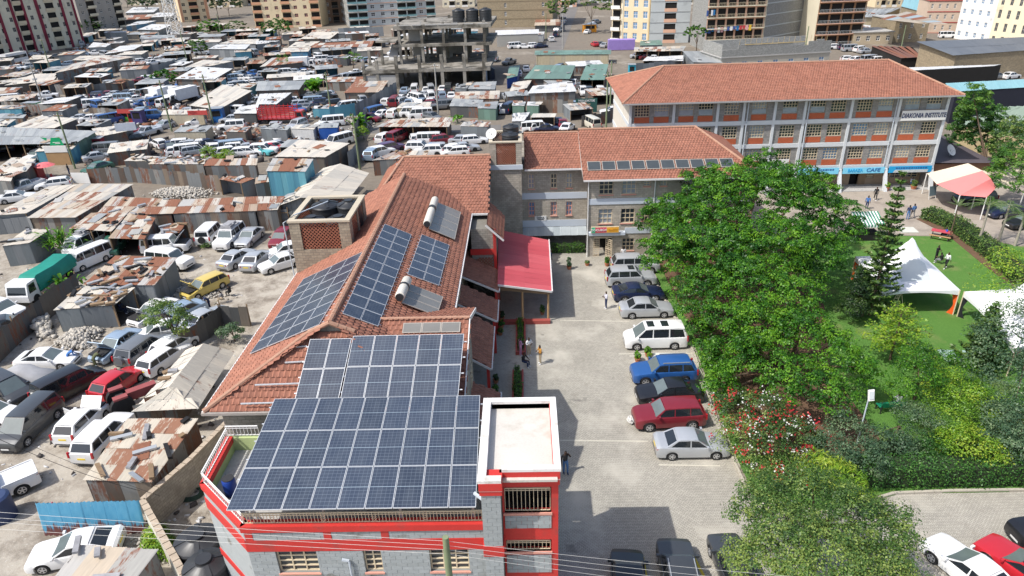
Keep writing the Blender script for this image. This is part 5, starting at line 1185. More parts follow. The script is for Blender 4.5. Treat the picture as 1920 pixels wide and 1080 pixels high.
def car(kind, colr, label, loc, rz, lod=0, hood=False, boot=False, group=None, name=None, platec='y', roofbox=False):
 if kind not in CM: CM[kind] = car_meshes(kind)
 m = CM[kind]; c = m['c']; pm = paint(colr); nm = name or {'pickup': 'pickup_truck', 'van': 'parked_van', 'minivan': 'parked_minivan'}.get(kind, 'parked_car')
 cat = {'pickup': 'pickup', 'van': 'van', 'minivan': 'minivan'}.get(kind, 'car')
 if lod:
  o = put(nm, m['far'], None, loc, rz, mats=[pm]); tag(o, label, cat, group); return o
 o = thing(nm, label, cat, loc, rz, group)
 put('body', m['body'], o, mats=[pm]); put('windscreen', m['windscreen'], o); put('rear_window', m['rear_window'], o); put('lower_trim', m['lower_trim'], o)
 for k in ('side_window', 'headlight', 'tail_light', 'mirror'):
  for q in m[k]: put(k, q, o, mats=[pm] if k == 'mirror' else None)
 put('number_plate', m['plate'], o); put('number_plate', m['platew'], o)
 for wx in c['wx']:
  for s in (-1, 1):
   w = bpy.data.objects.new('wheel', m['tyre']); link(w); w.parent = o; w.location = (wx, s*(c['W']/2-.115), c['r']); w.rotation_euler = (0, 0, 0 if s < 0 else math.pi); put('rim', m['rim'], w)
 if hood:
  b = MB(); a = c['cb'][0]; z = lerp(c['top'], a)+.05; w = c['W']/2*.85; l = c['L']/2-a-.1
  b.obox((a+.05+l*.3, 0, z+l*.38), (l*.64, 0, l*.77), (0, w*2, 0), (-.03, 0, .03)); b.obj('raised_bonnet', pm, o)
  b = MB(); b.box(a+.1, c['L']/2-.15, -w*.9, w*.9, z-.12, z-.015); b.obj('engine_bay', TRIM, o)
 if boot:
  b = MB(); x = -c['L']/2+.35; z = lerp(c['top'], x)+.05; w = c['W']/2*.85; b.obox((x-.1, 0, z+.38), (-.25, 0, .75), (0, w*2, 0), (.03, 0, .02)); b.obj('raised_boot_lid', pm, o)
 if roofbox:
  b = MB(); b.box(-1.6, .5, -.65, .65, c['H']+.02, c['H']+.08)
  for k in range(7): b.box(random.uniform(-1.5, .0), random.uniform(.05, .4), random.uniform(-.6, 0), random.uniform(.1, .6), c['H']+.08, c['H']+random.uniform(.15, .4))
  q = b.obj('roof_load', M('scrap_grey', (.3, .3, .31), .6, var=.5, vsc=4), o); q['kind'] = 'stuff'
 return o
def car2(kind, colr, label, tail, nose, z=None, **k):
 """placed by the ground pixels under its tail and nose"""
 a, b = P(*tail), P(*nose); d = b-a; mid = (a+b)/2; mid.z = .022 if z is None else z
 return car(kind, colr, label, mid, math.atan2(d.y, d.x), **k)
# ---------------------------------------------------------------- cars in the car park
G1 = 'cars in the paved car park'
for kd, cl, lb, tl_, ns in (
 ('suv', 'silver', 'silver off-road car half hidden under the tree, farthest in the car park row', (1150,509), (1230,507)),
 ('suv', 'silver', 'silver car with a roof panel next to the navy saloon', (1139,534), (1224,531)),
 ('coupe', 'navy', 'shiny navy saloon parked behind the silver saloon', (1146,561), (1245,557)),
 ('saloon', 'silver', 'silver saloon parked nose to the tree beside the white minivan', (1162,591), (1259,588)),
 ('minivan', 'white', 'large white minivan with two dark roof panels', (1289,645), (1164,648)),
 ('suv', 'blue', 'metallic blue car by the potted plants', (1303,708), (1181,713)),
 ('saloon', 'black', 'glossy black saloon between the blue and the maroon car', (1319,745), (1186,752)),
 ('suv', 'maroon', 'maroon people carrier parked nose to the court', (1315,790), (1188,797)),
 ('saloon', 'silver', 'silver saloon beside the flowering bush with a red cloth at its wheel', (1227,848), (1361,846)),
 ('hatchback', 'black', 'black car at the bottom edge, leftmost of three facing the court', (1180,1168), (1174,1053)),
 ('suv', 'darkgrey', 'dark blue-grey car with roof rails at the bottom edge, middle of three', (1284,1158), (1262,1048)),
 ('saloon', 'darkgrey', 'dark grey saloon at the bottom edge beside the big tree', (1398,1136), (1357,1035)),
 ('coupe', 'white', 'white saloon in the lower right car park', (1870,1130), (1762,1042)),
 ('coupe', 'red', 'bright red saloon with black roof in the lower right corner', (1975,1125), (1868,1048)),
 ('suv', 'black', 'black car entering at the right edge of the lower car park', (2040,1010), (1912,1020)),
 ('saloon', 'navy', 'dark blue saloon on the drive behind the palms', (1912,401), (1852,409)),
 ('saloon', 'black', 'black saloon at the right edge of the drive', (1952,424), (1892,429)),
 ('suv', 'black', 'dark car in the shade under the red and cream canopy', (1848,381), (1800,384))):
 o = car2(kd, cl, lb, tl_, ns, z=.055 if tl_[1] < 450 else None, group=G1)
 if 'two dark roof' in lb or 'roof panel' in lb:
  H = CARS[kd]['H']
  for x0 in ((.15, -.95) if kd == 'minivan' else (-.3,)):
   b = MB(); b.box(x0, x0+.55, -.42, .42, H-.01, H+.008); b.obj('roof_panel', CARGLASS, o)
 if 'roof rails' in lb or cl == 'blue':
  for s in (-1, 1): b = MB(); b.bar((.2, s*.62, 1.72), (-1.7, s*.62, 1.72), .05); b.obj('roof_rail', STEEL, o)
 if 'black roof' in lb: b = MB(); b.box(-1.0, .1, -.62, .62, 1.37, 1.386); b.obj('black_roof', TRIM, o)
# ---------------------------------------------------------------- cars in the breakers' yard
G2 = 'cars in the yard'
for kd, cl, lb, tl_, ns, kw in (
 ('minivan', 'black', 'long black people carrier with yellow plate in the yard', zp(9,380,868), zp(9,705,700), {}),
 ('hatchback', 'red', 'bright red hatchback with yellow plate in the yard', zp(9,800,832), zp(9,1000,690), {}),
 ('suv', 'grey', 'grey off-road car with spare wheel on its tail', zp(9,1000,572), zp(9,1185,440), dict(spare=1)),
 ('estate', 'white', 'white estate car with red lamps behind the pale gabled roof', zp(9,1150,640), zp(9,1345,505), {}),
 ('saloon', 'lightblue', 'pale blue saloon with bonnet up and door open beside the stone heap', zp(9,1005,395), zp(9,770,560), dict(hood=True)),
 ('coupe', 'white', 'white coupe with dark side glass beside the covered car', zp(9,160,590), zp(9,600,575), {}),
 ('minivan', 'darkgrey', 'dark grey people carrier facing out at the left edge', zp(9,-60,760), zp(9,190,880), {}),
 ('saloon', 'white', 'white car at the left edge beside the dark minivan', zp(9,-180,980), zp(9,90,1010), {}),
 ('minivan', 'darkgrey', 'charcoal minivan with wheels jacked on stones', (96,778), (26,842), {}),
 ('hatchback', 'white', 'white hatchback with yellow plate, bonnet raised and door open', (128,836), (188,776), dict(hood=True, door=1)),
 ('suv', 'white', 'white car with black roof rails against the sheet-roofed store', (168,868), (232,800), {}),
 ('pickup', 'white', 'white car cut off by the left edge above the navy drum', (28,920), (-60,958), {}),
 ('coupe', 'white', 'clean white saloon with tinted glass below the blue gate', (234,1028), (62,1060), {}),
 ('saloon', 'white', 'white saloon with raised bonnet behind the small green tree', zp(9,1275,165), zp(9,1055,285), dict(hood=True)),
 ('saloon', 'lightblue', 'pale blue saloon with raised bonnet between two white cars', zp(9,1500,170), zp(9,1220,300), dict(hood=True)),
 ('saloon', 'silver', 'silver saloon backed against the tin fence', zp(9,1450,330), zp(9,1660,215), {}),
 ('saloon', 'white', 'white bonnet-less car in front of the small green tree', zp(9,1330,350), zp(9,1090,400), {}),
 ('hatchback', 'white', 'white car just above the pale gabled roof', zp(9,1250,530), zp(9,1390,440), {}),
 ('estate', 'yellow', 'yellow estate car with blue bonnet raised', (412,536), (360,560), dict(hood=True)),
 ('van', 'white', 'white minibus beside the green covered lorry', (200,484), (140,510), {}),
 ('van', 'white', 'white minibus with scrap on its roof under the rusty roof', (185,458), (138,482), dict(roofbox=True)),
 ('offroader', 'white', 'white off-road wagon with open bonnet, upper of two', zp(5,1090,820), zp(5,1430,800), dict(hood=True)),
 ('offroader', 'white', 'white off-road wagon with black tyres, lower of two', zp(5,1120,900), zp(5,1460,945), {}),
 ('offroader', 'white', 'white off-road car with spare wheel beside the tin fence', zp(5,1545,765), zp(5,1640,670), dict(spare=1)),
 ('offroader', 'white', 'dark-bonneted off-road car with a loaded roof rack', zp(5,1790,700), zp(5,1675,800), dict(roofbox=True)),
 ('saloon', 'silver', 'silver saloon facing away, first of two on the dirt', zp(5,1700,945), zp(5,1870,845), {}),
 ('saloon', 'silver', 'silver saloon with yellow plate, second of two on the dirt', zp(5,1855,975), zp(6,80,840), {}),
 ('saloon', 'silver', 'silver car with dented bonnet near the red car', zp(5,1920,700), zp(5,1840,770), {}),
 ('hatchback', 'maroon', 'faded red car below the tin fence and the tank tower', zp(6,250,700), zp(6,150,795), {}),
 ('saloon', 'white', 'white saloon hidden half behind the tank tower', zp(6,300,900), zp(6,90,960), {}),
 ('hatchback', 'white', 'white car behind the tank tower, above the white saloon', zp(6,300,830), zp(6,180,850), {}),
 ('suv', 'white', 'white car parked behind the tin fence at the left', zp(9,-60,200), zp(9,130,240), {}),
 ('saloon', 'darkgrey', 'dark car inside the left tin fence', zp(9,-40,350), zp(9,150,300), {}),
 ('pickup', 'green', 'pale green pickup under the rusty roof', zp(5,900,760), zp(5,850,840), {}),
 ('pickup', 'silver', 'silver double-cab pickup by the red kiosk', zp(5,310,320), zp(5,85,390), {}),
 ('estate', 'white', 'white estate behind the silver pickup', zp(5,510,320), zp(5,310,345), {}),
 ('saloon', 'white', 'white car half hidden by a roof at the left', zp(5,60,440), zp(5,220,420), {}),
 ('saloon', 'silver', 'silver saloon in front of the green shop', zp(5,660,138), zp(5,830,108), {}),
 ('saloon', 'green', 'dark green saloon beside the white board', zp(5,800,190), zp(5,680,225), {}),
 ('suv', 'white', 'white car under the big grey roof at left', zp(5,330,110), zp(5,265,130), {}),
 ('saloon', 'black', 'black saloon on the track by the standing group', zp(1,1080,1055), zp(1,930,1078), {}),
 ('saloon', 'silver', 'old silver saloon facing the track', zp(1,1300,945), zp(1,1175,980), {}),
 ('hatchback', 'white', 'white hatchback in the row by the pole, behind the grey hut', zp(1,1530,935), zp(1,1425,945), {}),
 ('saloon', 'navy', 'dark navy car nosed down beside the scrap frame', (318,274), (326,290), {}),
 ('saloon', 'teal', 'turquoise saloon near the pale roof', (474,286), (512,292), {}),
 ):
 sp = kw.pop('spare', 0); dr = kw.pop('door', 0); o = car2(kd, cl, lb, tl_, ns, z=.02, group=G2, **kw); c = CARS[kd]
 if sp: b = MB(); b.tube([(-c['L']/2-.22, 0, .95), (-c['L']/2, 0, .95)], .36, 16); b.obj('spare_wheel', paint(cl) if cl == 'grey' else RUBBER, o, 40)
 if dr or 'door open' in lb: b = MB(); b.obox((.5, c['W']/2+.4, .65), (.35, .8, 0), (.04, -.02, 0), (0, 0, .6)); b.obox((.5, c['W']/2+.4, 1.1), (.3, .7, 0), (.03, -.015, 0), (0, 0, .3)); b.obj('open_door', paint(cl), o)
# crowded rows farther off: each car set down one by one along a line
ORD = ('first', 'second', 'third', 'fourth', 'fifth', 'sixth', 'seventh', 'eighth', 'ninth', 'tenth', 'eleventh', 'twelfth')
def row(place, a, b, n, head, cols='wwwsgwbwlw', kinds='shsevssohs', lod=1, jit=.6, hj=22):
 CK = dict(w='white', s='silver', g='grey', b='darkgrey', l='lightblue', r='maroon', n='navy', k='black', p='purple', e='blue', c='cream', t='teal', R='red')
 KK = dict(s='saloon', h='hatchback', e='estate', v='van', o='suv', f='offroader', p='pickup', m='minivan')
 A, B = P(*a), P(*b); h0 = None
 for i in range(n):
  p = A+(B-A)*((i+.5)/n)+Vector((random.uniform(-jit, jit), random.uniform(-jit, jit), .01)); cl = CK[cols[i % len(cols)]]; kd = KK[kinds[(i*3+len(place)) % len(kinds)]]
  nm = dict(saloon='saloon', hatchback='hatchback', estate='estate car', van='van', suv='off-road car', offroader='boxy off-road car', pickup='pickup', minivan='people carrier')[kd]
  car(kd, cl, '%s %s, %s from the left %s' % (cl.replace('darkgrey', 'dark grey').replace('lightblue', 'pale blue'), nm, ORD[i], place), p, rad(head+random.uniform(-hj, hj)), lod, group='cars crowded in the far yards')
row('in the row behind the red cattle lorry', zp(2,290,800), zp(2,640,790), 6, 20, 'sslnbk')
row('in the row behind the banana plants', zp(2,380,740), zp(2,560,730), 3, 170, 'gbs')
row('in the front row below the concrete frame', zp(2,880,870), zp(2,1050,880), 3, 60, 'eww', 'svso')
row('in the second row below the concrete frame', zp(2,1070,760), zp(2,1480,740), 7, 85, 'wwsswlw')
row('in the third row below the concrete frame', zp(2,940,790), zp(2,1330,790), 6, 80, 'wrsllw')
row('in the back row below the concrete frame', zp(2,1100,700), zp(2,1500,690), 6, 88, 'lwwswb', 'evshsv')
row('beside the white van under the concrete frame', zp(2,1100,880), zp(2,1290,885), 2, 180, 'ww', 'vv')
row('under the long rusty shelter', zp(2,960,1060), zp(2,1300,1065), 4, 85, 'wrwg', 'oshv')
row('in front of the long rusty shelter', zp(2,1280,1085), zp(2,1680,1080), 4, 15, 'wrsw')
row('in the row right of the long fence', zp(6,820,115), zp(6,1040,55), 3, 60, 'lwp', 'sos')
row('in the row behind the tiled rear wing', zp(6,1200,62), zp(6,1620,55), 5, 10, 'wlsws')
row('in the low row beneath the pale roofs', zp(6,1250,85), zp(6,1560,80), 3, 170, 'www')
row('along the street edge beside the green stall', zp(3,130,1000), zp(3,280,985), 3, 15, 'wwn')
row('near the lone maroon car by the institute', zp(3,300,930), zp(3,450,985), 3, 80, 'nrw', 'shs')
row('at the gate beside the institute', zp(3,560,960), zp(3,640,955), 1, 95, 'c', 'v')
row('by the green painted gate', zp(3,660,860), zp(3,790,845), 1, 165, 'w')
row('in the open garage under the green roof', zp(3,490,715), zp(3,690,715), 3, -88, 'wbw', 'osp', hj=3)
row('beside the green-roofed workshop', zp(3,40,590), zp(3,140,520), 2, 75, 'ww')
row('in front of the white long shop', zp(3,0,365), zp(3,260,360), 4, 10, 'wwwn', 'sosv')
row('parked on the left kerb of the street', zp(3,290,330), zp(3,400,150), 6, 78, 'wnswlw', 'soshvs')
row('parked on the right kerb of the street', zp(3,560,260), zp(3,640,170), 5, 60, 'wslwg', 'oshsv')
row('beside the lilac container', zp(3,590,345), zp(3,720,355), 3, 80, 'Rbs')
row('inside the pale open shed behind the institute', zp(3,930,430), zp(3,1260,500), 6, 10, 'srwwsw')
row('in the right-hand scrapyard, upper row', zp(4,480,365), zp(4,780,405), 5, 10, 'wnsws')
row('in the right-hand scrapyard, lower row', zp(4,570,465), zp(4,1080,480), 7, 12, 'wwswlww')
row('in the blue-roofed shed by the institute', zp(4,1260,600), zp(4,1850,590), 6, 15, 'swswgw')
row('on the far right lane by the white block', zp(4,1320,285), zp(4,1420,280), 2, 10, 'wb', 'vs')
row('in the track-side row right of the grey hut', zp(1,1330,935), zp(1,1420,930), 1, 20, 'k', 'o')
row('beside the cattle lorry', zp(1,1690,915), zp(1,1830,915), 1, 170, 's')
row('left of the box lorries, front row', zp(1,700,805), zp(1,1120,800), 6, 25, 'wwnlwe')
row('left of the box lorries, second row', zp(1,740,770), zp(1,1080,760), 6, 20, 'pwwlsw')
row('left of the box lorries, back row', zp(1,740,735), zp(1,1060,715), 5, 15, 'nrsbw')
row('around the box lorries', zp(1,1130,790), zp(1,1330,800), 4, 60, 'wewk', 'vvoh')
row('at the dirt fork beside the red box', zp(1,1000,870), zp(1,1110,860), 2, 20, 'wl')
row('behind the fence of rusty sheets', zp(1,590,915), zp(1,850,905), 3, 15, 'sws')
row('under the low white roof at left', zp(1,60,765), zp(1,260,770), 2, 10, 'ww', 'vs')
row('behind the green stall at left', zp(1,300,740), zp(1,400,735), 1, 10, 'w', 'p')
row('in the far yard beside the white roofed shed', zp(1,1540,650), zp(1,1660,640), 1, 10, 'w')
row('in the long far line, upper row', zp(1,1700,610), zp(1,1920,605), 4, 12, 'wlws')
row('in the long far line, lower row', zp(1,1740,690), zp(1,1920,640), 4, 35, 'wsww')
row('among the sheds in the far line', zp(1,1760,800), zp(1,1900,760), 2, 20, 'ww', 'vv')
row('beside the bushy mound', zp(1,1050,625), zp(1,1170,610), 2, 10, 'rw', 'so')
row('in the scrap corner below the striped tower', zp(1,1040,480), zp(1,1330,440), 4, 20, 'wwsw')
row('on the dirt below the striped tower', zp(1,390,440), zp(1,740,415), 4, 25, 'gwlw', 'pvps')
row('by the bus at far left', zp(1,20,540), zp(1,250,510), 4, 20, 'wlws')
row('on the far lane by the mast', zp(1,1190,250), zp(1,1560,275), 4, 10, 'wwsw')
row('in the dense jam right of the scrap frame', zp(5,1330,85), zp(5,1500,80), 3, 30, 'wws')
row('in the dense jam, upper row', zp(5,1340,35), zp(5,1620,20), 5, 25, 'wwswn')
row('in the dense jam behind the green bush', zp(5,1620,60), zp(5,1900,55), 5, 20, 'wwlws')
row('in the dense jam, lower row', zp(5,1740,90), zp(5,1900,95), 3, 15, 'www')
row('in the row above the two-storey shack', zp(6,30,75), zp(6,230,25), 4, 20, 'wRws')
row('in the far lot left of the concrete frame', zp(2,410,470), zp(2,820,460), 6, 10, 'wwswws')
row('beside the concrete frame wall', zp(2,740,570), zp(2,820,555), 1, 10, 'w')
row('in the lot of covered wrecks', zp(2,20,580), zp(2,420,560), 5, 15, 'swwsw')
row('in the lane right of the concrete frame', zp(2,1830,850), zp(2,1920,840), 2, 85, 'wn', 'vo')
row('beyond the blue-fenced lot', zp(2,500,265), zp(2,620,262), 2, 10, 'ws')
# ---------------------------------------------------------------- tin sheds and fences of the yards
PAL = [(.62,.58,.51),(.52,.51,.49),(.58,.50,.40),(.42,.42,.40),(.66,.61,.53)]
TIN = dict(stain=MSHEET('stained_tin', [(.66,.60,.50),(.60,.55,.46)], .5, (.30,.15,.09), rc2=(.24,.12,.08)), rust=MSHEET('rusty_tin', PAL[:3]+[(.46,.36,.27)], .72, (.30,.125,.065)), mix=MSHEET('patched_tin', PAL, .42), pale=MSHEET('pale_tin', [(.68,.63,.55),(.60,.57,.51),(.72,.67,.58)], .24), white=MSHEET('bright_tin', [(.74,.74,.73),(.68,.69,.69)], .05, metal=.1), grey=MSHEET('grey_tin', [(.36,.38,.39),(.42,.44,.44),(.30,.32,.33)], .2),
   wall=MSHEET('wall_tin', [(.22,.235,.245),(.30,.30,.29),(.17,.18,.185),(.26,.21,.165),(.15,.12,.10)], .38, (.20,.095,.055)), blue=MSHEET('blue_tin', [(.09,.25,.42),(.12,.30,.46),(.28,.33,.36)], .25), green=GREENTIN, wgrey=MSHEET('grey_wall_tin', [(.24,.27,.29),(.20,.22,.24),(.29,.31,.33)], .15), wdark=MSHEET('dark_wall_tin', [(.10,.105,.11),(.14,.14,.14),(.17,.15,.13)], .35), teal=MSHEET('turquoise_tin', [(.12,.36,.48),(.16,.42,.52),(.10,.30,.42)], .12), bright_blue=MSHEET('bright_blue_tin', [(.02,.10,.42),(.03,.12,.46)], .05), cream=MSHEET('cream_board', [(.55,.48,.34),(.50,.45,.35)], .1))
SHEDN = [0]
def shed(label, q, zf, zb, roof='mix', wall='wall', open_='', rows=None, sw=None, name='tin_shed', zone=None, junk=0, group='tin-roofed sheds', cat='shed', over=.18, fascia=None, extra=()):
 """q: front-left, front-right, rear-right, rear-left roof corners as pixels (or in an enlarged view); zf, zb heights"""
 if zone: q = [zp(zone, *p) for p in q]
 k_ = .8 if zone or name == 'filler' else .93; zf *= k_; zb *= k_; A, B, C, D = P(*q[0], zf), P(*q[1], zf), P(*q[2], zb), P(*q[3], zb); c = (A+B+C+D)/4; s = pxm(c)
 par = thing(name, label, cat, (c.x, c.y, 0), 0, group)
 sw = sw or max(.78, 9/s); W = max((B-A).length, (C-D).length); Lr = max((D-A).length, (C-B).length)
 nx = max(1, min(18, round(W/sw))); ny = rows or max(1, min(2, round(Lr/max(3.2, 24/s)))); sheets(par, A, B, C, D, nx, ny, TIN[roof], 'roof_sheet', nw=7 if s > 14 else 4, jit=.03, rot=.015)
 for e, ef, eb in extra:
  e = [P(*p, h) if not zone else P(*zp(zone, *p), h) for p, h in zip(e, (ef, ef, eb, eb))]; sheets(par, *e, max(1, round((e[1]-e[0]).length/sw)), ny, TIN[roof], 'roof_sheet', nw=7 if s > 14 else 4, jit=.03)
 for i in range(random.choice((0, 1, 2, 2, 3))):      # loose patch sheets
  u, v = random.uniform(.05, .7), random.uniform(.05, .6); p = A*(1-u)*(1-v)+B*u*(1-v)+C*u*v+D*(1-u)*v; n_ = (B-A).cross(D-A).normalized(); n_ = -n_ if n_.z < 0 else n_; ax = (B-A).normalized(); ax.rotate(Matrix.Rotation(random.uniform(-.5, .5), 3, n_)); put('patch_sheet', sheet_me(5, TIN[random.choice(('rust', 'rust', 'mix', 'grey'))]), par, M=pmat(par).inverted() @ affine(p+n_*.09, ax*random.uniform(.8, 1.3), n_.cross(ax)*random.uniform(1.2, 2.2)+n_*random.uniform(0, .12), n_))
 if not junk: junk = random.choice((0, 1, 3, 5))
 g = lambda p: p+(Vector((c.x, c.y, p.z))-p)*.05
 a, b, cc, d = g(A), g(B), g(C), g(D); up = Vector((0, 0, -over))
 sides = dict(f=(a, b), r=(b, cc), b=(cc, d), l=(d, a))
 for k, (p, r) in sides.items():
  if k in open_:
   n = max(2, round((r-p).length/3)+1)
   for i in range(n):
    t_ = p+(r-p)*(i/(n-1)); m = MB(); m.box(-.06, .06, -.06, .06, 0, t_.z-.05); m.obj('post', WOOD, par, loc=(t_.x-c.x, t_.y-c.y, 0))
   continue
  if k == 'b' and pxm(c) < 30:
   m = MB(); m.poly([(p.x, p.y, 0), (r.x, r.y, 0), (r.x, r.y, r.z-.05), (p.x, p.y, p.z-.05)]); wobj(m, 'rear_wall', TIN[wall], par); continue
  n = max(1, min(14, round((r-p).length/max(.85, 11/s)))); p0, r0 = Vector((p.x, p.y, 0)), Vector((r.x, r.y, 0))
  sheets(par, p0, r0, Vector((r.x, r.y, r.z-.06)), Vector((p.x, p.y, p.z-.06)), n, 1, TIN[wall], 'wall_sheet', nw=7 if s > 14 else 4, jit=.03, rot=.01)
 if open_:
  m = MB(); e = .25; m.poly([(p.x, p.y, .012) for p in (a, b, cc, d)]); wobj(m, 'shaded_floor', M('roof_shade_floor', (.10, .085, .07), .9), par)  # dark sheet over the roof's footprint, its shade put into the colour
 for i in range(junk):
  u, v = random.random(), random.random(); p = A*(1-u)*(1-v)+B*u*(1-v)+C*u*v+D*(1-u)*v; m = MB(); l = random.uniform(.3, 1.6); an = random.uniform(0, 3.14); m.obox((0, 0, .12+random.uniform(0, .12)), (l*math.cos(an), l*math.sin(an), 0), (-.25*math.sin(an), .25*math.cos(an), .05), (0, 0, random.uniform(.04, .2)))
  m.obj('roof_junk', random.choice((WOOD, STEEL, MATS['scrap_grey'], RUBBER)) if 'scrap_grey' in MATS else WOOD, par, loc=p-Vector((c.x, c.y, 0)))
 if fascia: m = MB(); m.bar(A+Vector((0, -.06, -.3)), B+Vector((0, -.06, -.3)), .08, .7); wobj(m, 'fascia_board', fascia, par)
 return par
GREENB = M('green_board', (.03, .22, .08), .6); REDB = M('red_board', (.50, .07, .06), .6)
for a in (
 # nearest rows at left
 ('pale gabled store with scattered rust against the hostel wall', [(247,772),(346,658),(380,646),(316,727)], 2.3, 3.5, 'pale', 'wall', '', 2, None, dict(extra=(([(372,766),(440,660),(380,646),(316,727)], 2.3, 3.5), ([(247,772),(372,766),(318,727),(314,727)], 2.3, 3.45)))),
 ('long low store with a pale stained sheet roof below the gabled roof', [(156,900),(283,905),(372,786),(240,786)], 2.7, 2.7, 'stain', 'wall', '', 4, None, dict(junk=14)),
 ('small rusty and pink sheet roof at the bottom left corner', [(97,1090),(250,1090),(296,1032),(150,1022)], 2.3, 2.5, 'mix', 'wall', 'f', 1, None),
 ('grey sheet workshop with junk on its roof beside the stone heap', [(100,582),(213,572),(252,540),(150,537)], 2.3, 2.6, 'pale', 'wgrey', 'r', 2, None, dict(junk=30)),
 ('rusty mixed-sheet workshop with green-stained side wall', [(157,534),(288,535),(331,484),(217,480)], 2.7, 3.0, 'rust', 'wgrey', '', 3, None, dict(junk=26)),
 ('pale lean-to hut beside the tall reeds', [(3,462),(54,456),(93,432),(50,430)], 2.5, 2.8, 'pale', 'wgrey', '', 2, None),
 ('low pale roof at the left edge behind the reeds', [(-18,405),(48,400),(146,346),(92,350)], 2.5, 2.7, 'pale', 'wgrey', '', 3, None),
 ('broad pale and rust roof above the reeds', [(51,409),(140,408),(250,346),(150,345)], 2.6, 2.9, 'mix', 'wall', '', 4, None),
 ('rusty roof with two tyres lying on it', [(130,429),(208,434),(245,393),(172,400)], 2.5, 2.8, 'rust', 'wdark', 'f', 3, None),
 ('sagging rusty roof over the wrecked cars', [(203,447),(270,449),(290,410),(246,396)], 2.5, 2.9, 'rust', 'wdark', 'f', 3, None, dict(junk=8)),
 ('rust striped roof joining the long rusty range', [(178,405),(322,401),(338,375),(212,369)], 2.7, 2.9, 'rust', 'wall', '', 2, None),
 ('long rust striped roof above the grey tin fence', [(322,401),(480,396),(482,369),(345,374)], 2.7, 2.9, 'rust', 'wall', '', 2, None),
 ('right end of the rust striped range by the gabled pale roof', [(480,395),(520,394),(536,368),(482,369)], 2.7, 2.9, 'rust', 'wall', '', 2, None),
 ('broken rusty lean-to beside the dark-bonneted car', [(295,440),(335,437),(350,417),(315,420)], 1.9, 2.1, 'rust', 'wdark', 'fr', 2, None, dict(junk=8)),
 ('big pale gabled roof between the tank tower and the tiled rear wing', [(520,386),(605,316),(638,307),(563,370)], 2.6, 4.0, 'pale', 'wgrey', '', 2, None, dict(extra=(([(655,372),(692,325),(638,307),(563,370)], 2.8, 4.0),))),
 ('two-storey shack with turquoise walls and a rusty roof', [(499,321),(572,322),(588,298),(512,297)], 4.6, 4.9, 'rust', 'teal', '', 1, None),
 ('big pale roof on tall dark walls behind the turquoise shack', [(515,294),(608,295),(655,269),(562,262)], 3.2, 3.5, 'pale', 'wdark', '', 2, None),
 ('small rusty roof left of the turquoise shack', [(478,345),(510,340),(513,333),(480,333)], 2.3, 2.5, 'rust', 'wall', '', 1, None),
 ('pale roof over the patchwork fence', [(278,308),(382,308),(383,299),(292,298)], 2.6, 2.8, 'mix', 'wall', '', 1, None, dict(junk=10)),
 ('brownish flat roof beside the scrap frame', [(232,302),(300,303),(310,294),(250,292)], 2.4, 2.5, 'pale', 'wdark', '', 1, None, dict(junk=6)),
 ('rust striped roof right of the patchwork fence', [(382,311),(480,310),(482,297),(392,298)], 2.6, 2.8, 'rust', 'wall', '', 1, None),
 ('rusty corner roof by the fence end', [(410,336),(452,344),(480,334),(422,329)], 2.3, 2.5, 'rust', 'wgrey', 'f', 1, None),
 ('rust patched roof strip behind the tiled rear wing', [(697,301),(797,295),(800,282),(742,283)], 2.4, 2.6, 'mix', 'wall', '', 1, None),
 ('small pale kiosk roof at the left edge', [(-20,338),(20,340),(24,326),(-10,325)], 2.4, 2.6, 'pale', 'wall', '', 1, None),
 ('pale roof of the red shop at the left edge', [(-30,333),(48,322),(64,299),(22,296)], 2.7, 2.9, 'pale', 'wdark', '', 2, None),
 ):
 shed(*a[:8], **(a[9] if len(a) > 9 else {}))
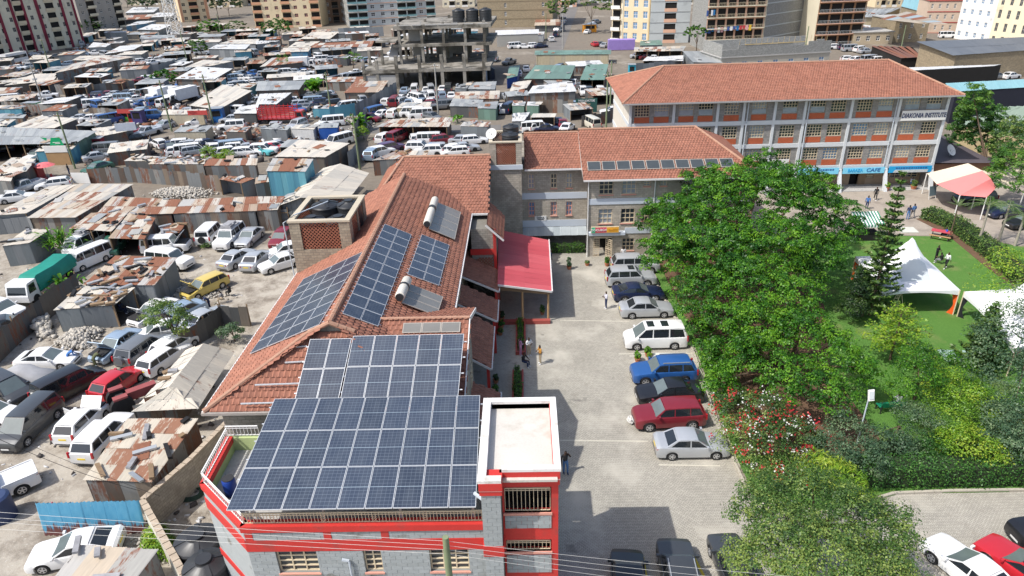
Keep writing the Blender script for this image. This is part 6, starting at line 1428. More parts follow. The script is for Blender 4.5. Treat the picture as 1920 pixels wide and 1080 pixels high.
FAR = [
 (1,'long tall shed with patched blue walls and a brown roof',[(410,548),(1000,428),(850,416),(540,480)],3.6,3.9,'mix','wall'),
 (1,'cream flat roof left of the tall patched shed',[(30,642),(400,602),(412,552),(250,557)],2.6,2.8,'pale','wdark'), (1,'pale roof at the left edge below the bus',[(-60,642),(150,606),(200,577),(-20,610)],2.5,2.7,'pale','wdark'),
 (1,'brown roof at the left edge',[(-60,712),(110,692),(165,655),(-20,660)],2.5,2.7,'rust','wdark'), (1,'white flat roof over parked cars at left',[(260,785),(480,770),(605,722),(420,736)],2.5,2.7,'white','wdark'),
 (1,'grey roof above the big green shop',[(-60,892),(170,886),(195,860),(-20,857)],2.4,2.6,'grey','wall'), (1,'cream and rust roof behind the green shop',[(60,962),(400,962),(582,890),(300,870)],2.7,2.9,'pale','wdark'),
 (1,'pale shop roof with a signboard at its corner',[(740,1027),(950,985),(992,932),(690,965)],2.8,3.0,'pale','wdark'), (1,'bright roof of the long open shed in the far line',[(1310,592),(1600,597),(1742,516),(1480,500)],3.0,3.2,'white','wdark'),
 (1,'white open shelter roof beside the bushy mound',[(1060,667),(1400,672),(1500,645),(1150,642)],2.6,2.7,'white','wdark'), (1,'pale roof above the long open shed',[(1370,512),(1590,492),(1752,460),(1520,450)],2.6,2.8,'pale','wgrey'),
 (1,'long pale roof with rust streaks running to the lorry park',[(1420,792),(1640,822),(1890,682),(1670,635)],2.9,3.1,'pale','wdark'), (1,'white hut with blue tank and dark doors',[(1560,367),(1835,370),(1875,332),(1630,335)],3.2,3.4,'white','wgrey'),
 (1,'pale roof left of the white hut',[(1380,322),(1640,316),(1660,296),(1440,296)],2.6,2.8,'pale','wgrey'), (1,'long pale roof above the white hut',[(1640,327),(1920,330),(1940,292),(1740,300)],2.6,2.8,'pale','wgrey'),
 (1,'white-roofed house below the mast',[(1030,222),(1190,226),(1290,186),(1140,181)],3.0,3.3,'white','wgrey'), (1,'bright white roof by the far trees',[(940,97),(1150,92),(1195,55),(1000,55)],3.4,3.8,'white','wgrey'), (1,'brown roof below the bright white one',[(930,152),(1110,142),(1180,106),(940,116)],3.0,3.2,'rust','wall'),
 (1,'white roof left of the mast',[(1110,132),(1280,122),(1312,96),(1180,96)],3.0,3.2,'white','wgrey'), (1,'narrow white roof strip with blue edge',[(940,197),(1090,177),(1172,156),(1030,160)],2.8,3.0,'white','blue'), (1,'bluish sheet house beside the dark gate',[(780,247),(945,243),(950,232),(790,236)],4.5,4.6,'grey','wgrey'), (1,'white-walled shed in front of the mast house',[(1050,292),(1305,287),(1308,262),(1060,266)],2.6,2.8,'grey','white'),
 (1,'white canopy below the striped tower',[(660,357),(790,352),(832,330),(700,318)],2.8,3.0,'white','wgrey'), (1,'slanting white roof right of the white canopy',[(780,407),(1000,372),(1072,336),(900,346)],2.8,3.0,'white','wall'), (1,'pale roof with a covered car behind the tall patched shed',[(870,414),(1060,407),(1112,380),(930,388)],2.6,2.8,'pale','wgrey'),
 (1,'grey hut near the bus',[(215,447),(350,442),(392,414),(250,414)],3.0,3.2,'pale','wdark'), (1,'pale rust roof behind the tall patched shed',[(540,452),(750,452),(832,415),(600,420)],2.5,2.7,'pale','wdark'), (1,'grey flat store in the scrap corner',[(1200,467),(1390,462),(1402,440),(1220,440)],2.4,2.5,'grey','wgrey'),
 (1,'grey flat-roofed hut with yellowed wall by the pole',[(1300,992),(1540,988),(1597,938),(1370,943)],2.7,2.8,'grey','cream'), (1,'rusty hut between the grey hut and the cattle lorry',[(1690,987),(1840,992),(1882,945),(1750,945)],2.5,2.7,'rust','wdark'), (1,'stall with a long red sign on its roof edge',[(1210,862),(1530,857),(1545,818),(1230,826)],2.7,2.8,'pale','cream'), (1,'white roof beside the cattle lorry top',[(1750,852),(1920,852),(1940,780),(1800,800)],2.6,2.8,'white','wdark'),
 (1,'turquoise and rusty stall row at left edge',[(-20,820),(160,815),(170,790),(-10,790)],2.3,2.4,'mix','teal'),
 (2,'white block roof at the far left of the frame',[(0,332),(100,322),(185,306),(0,306)],2.8,3.0,'white','wgrey'), (2,'cream roof on dark walls beside the blue fence',[(330,292),(550,292),(620,240),(420,240)],3.0,3.2,'pale','wdark'), (2,'pale roof in front of the cream roof',[(240,357),(400,352),(482,310),(300,315)],2.6,2.8,'pale','wall'), (2,'pale roof on blue walls',[(180,392),(390,387),(412,355),(210,360)],2.6,2.8,'pale','blue'), (2,'long rusty roof left of the concrete frame',[(410,357),(860,352),(882,305),(450,325)],2.6,2.8,'rust','wgrey'), (2,'rusty roof with a bush at its corner',[(30,502),(340,468),(398,425),(120,435)],2.6,2.8,'rust','wdark'),
 (2,'pale grey roof beside the banana plants',[(0,682),(320,672),(372,605),(20,610)],2.8,3.0,'grey','wdark'), (2,'white roof with dark side wall above the cattle lorry',[(0,782),(150,782),(272,695),(30,705)],2.6,2.9,'white','wdark'), (2,'slanting rusty roof in front of the concrete frame',[(660,697),(930,692),(992,605),(740,614)],3.0,3.2,'rust','wdark'), (2,'rusty roof strip behind the slanting one',[(520,617),(810,612),(822,575),(540,580)],2.5,2.7,'rust','wall'),
 (2,'pale green-tinged shop roof right of the car rows',[(1450,797),(1690,802),(1702,750),(1480,740)],2.6,2.8,'grey','wdark'), (2,'grey shop roof with green front beside the lane',[(1660,812),(1800,817),(1817,760),(1690,768)],2.6,2.8,'grey','green'), (2,'rust-edged roof of the lane shops',[(1490,742),(1820,742),(1828,680),(1500,690)],2.7,2.9,'mix','wall'), (2,'tilted grey roof sheet at the lane shops',[(1490,662),(1580,664),(1620,610),(1510,640)],2.7,3.0,'grey','wgrey'), (2,'pale grey roof behind the tilted sheet',[(1590,667),(1790,672),(1802,610),(1620,618)],2.8,3.0,'grey','wgrey'), (2,'pale low roof with a white wall before the car rows',[(1050,812),(1300,812),(1312,765),(1100,770)],2.2,2.4,'pale','cream'),
 (2,'long rusty shelter open to the front with cars inside',[(910,952),(1440,952),(1472,880),(1000,895)],2.8,3.0,'mix','wdark','f'), (2,'grey and rust hut beside the lattice tower',[(1530,947),(1740,952),(1762,915),(1560,914)],2.6,2.8,'mix','wgrey'), (2,'white-walled kiosk below the cattle lorry',[(260,967),(430,972),(467,935),(300,934)],2.4,2.5,'pale','white'), (2,'bright blue kiosk below the cattle lorry',[(465,962),(610,957),(622,925),(480,924)],2.4,2.5,'grey','bright_blue'), (2,'grey hut left of the white kiosk',[(30,967),(230,977),(262,945),(60,940)],2.4,2.6,'grey','wgrey'),
 (2,'striped turquoise shack beside the cattle lorry',[(420,815),(560,815),(580,793),(440,793)],2.4,2.5,'white','teal'),
 (3,'long green-grey roof with a stained painted wall',[(175,412),(735,407),(738,375),(180,380)],3.2,3.3,'green','cream'), (3,'left green workshop roof',[(90,592),(430,592),(472,490),(180,490)],3.0,3.2,'green','wdark'), (3,'right green workshop roof over the open garage',[(510,600),(692,600),(722,480),(560,485)],3.0,3.2,'green','wdark','f'), (3,'white slanted roof on weathered tin walls near the street',[(120,702),(482,687),(442,610),(160,645)],3.0,3.2,'white','wall'), (3,'white shelter roof behind the institute left end',[(980,457),(1280,457),(1282,415),(1010,430)],2.6,2.7,'white','wdark','f'), (3,'long pale roof under the grey concrete block',[(920,387),(1280,382),(1302,345),(920,355)],2.8,3.0,'mix','wdark','f'), (3,'green roof beside the lilac container',[(960,342),(1130,338),(1112,300),(965,308)],3.4,3.6,'green','wgrey'), (3,'grey sheet house behind the institute ridge',[(1360,467),(1580,472),(1482,385),(1280,383)],3.2,3.6,'grey','wgrey'), (3,'white-fronted shop by the street',[(0,262),(140,258),(140,225),(0,225)],3.0,3.1,'white','cream'), (3,'small white hut by the street',[(145,262),(235,258),(245,238),(160,240)],2.8,2.9,'white','white'), (3,'brown shop roof before the quarry-stone block',[(170,192),(365,190),(362,140),(180,145)],3.0,3.2,'rust','wdark'),
 (3,'white stall roof with green front below the tin house',[(0,792),(92,794),(104,764),(10,760)],2.3,2.4,'white','green'), (3,'white stall roof beside the green stall',[(110,792),(200,794),(210,765),(118,763)],2.3,2.4,'white','green'), (3,'white canvas-like roof at the lattice tower',[(0,910),(90,908),(140,842),(10,850)],2.6,2.8,'white','wgrey'), (3,'pale shelter roof right of the lattice tower',[(140,882),(320,880),(330,852),(160,852)],2.6,2.7,'pale','wdark','f'),
 (3,'pale roof over the scrap by the green workshop',[(-20,690),(110,660),(150,600),(10,620)],2.4,2.6,'pale','wdark'), (3,'blue shack with rust roof in the lane',[(-40,590),(40,570),(60,490),(-20,500)],2.8,3.0,'green','bright_blue'),
 (4,'reddish low roof below the stone house',[(650,262),(800,258),(800,215),(640,175)],2.8,3.2,'rust','cream'), (4,'white flat roof with a black tank in the right distance',[(800,255),(960,245),(890,205),(690,185)],3.0,3.2,'white','cream'), (4,'pale yellow house with a grey roof in the right distance',[(690,130),(820,128),(1000,60),(700,70)],3.4,3.8,'grey','cream'), (4,'dark red roof between the white and cream blocks',[(1610,245),(1730,240),(1720,222),(1630,220)],3.0,3.2,'rust','wdark'),
]
for r in FAR: shed(r[1], r[2], r[3], r[4], r[5], r[6], r[7] if len(r) > 7 else '', zone=r[0])
# green shop with big grey roof
gs = shed('green-fronted workshop under a big grey sheet roof at left', [(-25,272),(140,269),(182,246),(-15,238)], 3.0, 3.3, 'grey', 'green', 'f', 2, name='workshop')
A, B = P(82, 275, 2.9), P(122, 275, 2.9); b = MB(); b.box(A.x, B.x, A.y-.2, A.y-.05, 2.0, 3.0); wobj(b, 'shop_board', WHITE, gs); b = MB(); b.box(A.x, B.x, A.y-.14, A.y-.02, 0, 1.95); wobj(b, 'clay_wall', M('clay_wall', (.35, .22, .11), .9), gs)
SGR = M('sign_emerald', (.0, .32, .12), .5); b = MB(); q = P(108, 268, 3.3); b.add([(q.x-1.1, q.y-.3, 3.0), (q.x+1.1, q.y-.3, 3.0), (q.x+.75, q.y-.3, 4.2), (q.x-.6, q.y-.3, 4.2)], [(0,1,2,3)]); b.add([(q.x-2.2, q.y-.32, 4.3), (q.x-1.2, q.y-.32, 4.2), (q.x-1.4, q.y-.32, 3.7)], [(0,1,2)]); wobj(b, 'emerald_logo_board', SGR, gs)
b = MB(); b.box(q.x-.5, q.x+.6, q.y-.34, q.y-.31, 3.42, 3.5); b.box(q.x-.2, q.x+.6, q.y-.34, q.y-.31, 3.25, 3.32); wobj(b, 'logo_lines', WHITE, gs)
# fences of upright sheets
def fence(label, pts, h, mat='wall', zone=None, w=.85, lean=.05, rails=True, name='tin_fence'):
 if zone: pts = [zp(zone, *p) for p in pts]
 W = [P(*p) for p in pts]; c = sum(W, Vector())/len(W); par = thing(name, label, 'fence', (c.x, c.y, 0), 0, 'tin fences'); s = pxm(c)
 for a, b in zip(W, W[1:]):
  n = max(1, round((b-a).length/max(w, 10/s))); dz = Vector((random.uniform(-lean, lean), random.uniform(-lean, lean), 0));
  for i in range(n):
   p, q = a+(b-a)*(i/n), a+(b-a)*((i+1)/n); hh = h+random.uniform(-.15, .15); u = Vector((0, 0, hh)); sheets(par, p, q, q+u+dz, p+u+dz, 1, 1, TIN[mat], 'fence_sheet', nw=6 if s > 14 else 4)
  if rails and s > 12:
   m = MB(); nn = (b-a).cross(Vector((0, 0, 1))).normalized()*(.07 if 'grey tin' in label else -.07)
   m.bar(a+nn+Vector((0, 0, h*.35)), b+nn+Vector((0, 0, h*.35)), .07); m.bar(a+nn+Vector((0, 0, h*.8)), b+nn+Vector((0, 0, h*.8)), .07)
   for i in range(max(2, int((b-a).length/2.5))): t_ = a+(b-a)*(i/max(1, int((b-a).length/2.5))); m.bar(t_+nn*1.4, t_+nn*1.4+Vector((0, 0, h+.2)), .08)
   each(m, 'fence_rail', WOOD, par)
fence('grey tin fence behind the silver cars and the off-road cars', [(290,436),(330,430),(480,427),(545,425)], 2.2, 'wgrey')
fence('dark tin fence running up from the left edge to the green lorry', [(-10,690),(40,640),(100,592),(155,552)], 2.2, 'wdark')
fence('tin fence by the small green tree', [(345,660),(392,635),(420,610),(470,612)], 1.9, 'wdark')
fence('patchwork fence of rusty and torn sheets, front line', [(170,345),(250,342),(330,348),(415,360)], 2.2, 'wall')
fence('patchwork fence of rusty sheets, rear line', [(258,328),(330,325),(400,330),(485,335)], 2.4, 'wall')
fence('long weathered fence below the rusty roof with tyres', [(0,440),(60,435),(130,440)], 2.0, 'wgrey')
fence('tall dark fence leading back from the pale gabled roof', [(655,318),(672,302),(668,262),(690,225)], 2.6, 'wgrey')
fence('turquoise painted fence beside the cattle lorry', [(620,224),(668,218)], 2.4, 'teal')
fence('blue-grey fence sweeping to the concrete frame', [(668,222),(700,204),(745,176)], 2.6, 'wgrey')
fence('rusty fence behind the car park of the left yard', [(8,210),(50,214),(132,220)], 2.2, 'wall', None)
fence('grey fence in the far scrap corner', [(255,142),(300,138),(352,122)], 2.4, 'wgrey')
fence('rusty fence with car roofs behind', [(172,222),(226,226)], 2.2, 'wall')
fence('brown fence under the tall patched shed', [(108,178),(180,176),(255,168)], 2.3, 'wall')
fence('blue steel hoarding beyond the cream roof', [(636,72),(720,68)], 3.4, 'wgrey')
fence('weathered fence behind the institute left end', [(1185,138),(1235,134),(1280,128)], 2.2, 'wgrey')
fence('dark fence by the gate beside the institute', [(1090,238),(1135,232),(1155,222)], 2.0, 'wdark')
fence('stained fence around the green workshop', [(1010,210),(1045,212),(1075,213)], 2.4, 'wall')
# leaning blue gate, dark green gate with white letters
bgate = thing('blue_gate', 'leaning blue corrugated gate with rust along its foot', 'gate', P(170, 1000));
A, B = P(85, 1004), P(272, 999); nl = (B-A).cross(Vector((0, 0, 1))).normalized(); up = Vector((0, 0, 2.1))-nl*.3
t = NT('rusting_blue_paint'); o_ = t.obj(); s_ = t.n('SeparateXYZ'); t.l(o_, s_.inputs[0]); n_ = t.noise(t.scaled(o_, (2, .7, 1)), 3, 6, .65, w=t.math('MULTIPLY', t.rnd(), 30.)); lv = t.math('SUBTRACT', t.math('ADD', n_, .0), t.math('MULTIPLY', s_.outputs[1], .8)); d_ = t.math('MULTIPLY', t.math('SUBTRACT', lv, .22), 9., clamp=True)
TIN['gate'] = t.done(t.mix(d_, t.mix(t.noise(o_, 3, 5), (.05, .27, .46), (.16, .42, .58)), t.mix(t.noise(o_, 6, 4), (.20, .07, .06), (.10, .05, .05))), .5, 0, .4)
sheets(bgate, A, B, B+up, A+up, 9, 1, TIN['gate'], 'gate_sheet', nw=3, jit=.04); b = MB(); b.bar(A+up*.35+nl*-.06, B+up*.35+nl*-.06, .05); b.bar(A+up*.85-nl*.06, B+up*.85-nl*.06, .05); each(b, 'gate_rail', STEEL, bgate); b = MB(); b.bar(A+(B-A)*.16, A+(B-A)*.16+up*1.02, .07); wobj(b, 'gate_stile', M('faded_pink_stile', (.45, .16, .2), .6), bgate)
ggate = thing('green_gate', 'dark green steel gate with white painted lettering near the street', 'gate', P(1098, 211)); A, B = P(1079, 212), P(1119, 210); g = Face(ggate, A, math.atan2((B-A).y, (B-A).x)); Lg = (B-A).length; b = MB(); b.box(0, Lg/2-.03, -.05, 0, .05, 2.6); b.box(Lg/2+.03, Lg, -.05, 0, .05, 2.6); g.each('gate_leaf', b, M('dark_green_steel', (.03, .10, .085), .6)); g.text('TYREPLUS MOTORS', .42, WHITE, Lg/2, -.07, 2.15, sx=.62, bold=.01)
# red signs and boxes on the track
for lab, pxy, sz, m in (('red painted metal box beside the purple one', (251,232), (1.1, 1.0, 2.4), REDB), ('tall dark purple metal box on the dirt track', (264,233), (2.0, 1.4, 2.7), M('dark_purple_metal', (.06, .05, .16), .5)), ('bright green kiosk behind the red box', (238,226), (2.4, 1.6, 1.9), M('bright_green_panel', (.10, .45, .06), .6)), ('green metal stall by the rusty fence at left', (66,212), (3.0, 1.6, 2.2), M('kelly_green', (.02, .35, .10), .6)), ('bright blue metal drum box near the lorry', (411,228), (2.2, 1.8, 2.6), M('strong_blue', (.02, .13, .38), .5)), ('orange kiosk in the street', (1105,60), (4.6, 2.2, 2.6), M('orange_kiosk', (.65, .27, .02), .6)), ('turquoise kiosk by the green gate', (1184,142), (1.6, 1.6, 2.6), M('turquoise_panel', (.03, .38, .52), .6)), ('red drinks kiosk under the red umbrella', (66,334), (2.2, 1.6, 1.9), REDB), ('dark red shop cabinet by the green workshop', (190,283), (1.4, 1.2, 2.2), M('dark_red_cab', (.28, .02, .04), .5))):
 q = P(*pxy); o = thing('kiosk', lab, 'kiosk', q, rad(random.uniform(-8, 8))); b = MB(); w, d, h = sz; b.box(-w/2, w/2, -d/2, d/2, 0, h); b.obj('cabin', m, o); b = MB(); b.box(-w/2-.1, w/2+.1, -d/2-.25, d/2+.1, h, h+.08); b.obj('roof', STEEL, o); b = MB(); b.box(-w*.35, w*.35, -d/2-.02, -d/2-.005, h*.45, h*.85); b.obj('hatch', DARK, o)
for lab, pxy, zz, L_, tx in (('red signboard on the stall beside the lattice pole', (371,211), 2.8, 3.6, ''), ('red signboard over the green kiosk', (236,208), 2.6, 3.2, '')):
 q = P(*pxy, zz); b = MB(); b.obox((q.x, q.y-.2, zz), (L_, 0, 0), (0, .08, 0), (0, 0, .8)); tag(b.obj('sign_board', REDB), lab, 'sign')
q = P(235, 238, 3.2); b = MB(); b.obox((q.x, q.y, 3.2), (3.0, .9, 0), (-.03, .1, 0), (0, 0, 1.3)); tag(b.obj('sign_board', M('pale_signboard', (.62, .65, .70), .6)), 'pale signboard at the corner of the shop roof', 'sign')
# lorries
def lorry(label, tail, nose, kind, z=.02):
 a, b_ = P(*tail), P(*nose); d = b_-a; mid = (a+b_)/2; mid.z = z; o = thing('lorry', label, 'lorry', mid, math.atan2(d.y, d.x), 'lorries'); L = min(d.length, 8.5); h = L/2
 cabc = {'cattle': MPAINT('lorry_red', (.5, .03, .03)), 'box': paint('white'), 'tarp': paint('white'), 'bus': paint('white')}[kind]
 b = MB(); w = 1.0; zc = 2.25 if kind != 'bus' else 2.9
 if kind == 'bus':
  b.box(-h, h, -1.2, 1.2, .45, 3.1); b.obj('bus_body', cabc, o); b = MB(); b.box(-h+.3, h+.01, -1.215, 1.215, 1.5, 2.4); b.obj('window_band', CARGLASS, o)
 else:
  rings = [[(x, -w, z0), (x, -w, z1), (x, w, z1), (x, w, z0)] for x, z0, z1 in ((h, .55, 1.1), (h-.05, .5, 1.2), (h-.35, .5, zc-.06), (h-.5, .5, zc), (h-1.6, .5, zc), (h-1.62, .5, zc-.05))]; b.loft(rings); b.obj('cab', cabc, o)
  b = MB(); b.poly([(h-.04, -.85, 1.27), (h-.04, .85, 1.27), (h-.33, .85, zc-.15), (h-.33, -.85, zc-.15)]); b.obj('windscreen', CARGLASS, o)
  for s in (-1, 1): b = MB(); b.poly([(h-.35, 1.01*s, 1.25), (h-1.3, 1.01*s, 1.25), (h-1.3, 1.01*s, zc-.2), (h-.5, 1.01*s, zc-.2)]); b.obj('side_window', CARGLASS, o)
  x0, x1 = -h, h-1.75; b = MB(); b.box(x0, x1+.3, -.5, .5, .5, .85); b.obj('chassis', TRIM, o)
  if kind == 'box': b = MB(); b.box(x0, x1, -1.1, 1.1, .85, 3.1); b.obj('box_body', M('lorry_box_white', (.70, .71, .72), .5), o)
  if kind == 'tarp':
   rings = [[(x, -1.05, .9), (x, -1.08, 1.6+dz), (x, -.75, 2.25+dz), (x, .75, 2.2+dz), (x, 1.08, 1.6+dz), (x, 1.05, .9)] for x, dz in ((x0, -.1), (x0+.4, .05), ((x0+x1)/2, -.05), (x1-.4, .12), (x1, -.1))]; b = MB(); b.loft(rings); b.obj('tarpaulin', M('teal_tarpaulin', (.01, .23, .17), .55, var=.3, vsc=1.5), o, 50)
  if kind == 'cattle':
   b = MB(); b.box(x0, x1, -1.15, 1.15, .85, 1.0); b.obj('deck', cabc, o); rail = MB()
   for s in (-1, 1):
    for k in range(6): rail.box(x0, x1, s*1.13-.03, s*1.13+.03, 1.1+k*.34, 1.21+k*.34)
    n = 8
    for k in range(n+1): xx = x0+(x1-x0)*k/n; rail.box(xx-.05, xx+.05, s*1.2-.03, s*1.2+.03, .85, 3.2)
   for k in range(6): rail.box(x0-.03, x0+.03, -1.1, 1.1, 1.1+k*.34, 1.21+k*.34)
   [p_.obj('slat', cabc, o) for p_ in rail.pieces()]
 for wx in (h-1.0, -h+1.2):
  for s in (-1, 1): b = MB(); b.tube([(wx, s*.72, .45), (wx, s*1.02, .45)], .45, 14); b.obj('wheel', RUBBER, o, 40)
lorry('red slatted cattle lorry with white-windowed cab', (478,231), (588,229), 'cattle'); lorry('white lorry under a green tarpaulin', (132,512), (40,578), 'tarp'); lorry('white box lorry beside the long pale roof', zp(1,1470,745), zp(1,1260,800), 'box'); lorry('small white box lorry left of the larger one', zp(1,1250,755), zp(1,1130,795), 'box'); lorry('white box lorry in the lot left of the concrete frame', (545,130), (592,128), 'box'); lorry('white bus at the foot of the striped tower', (62,112), (-5,126), 'bus')
# covered car, tractor
a, c_ = P(*zp(9,10,745)), P(*zp(9,385,725)); d = c_-a; o = thing('covered_car', 'car under a grey dust sheet beside the black people carrier', 'car', (a+c_)/2, math.atan2(d.y, d.x)); rings = []
for x, w, z in ((-2.3, .7, .5), (-2.2, .9, 1.0), (-1.3, .92, 1.25), (-.6, .9, 1.62), (.4, .9, 1.6), (1.0, .92, 1.2), (2.1, .88, 1.0), (2.3, .7, .5)): rings.append([(x, -w-.08, .05), (x, -w, z*.55), (x, -w*.8, z*.92), (x, -w*.35, z+random.uniform(-.02, .04)), (x, w*.35, z), (x, w*.8, z*.92), (x, w, z*.55), (x, w+.08, .05)])
b = MB(); b.loft(rings); b.obj('dust_sheet', M('grey_dust_sheet', (.36, .36, .37), .8, var=.25, vsc=2, bump=.4, fsc=6), o, 60)
q = P(252, 762); tr = thing('tractor', 'old red tractor with big tyre behind the gabled roof', 'tractor', q, rad(40)); TRD = M('faded_tractor_red', (.28, .07, .07), .7, var=.3)
for x, r, w in ((-.7, .75, .4), (1.2, .45, .25)):
 for s in (-1, 1): b = MB(); b.tube([(x, s*.7-w/2, r), (x, s*.7+w/2, r)], r, 20); b.tube([(x, s*.7-w/2-.02, r), (x, s*.7+w/2+.02, r)], r*.5, 12); b.obj('wheel', RUBBER, tr, 40)
b = MB(); b.box(-.2, 1.7, -.3, .3, .7, 1.35); b.obj('engine_hood', TRD, tr); b = MB(); b.box(-1.15, -.25, -.95, -.45, 1.4, 1.55); b.box(-1.15, -.25, .45, .95, 1.4, 1.55); [p_.obj('mudguard', TRD, tr) for p_ in b.pieces()]; b = MB(); b.box(-.9, -.4, -.25, .25, 1.1, 1.25); b.obj('seat', TRIM, tr)
# stone boundary wall with capping slabs, tanks at its foot, hose, navy drum
bw_ = thing('boundary_wall', 'boundary wall with stone capping running down to the bottom left', 'wall', P(300, 1000)); W3 = [(-18.6, 36.5), (-19.9, 31.0), (-21.1, 27.7), (-16.3, 22.4), (-13.6, 19.2)]
WW = M('whitewashed_wall', (.66, .63, .55), .85, var=.15, stain=(.45, .38, .28), stsc=.9, stth=.6); b = MB(); CAP = M('capping_stone', (.40, .33, .25), .9, var=.3, vsc=1.5, fine=.3)
for k, (p, q) in enumerate(zip(W3, W3[1:])): b = MB(); b.bar((*p, 1.05), (*q, 1.05), .2, 2.1); wobj(b, 'wall_panel', WW if k > 1 else STONEL, bw_)
for p, q in zip(W3, W3[1:]):
 p, q = Vector((*p, 2.16)), Vector((*q, 2.16)); n = max(1, int((q-p).length/.5)); d = (q-p)/n
 for i in range(n): b = MB(); b.bar(p+d*(i+.03), p+d*(i+.93), .3+random.uniform(0, .05), .1); wobj(b, 'capping_slab', CAP, bw_)
for k, (x, y, r, h, w) in enumerate(((-16.9, 24.9, 1.15, 2.5, 'larger one at the back'), (-15.75, 23.2, 1.05, 2.7, 'one in front'))): tank('water_tank', 'dusty black water tank at the corner of the front building, %s' % w, (x, y, 0), r, h)
bar_ = thing('blue_drum', 'blue plastic drum on the terrace corner', 'drum', (-13.6, 23.4, 6.55)); b = MB(); b.tube([(0,0,0), (0,0,.05), (0,0,.8), (0,0,.9)], [.27, .3, .3, .25], 16); b.obj('drum_shell', M('blue_plastic', (.02, .06, .3), .4), bar_, 40); b = MB(); b.tube([(0,0,.9), (0,0,.93)], .26, 16); b.obj('drum_lid', TRIM, bar_, 40)
q = P(6, 970); bar_ = thing('navy_drum', 'navy blue tank cut off by the left edge', 'drum', q); b = MB(); b.tube([(0,0,0), (0,0,1.5), (0,0,1.6)], [.75, .75, .6], 18); b.obj('drum_shell', M('navy_plastic', (.03, .05, .12), .5), bar_, 40)
hs = P(358, 928); b = MB()
for k in range(5): b.tube([(hs.x+(.75-.05*k)*math.cos(a*.35), hs.y+(.6-.05*k)*math.sin(a*.35), .05+.03*k) for a in range(19)], .03, 5, cap=False)
tag(b.obj('hose_coil', M('dark_green_hose', (.03, .06, .04), .5), None, 180), 'coil of dark hose on the ground beside the front building', 'hose')
# tyres on the rusty roof
for k, pp in enumerate(((199,418), (216,418))):
 q = P(*pp, 2.75); b = MB(); n = 14; b.loft([[(.22*math.cos(2*math.pi*i/n), .22*math.sin(2*math.pi*i/n), z_) for i in range(n)] for z_ in (0, .18)]+[[(.36*math.cos(2*math.pi*i/n), .36*math.sin(2*math.pi*i/n), z_) for i in range(n)] for z_ in (.18, 0)], caps=False); tag(put('old_tyre', b.mesh('old_tyre', [RUBBER], 40), None, q), '%s of the two old tyres lying on the rusty roof' % ('left', 'right')[k], 'tyre', 'tyres on the roof')
# poles and wires
POLEM = M('green_treated_pole', (.19, .23, .13), .85, var=.25, vsc=2); POLEG = M('grey_pole', (.36, .35, .32), .8, var=.15)
def pole(label, base, h, r=.13, arm=True, mat=None, top=None, lean=(0, 0)):
 q = P(*base) if not isinstance(base, Vector) else base; o = thing('utility_pole', label, 'pole', q, 0, 'utility poles'); b = MB(); b.tube([(0,0,0), (lean[0], lean[1], h)], [r*1.25, r*.85], 10); b.obj('pole_shaft', mat or POLEM, o, 40)
 if arm:
  b = MB(); b.box(lean[0]-.7, lean[0]+.7, lean[1]-.05, lean[1]+.05, h-.55, h-.45); b.obj('cross_arm', WOOD, o)
  for x in (-.6, -.2, .2, .6): b = MB(); b.tube([(lean[0]+x, lean[1], h-.45), (lean[0]+x, lean[1], h-.28)], .05, 6); b.obj('insulator', WHITE, o)
 return q
FPB = Vector((-3.15, 18.1, 0)); pole('wooden utility pole with wires in front of the grey facade', FPB, 9.3, .14, False)
o = thing('overhead_wires', 'pale overhead wires sagging across the bottom of the view', 'wires', (-6, 17, 6)); WIRE = M('pale_wire', (.50, .49, .46), .5, var=.05)
def wire(par, a, b, sag, r=.0075, n=14, mat=WIRE):
 a, b = Vector(a), Vector(b); m = MB(); m.tube([a+(b-a)*(i/n)-Vector((0, 0, sag*4*(i/n)*(1-i/n))) for i in range(n+1)], r, 4, cap=False); wobj(m, 'wire', mat, par)
top = FPB+Vector((0, 0, 9.1))
for k, (ly, ry) in enumerate(((962, 1082), (973, 1097), (981, 1110), (994, 1124))):
 z = 8.9-.22*k; wire(o, PY(-60, ly-6, 19.5), top+Vector((0, 0, -.22*k)), .06); wire(o, top+Vector((0, 0, -.22*k)), PY(1500, ry, 19.0), .1)
w2 = thing('service_drop', 'thin dark service wires across the lower left yard', 'wires', (-24, 26, 5)); wire(w2, PY(-20, 800, 27), PY(300, 930, 28), .2, .012, mat=TRIM); wire(w2, PY(-20, 815, 24), PY(262, 920, 28), .3, .012, mat=TRIM)
for lab, bs, h, arm in (('tall green pole among the parked cars at left', zp(1,1290,985), 9, True), ('green pole beside the green workshop', zp(5,565,185), 8.5, True), ('grey street-light pole by the low white roof', zp(1,345,845), 9.5, False), ('slim pole by the long pale roof', zp(1,1600,930), 9, True), ('pole before the tall patched shed', zp(1,385,540), 9, True), ('pole in the far scrap corner', zp(1,1410,490), 9.5, True), ('pole beside the banana plants', zp(2,570,890), 8.5, True), ('green pole by the tall dark fence', zp(6,780,190), 8, True), ('concrete pole in front of the concrete frame', zp(2,1368,870), 9.5, True), ('pole at the corner of the institute roof', zp(3,705,975), 9.5, True), ('pole by the green gate', zp(3,735,830), 9, True), ('street-light pole on the left of the street', zp(3,380,365), 10, False), ('pole in front of the brown shop roof', zp(3,255,290), 8, False), ('pole on the far slope by the shacks', zp(1,1665,300), 9, True), ('pole standing by the roofless block house', zp(4,260,490), 9, False), ('pole by the stone house at right', zp(4,990,400), 7, False)):
 pole(lab, bs, h, .13, arm, POLEG if 'grey' in lab or 'concrete' in lab or 'street' in lab else POLEM)
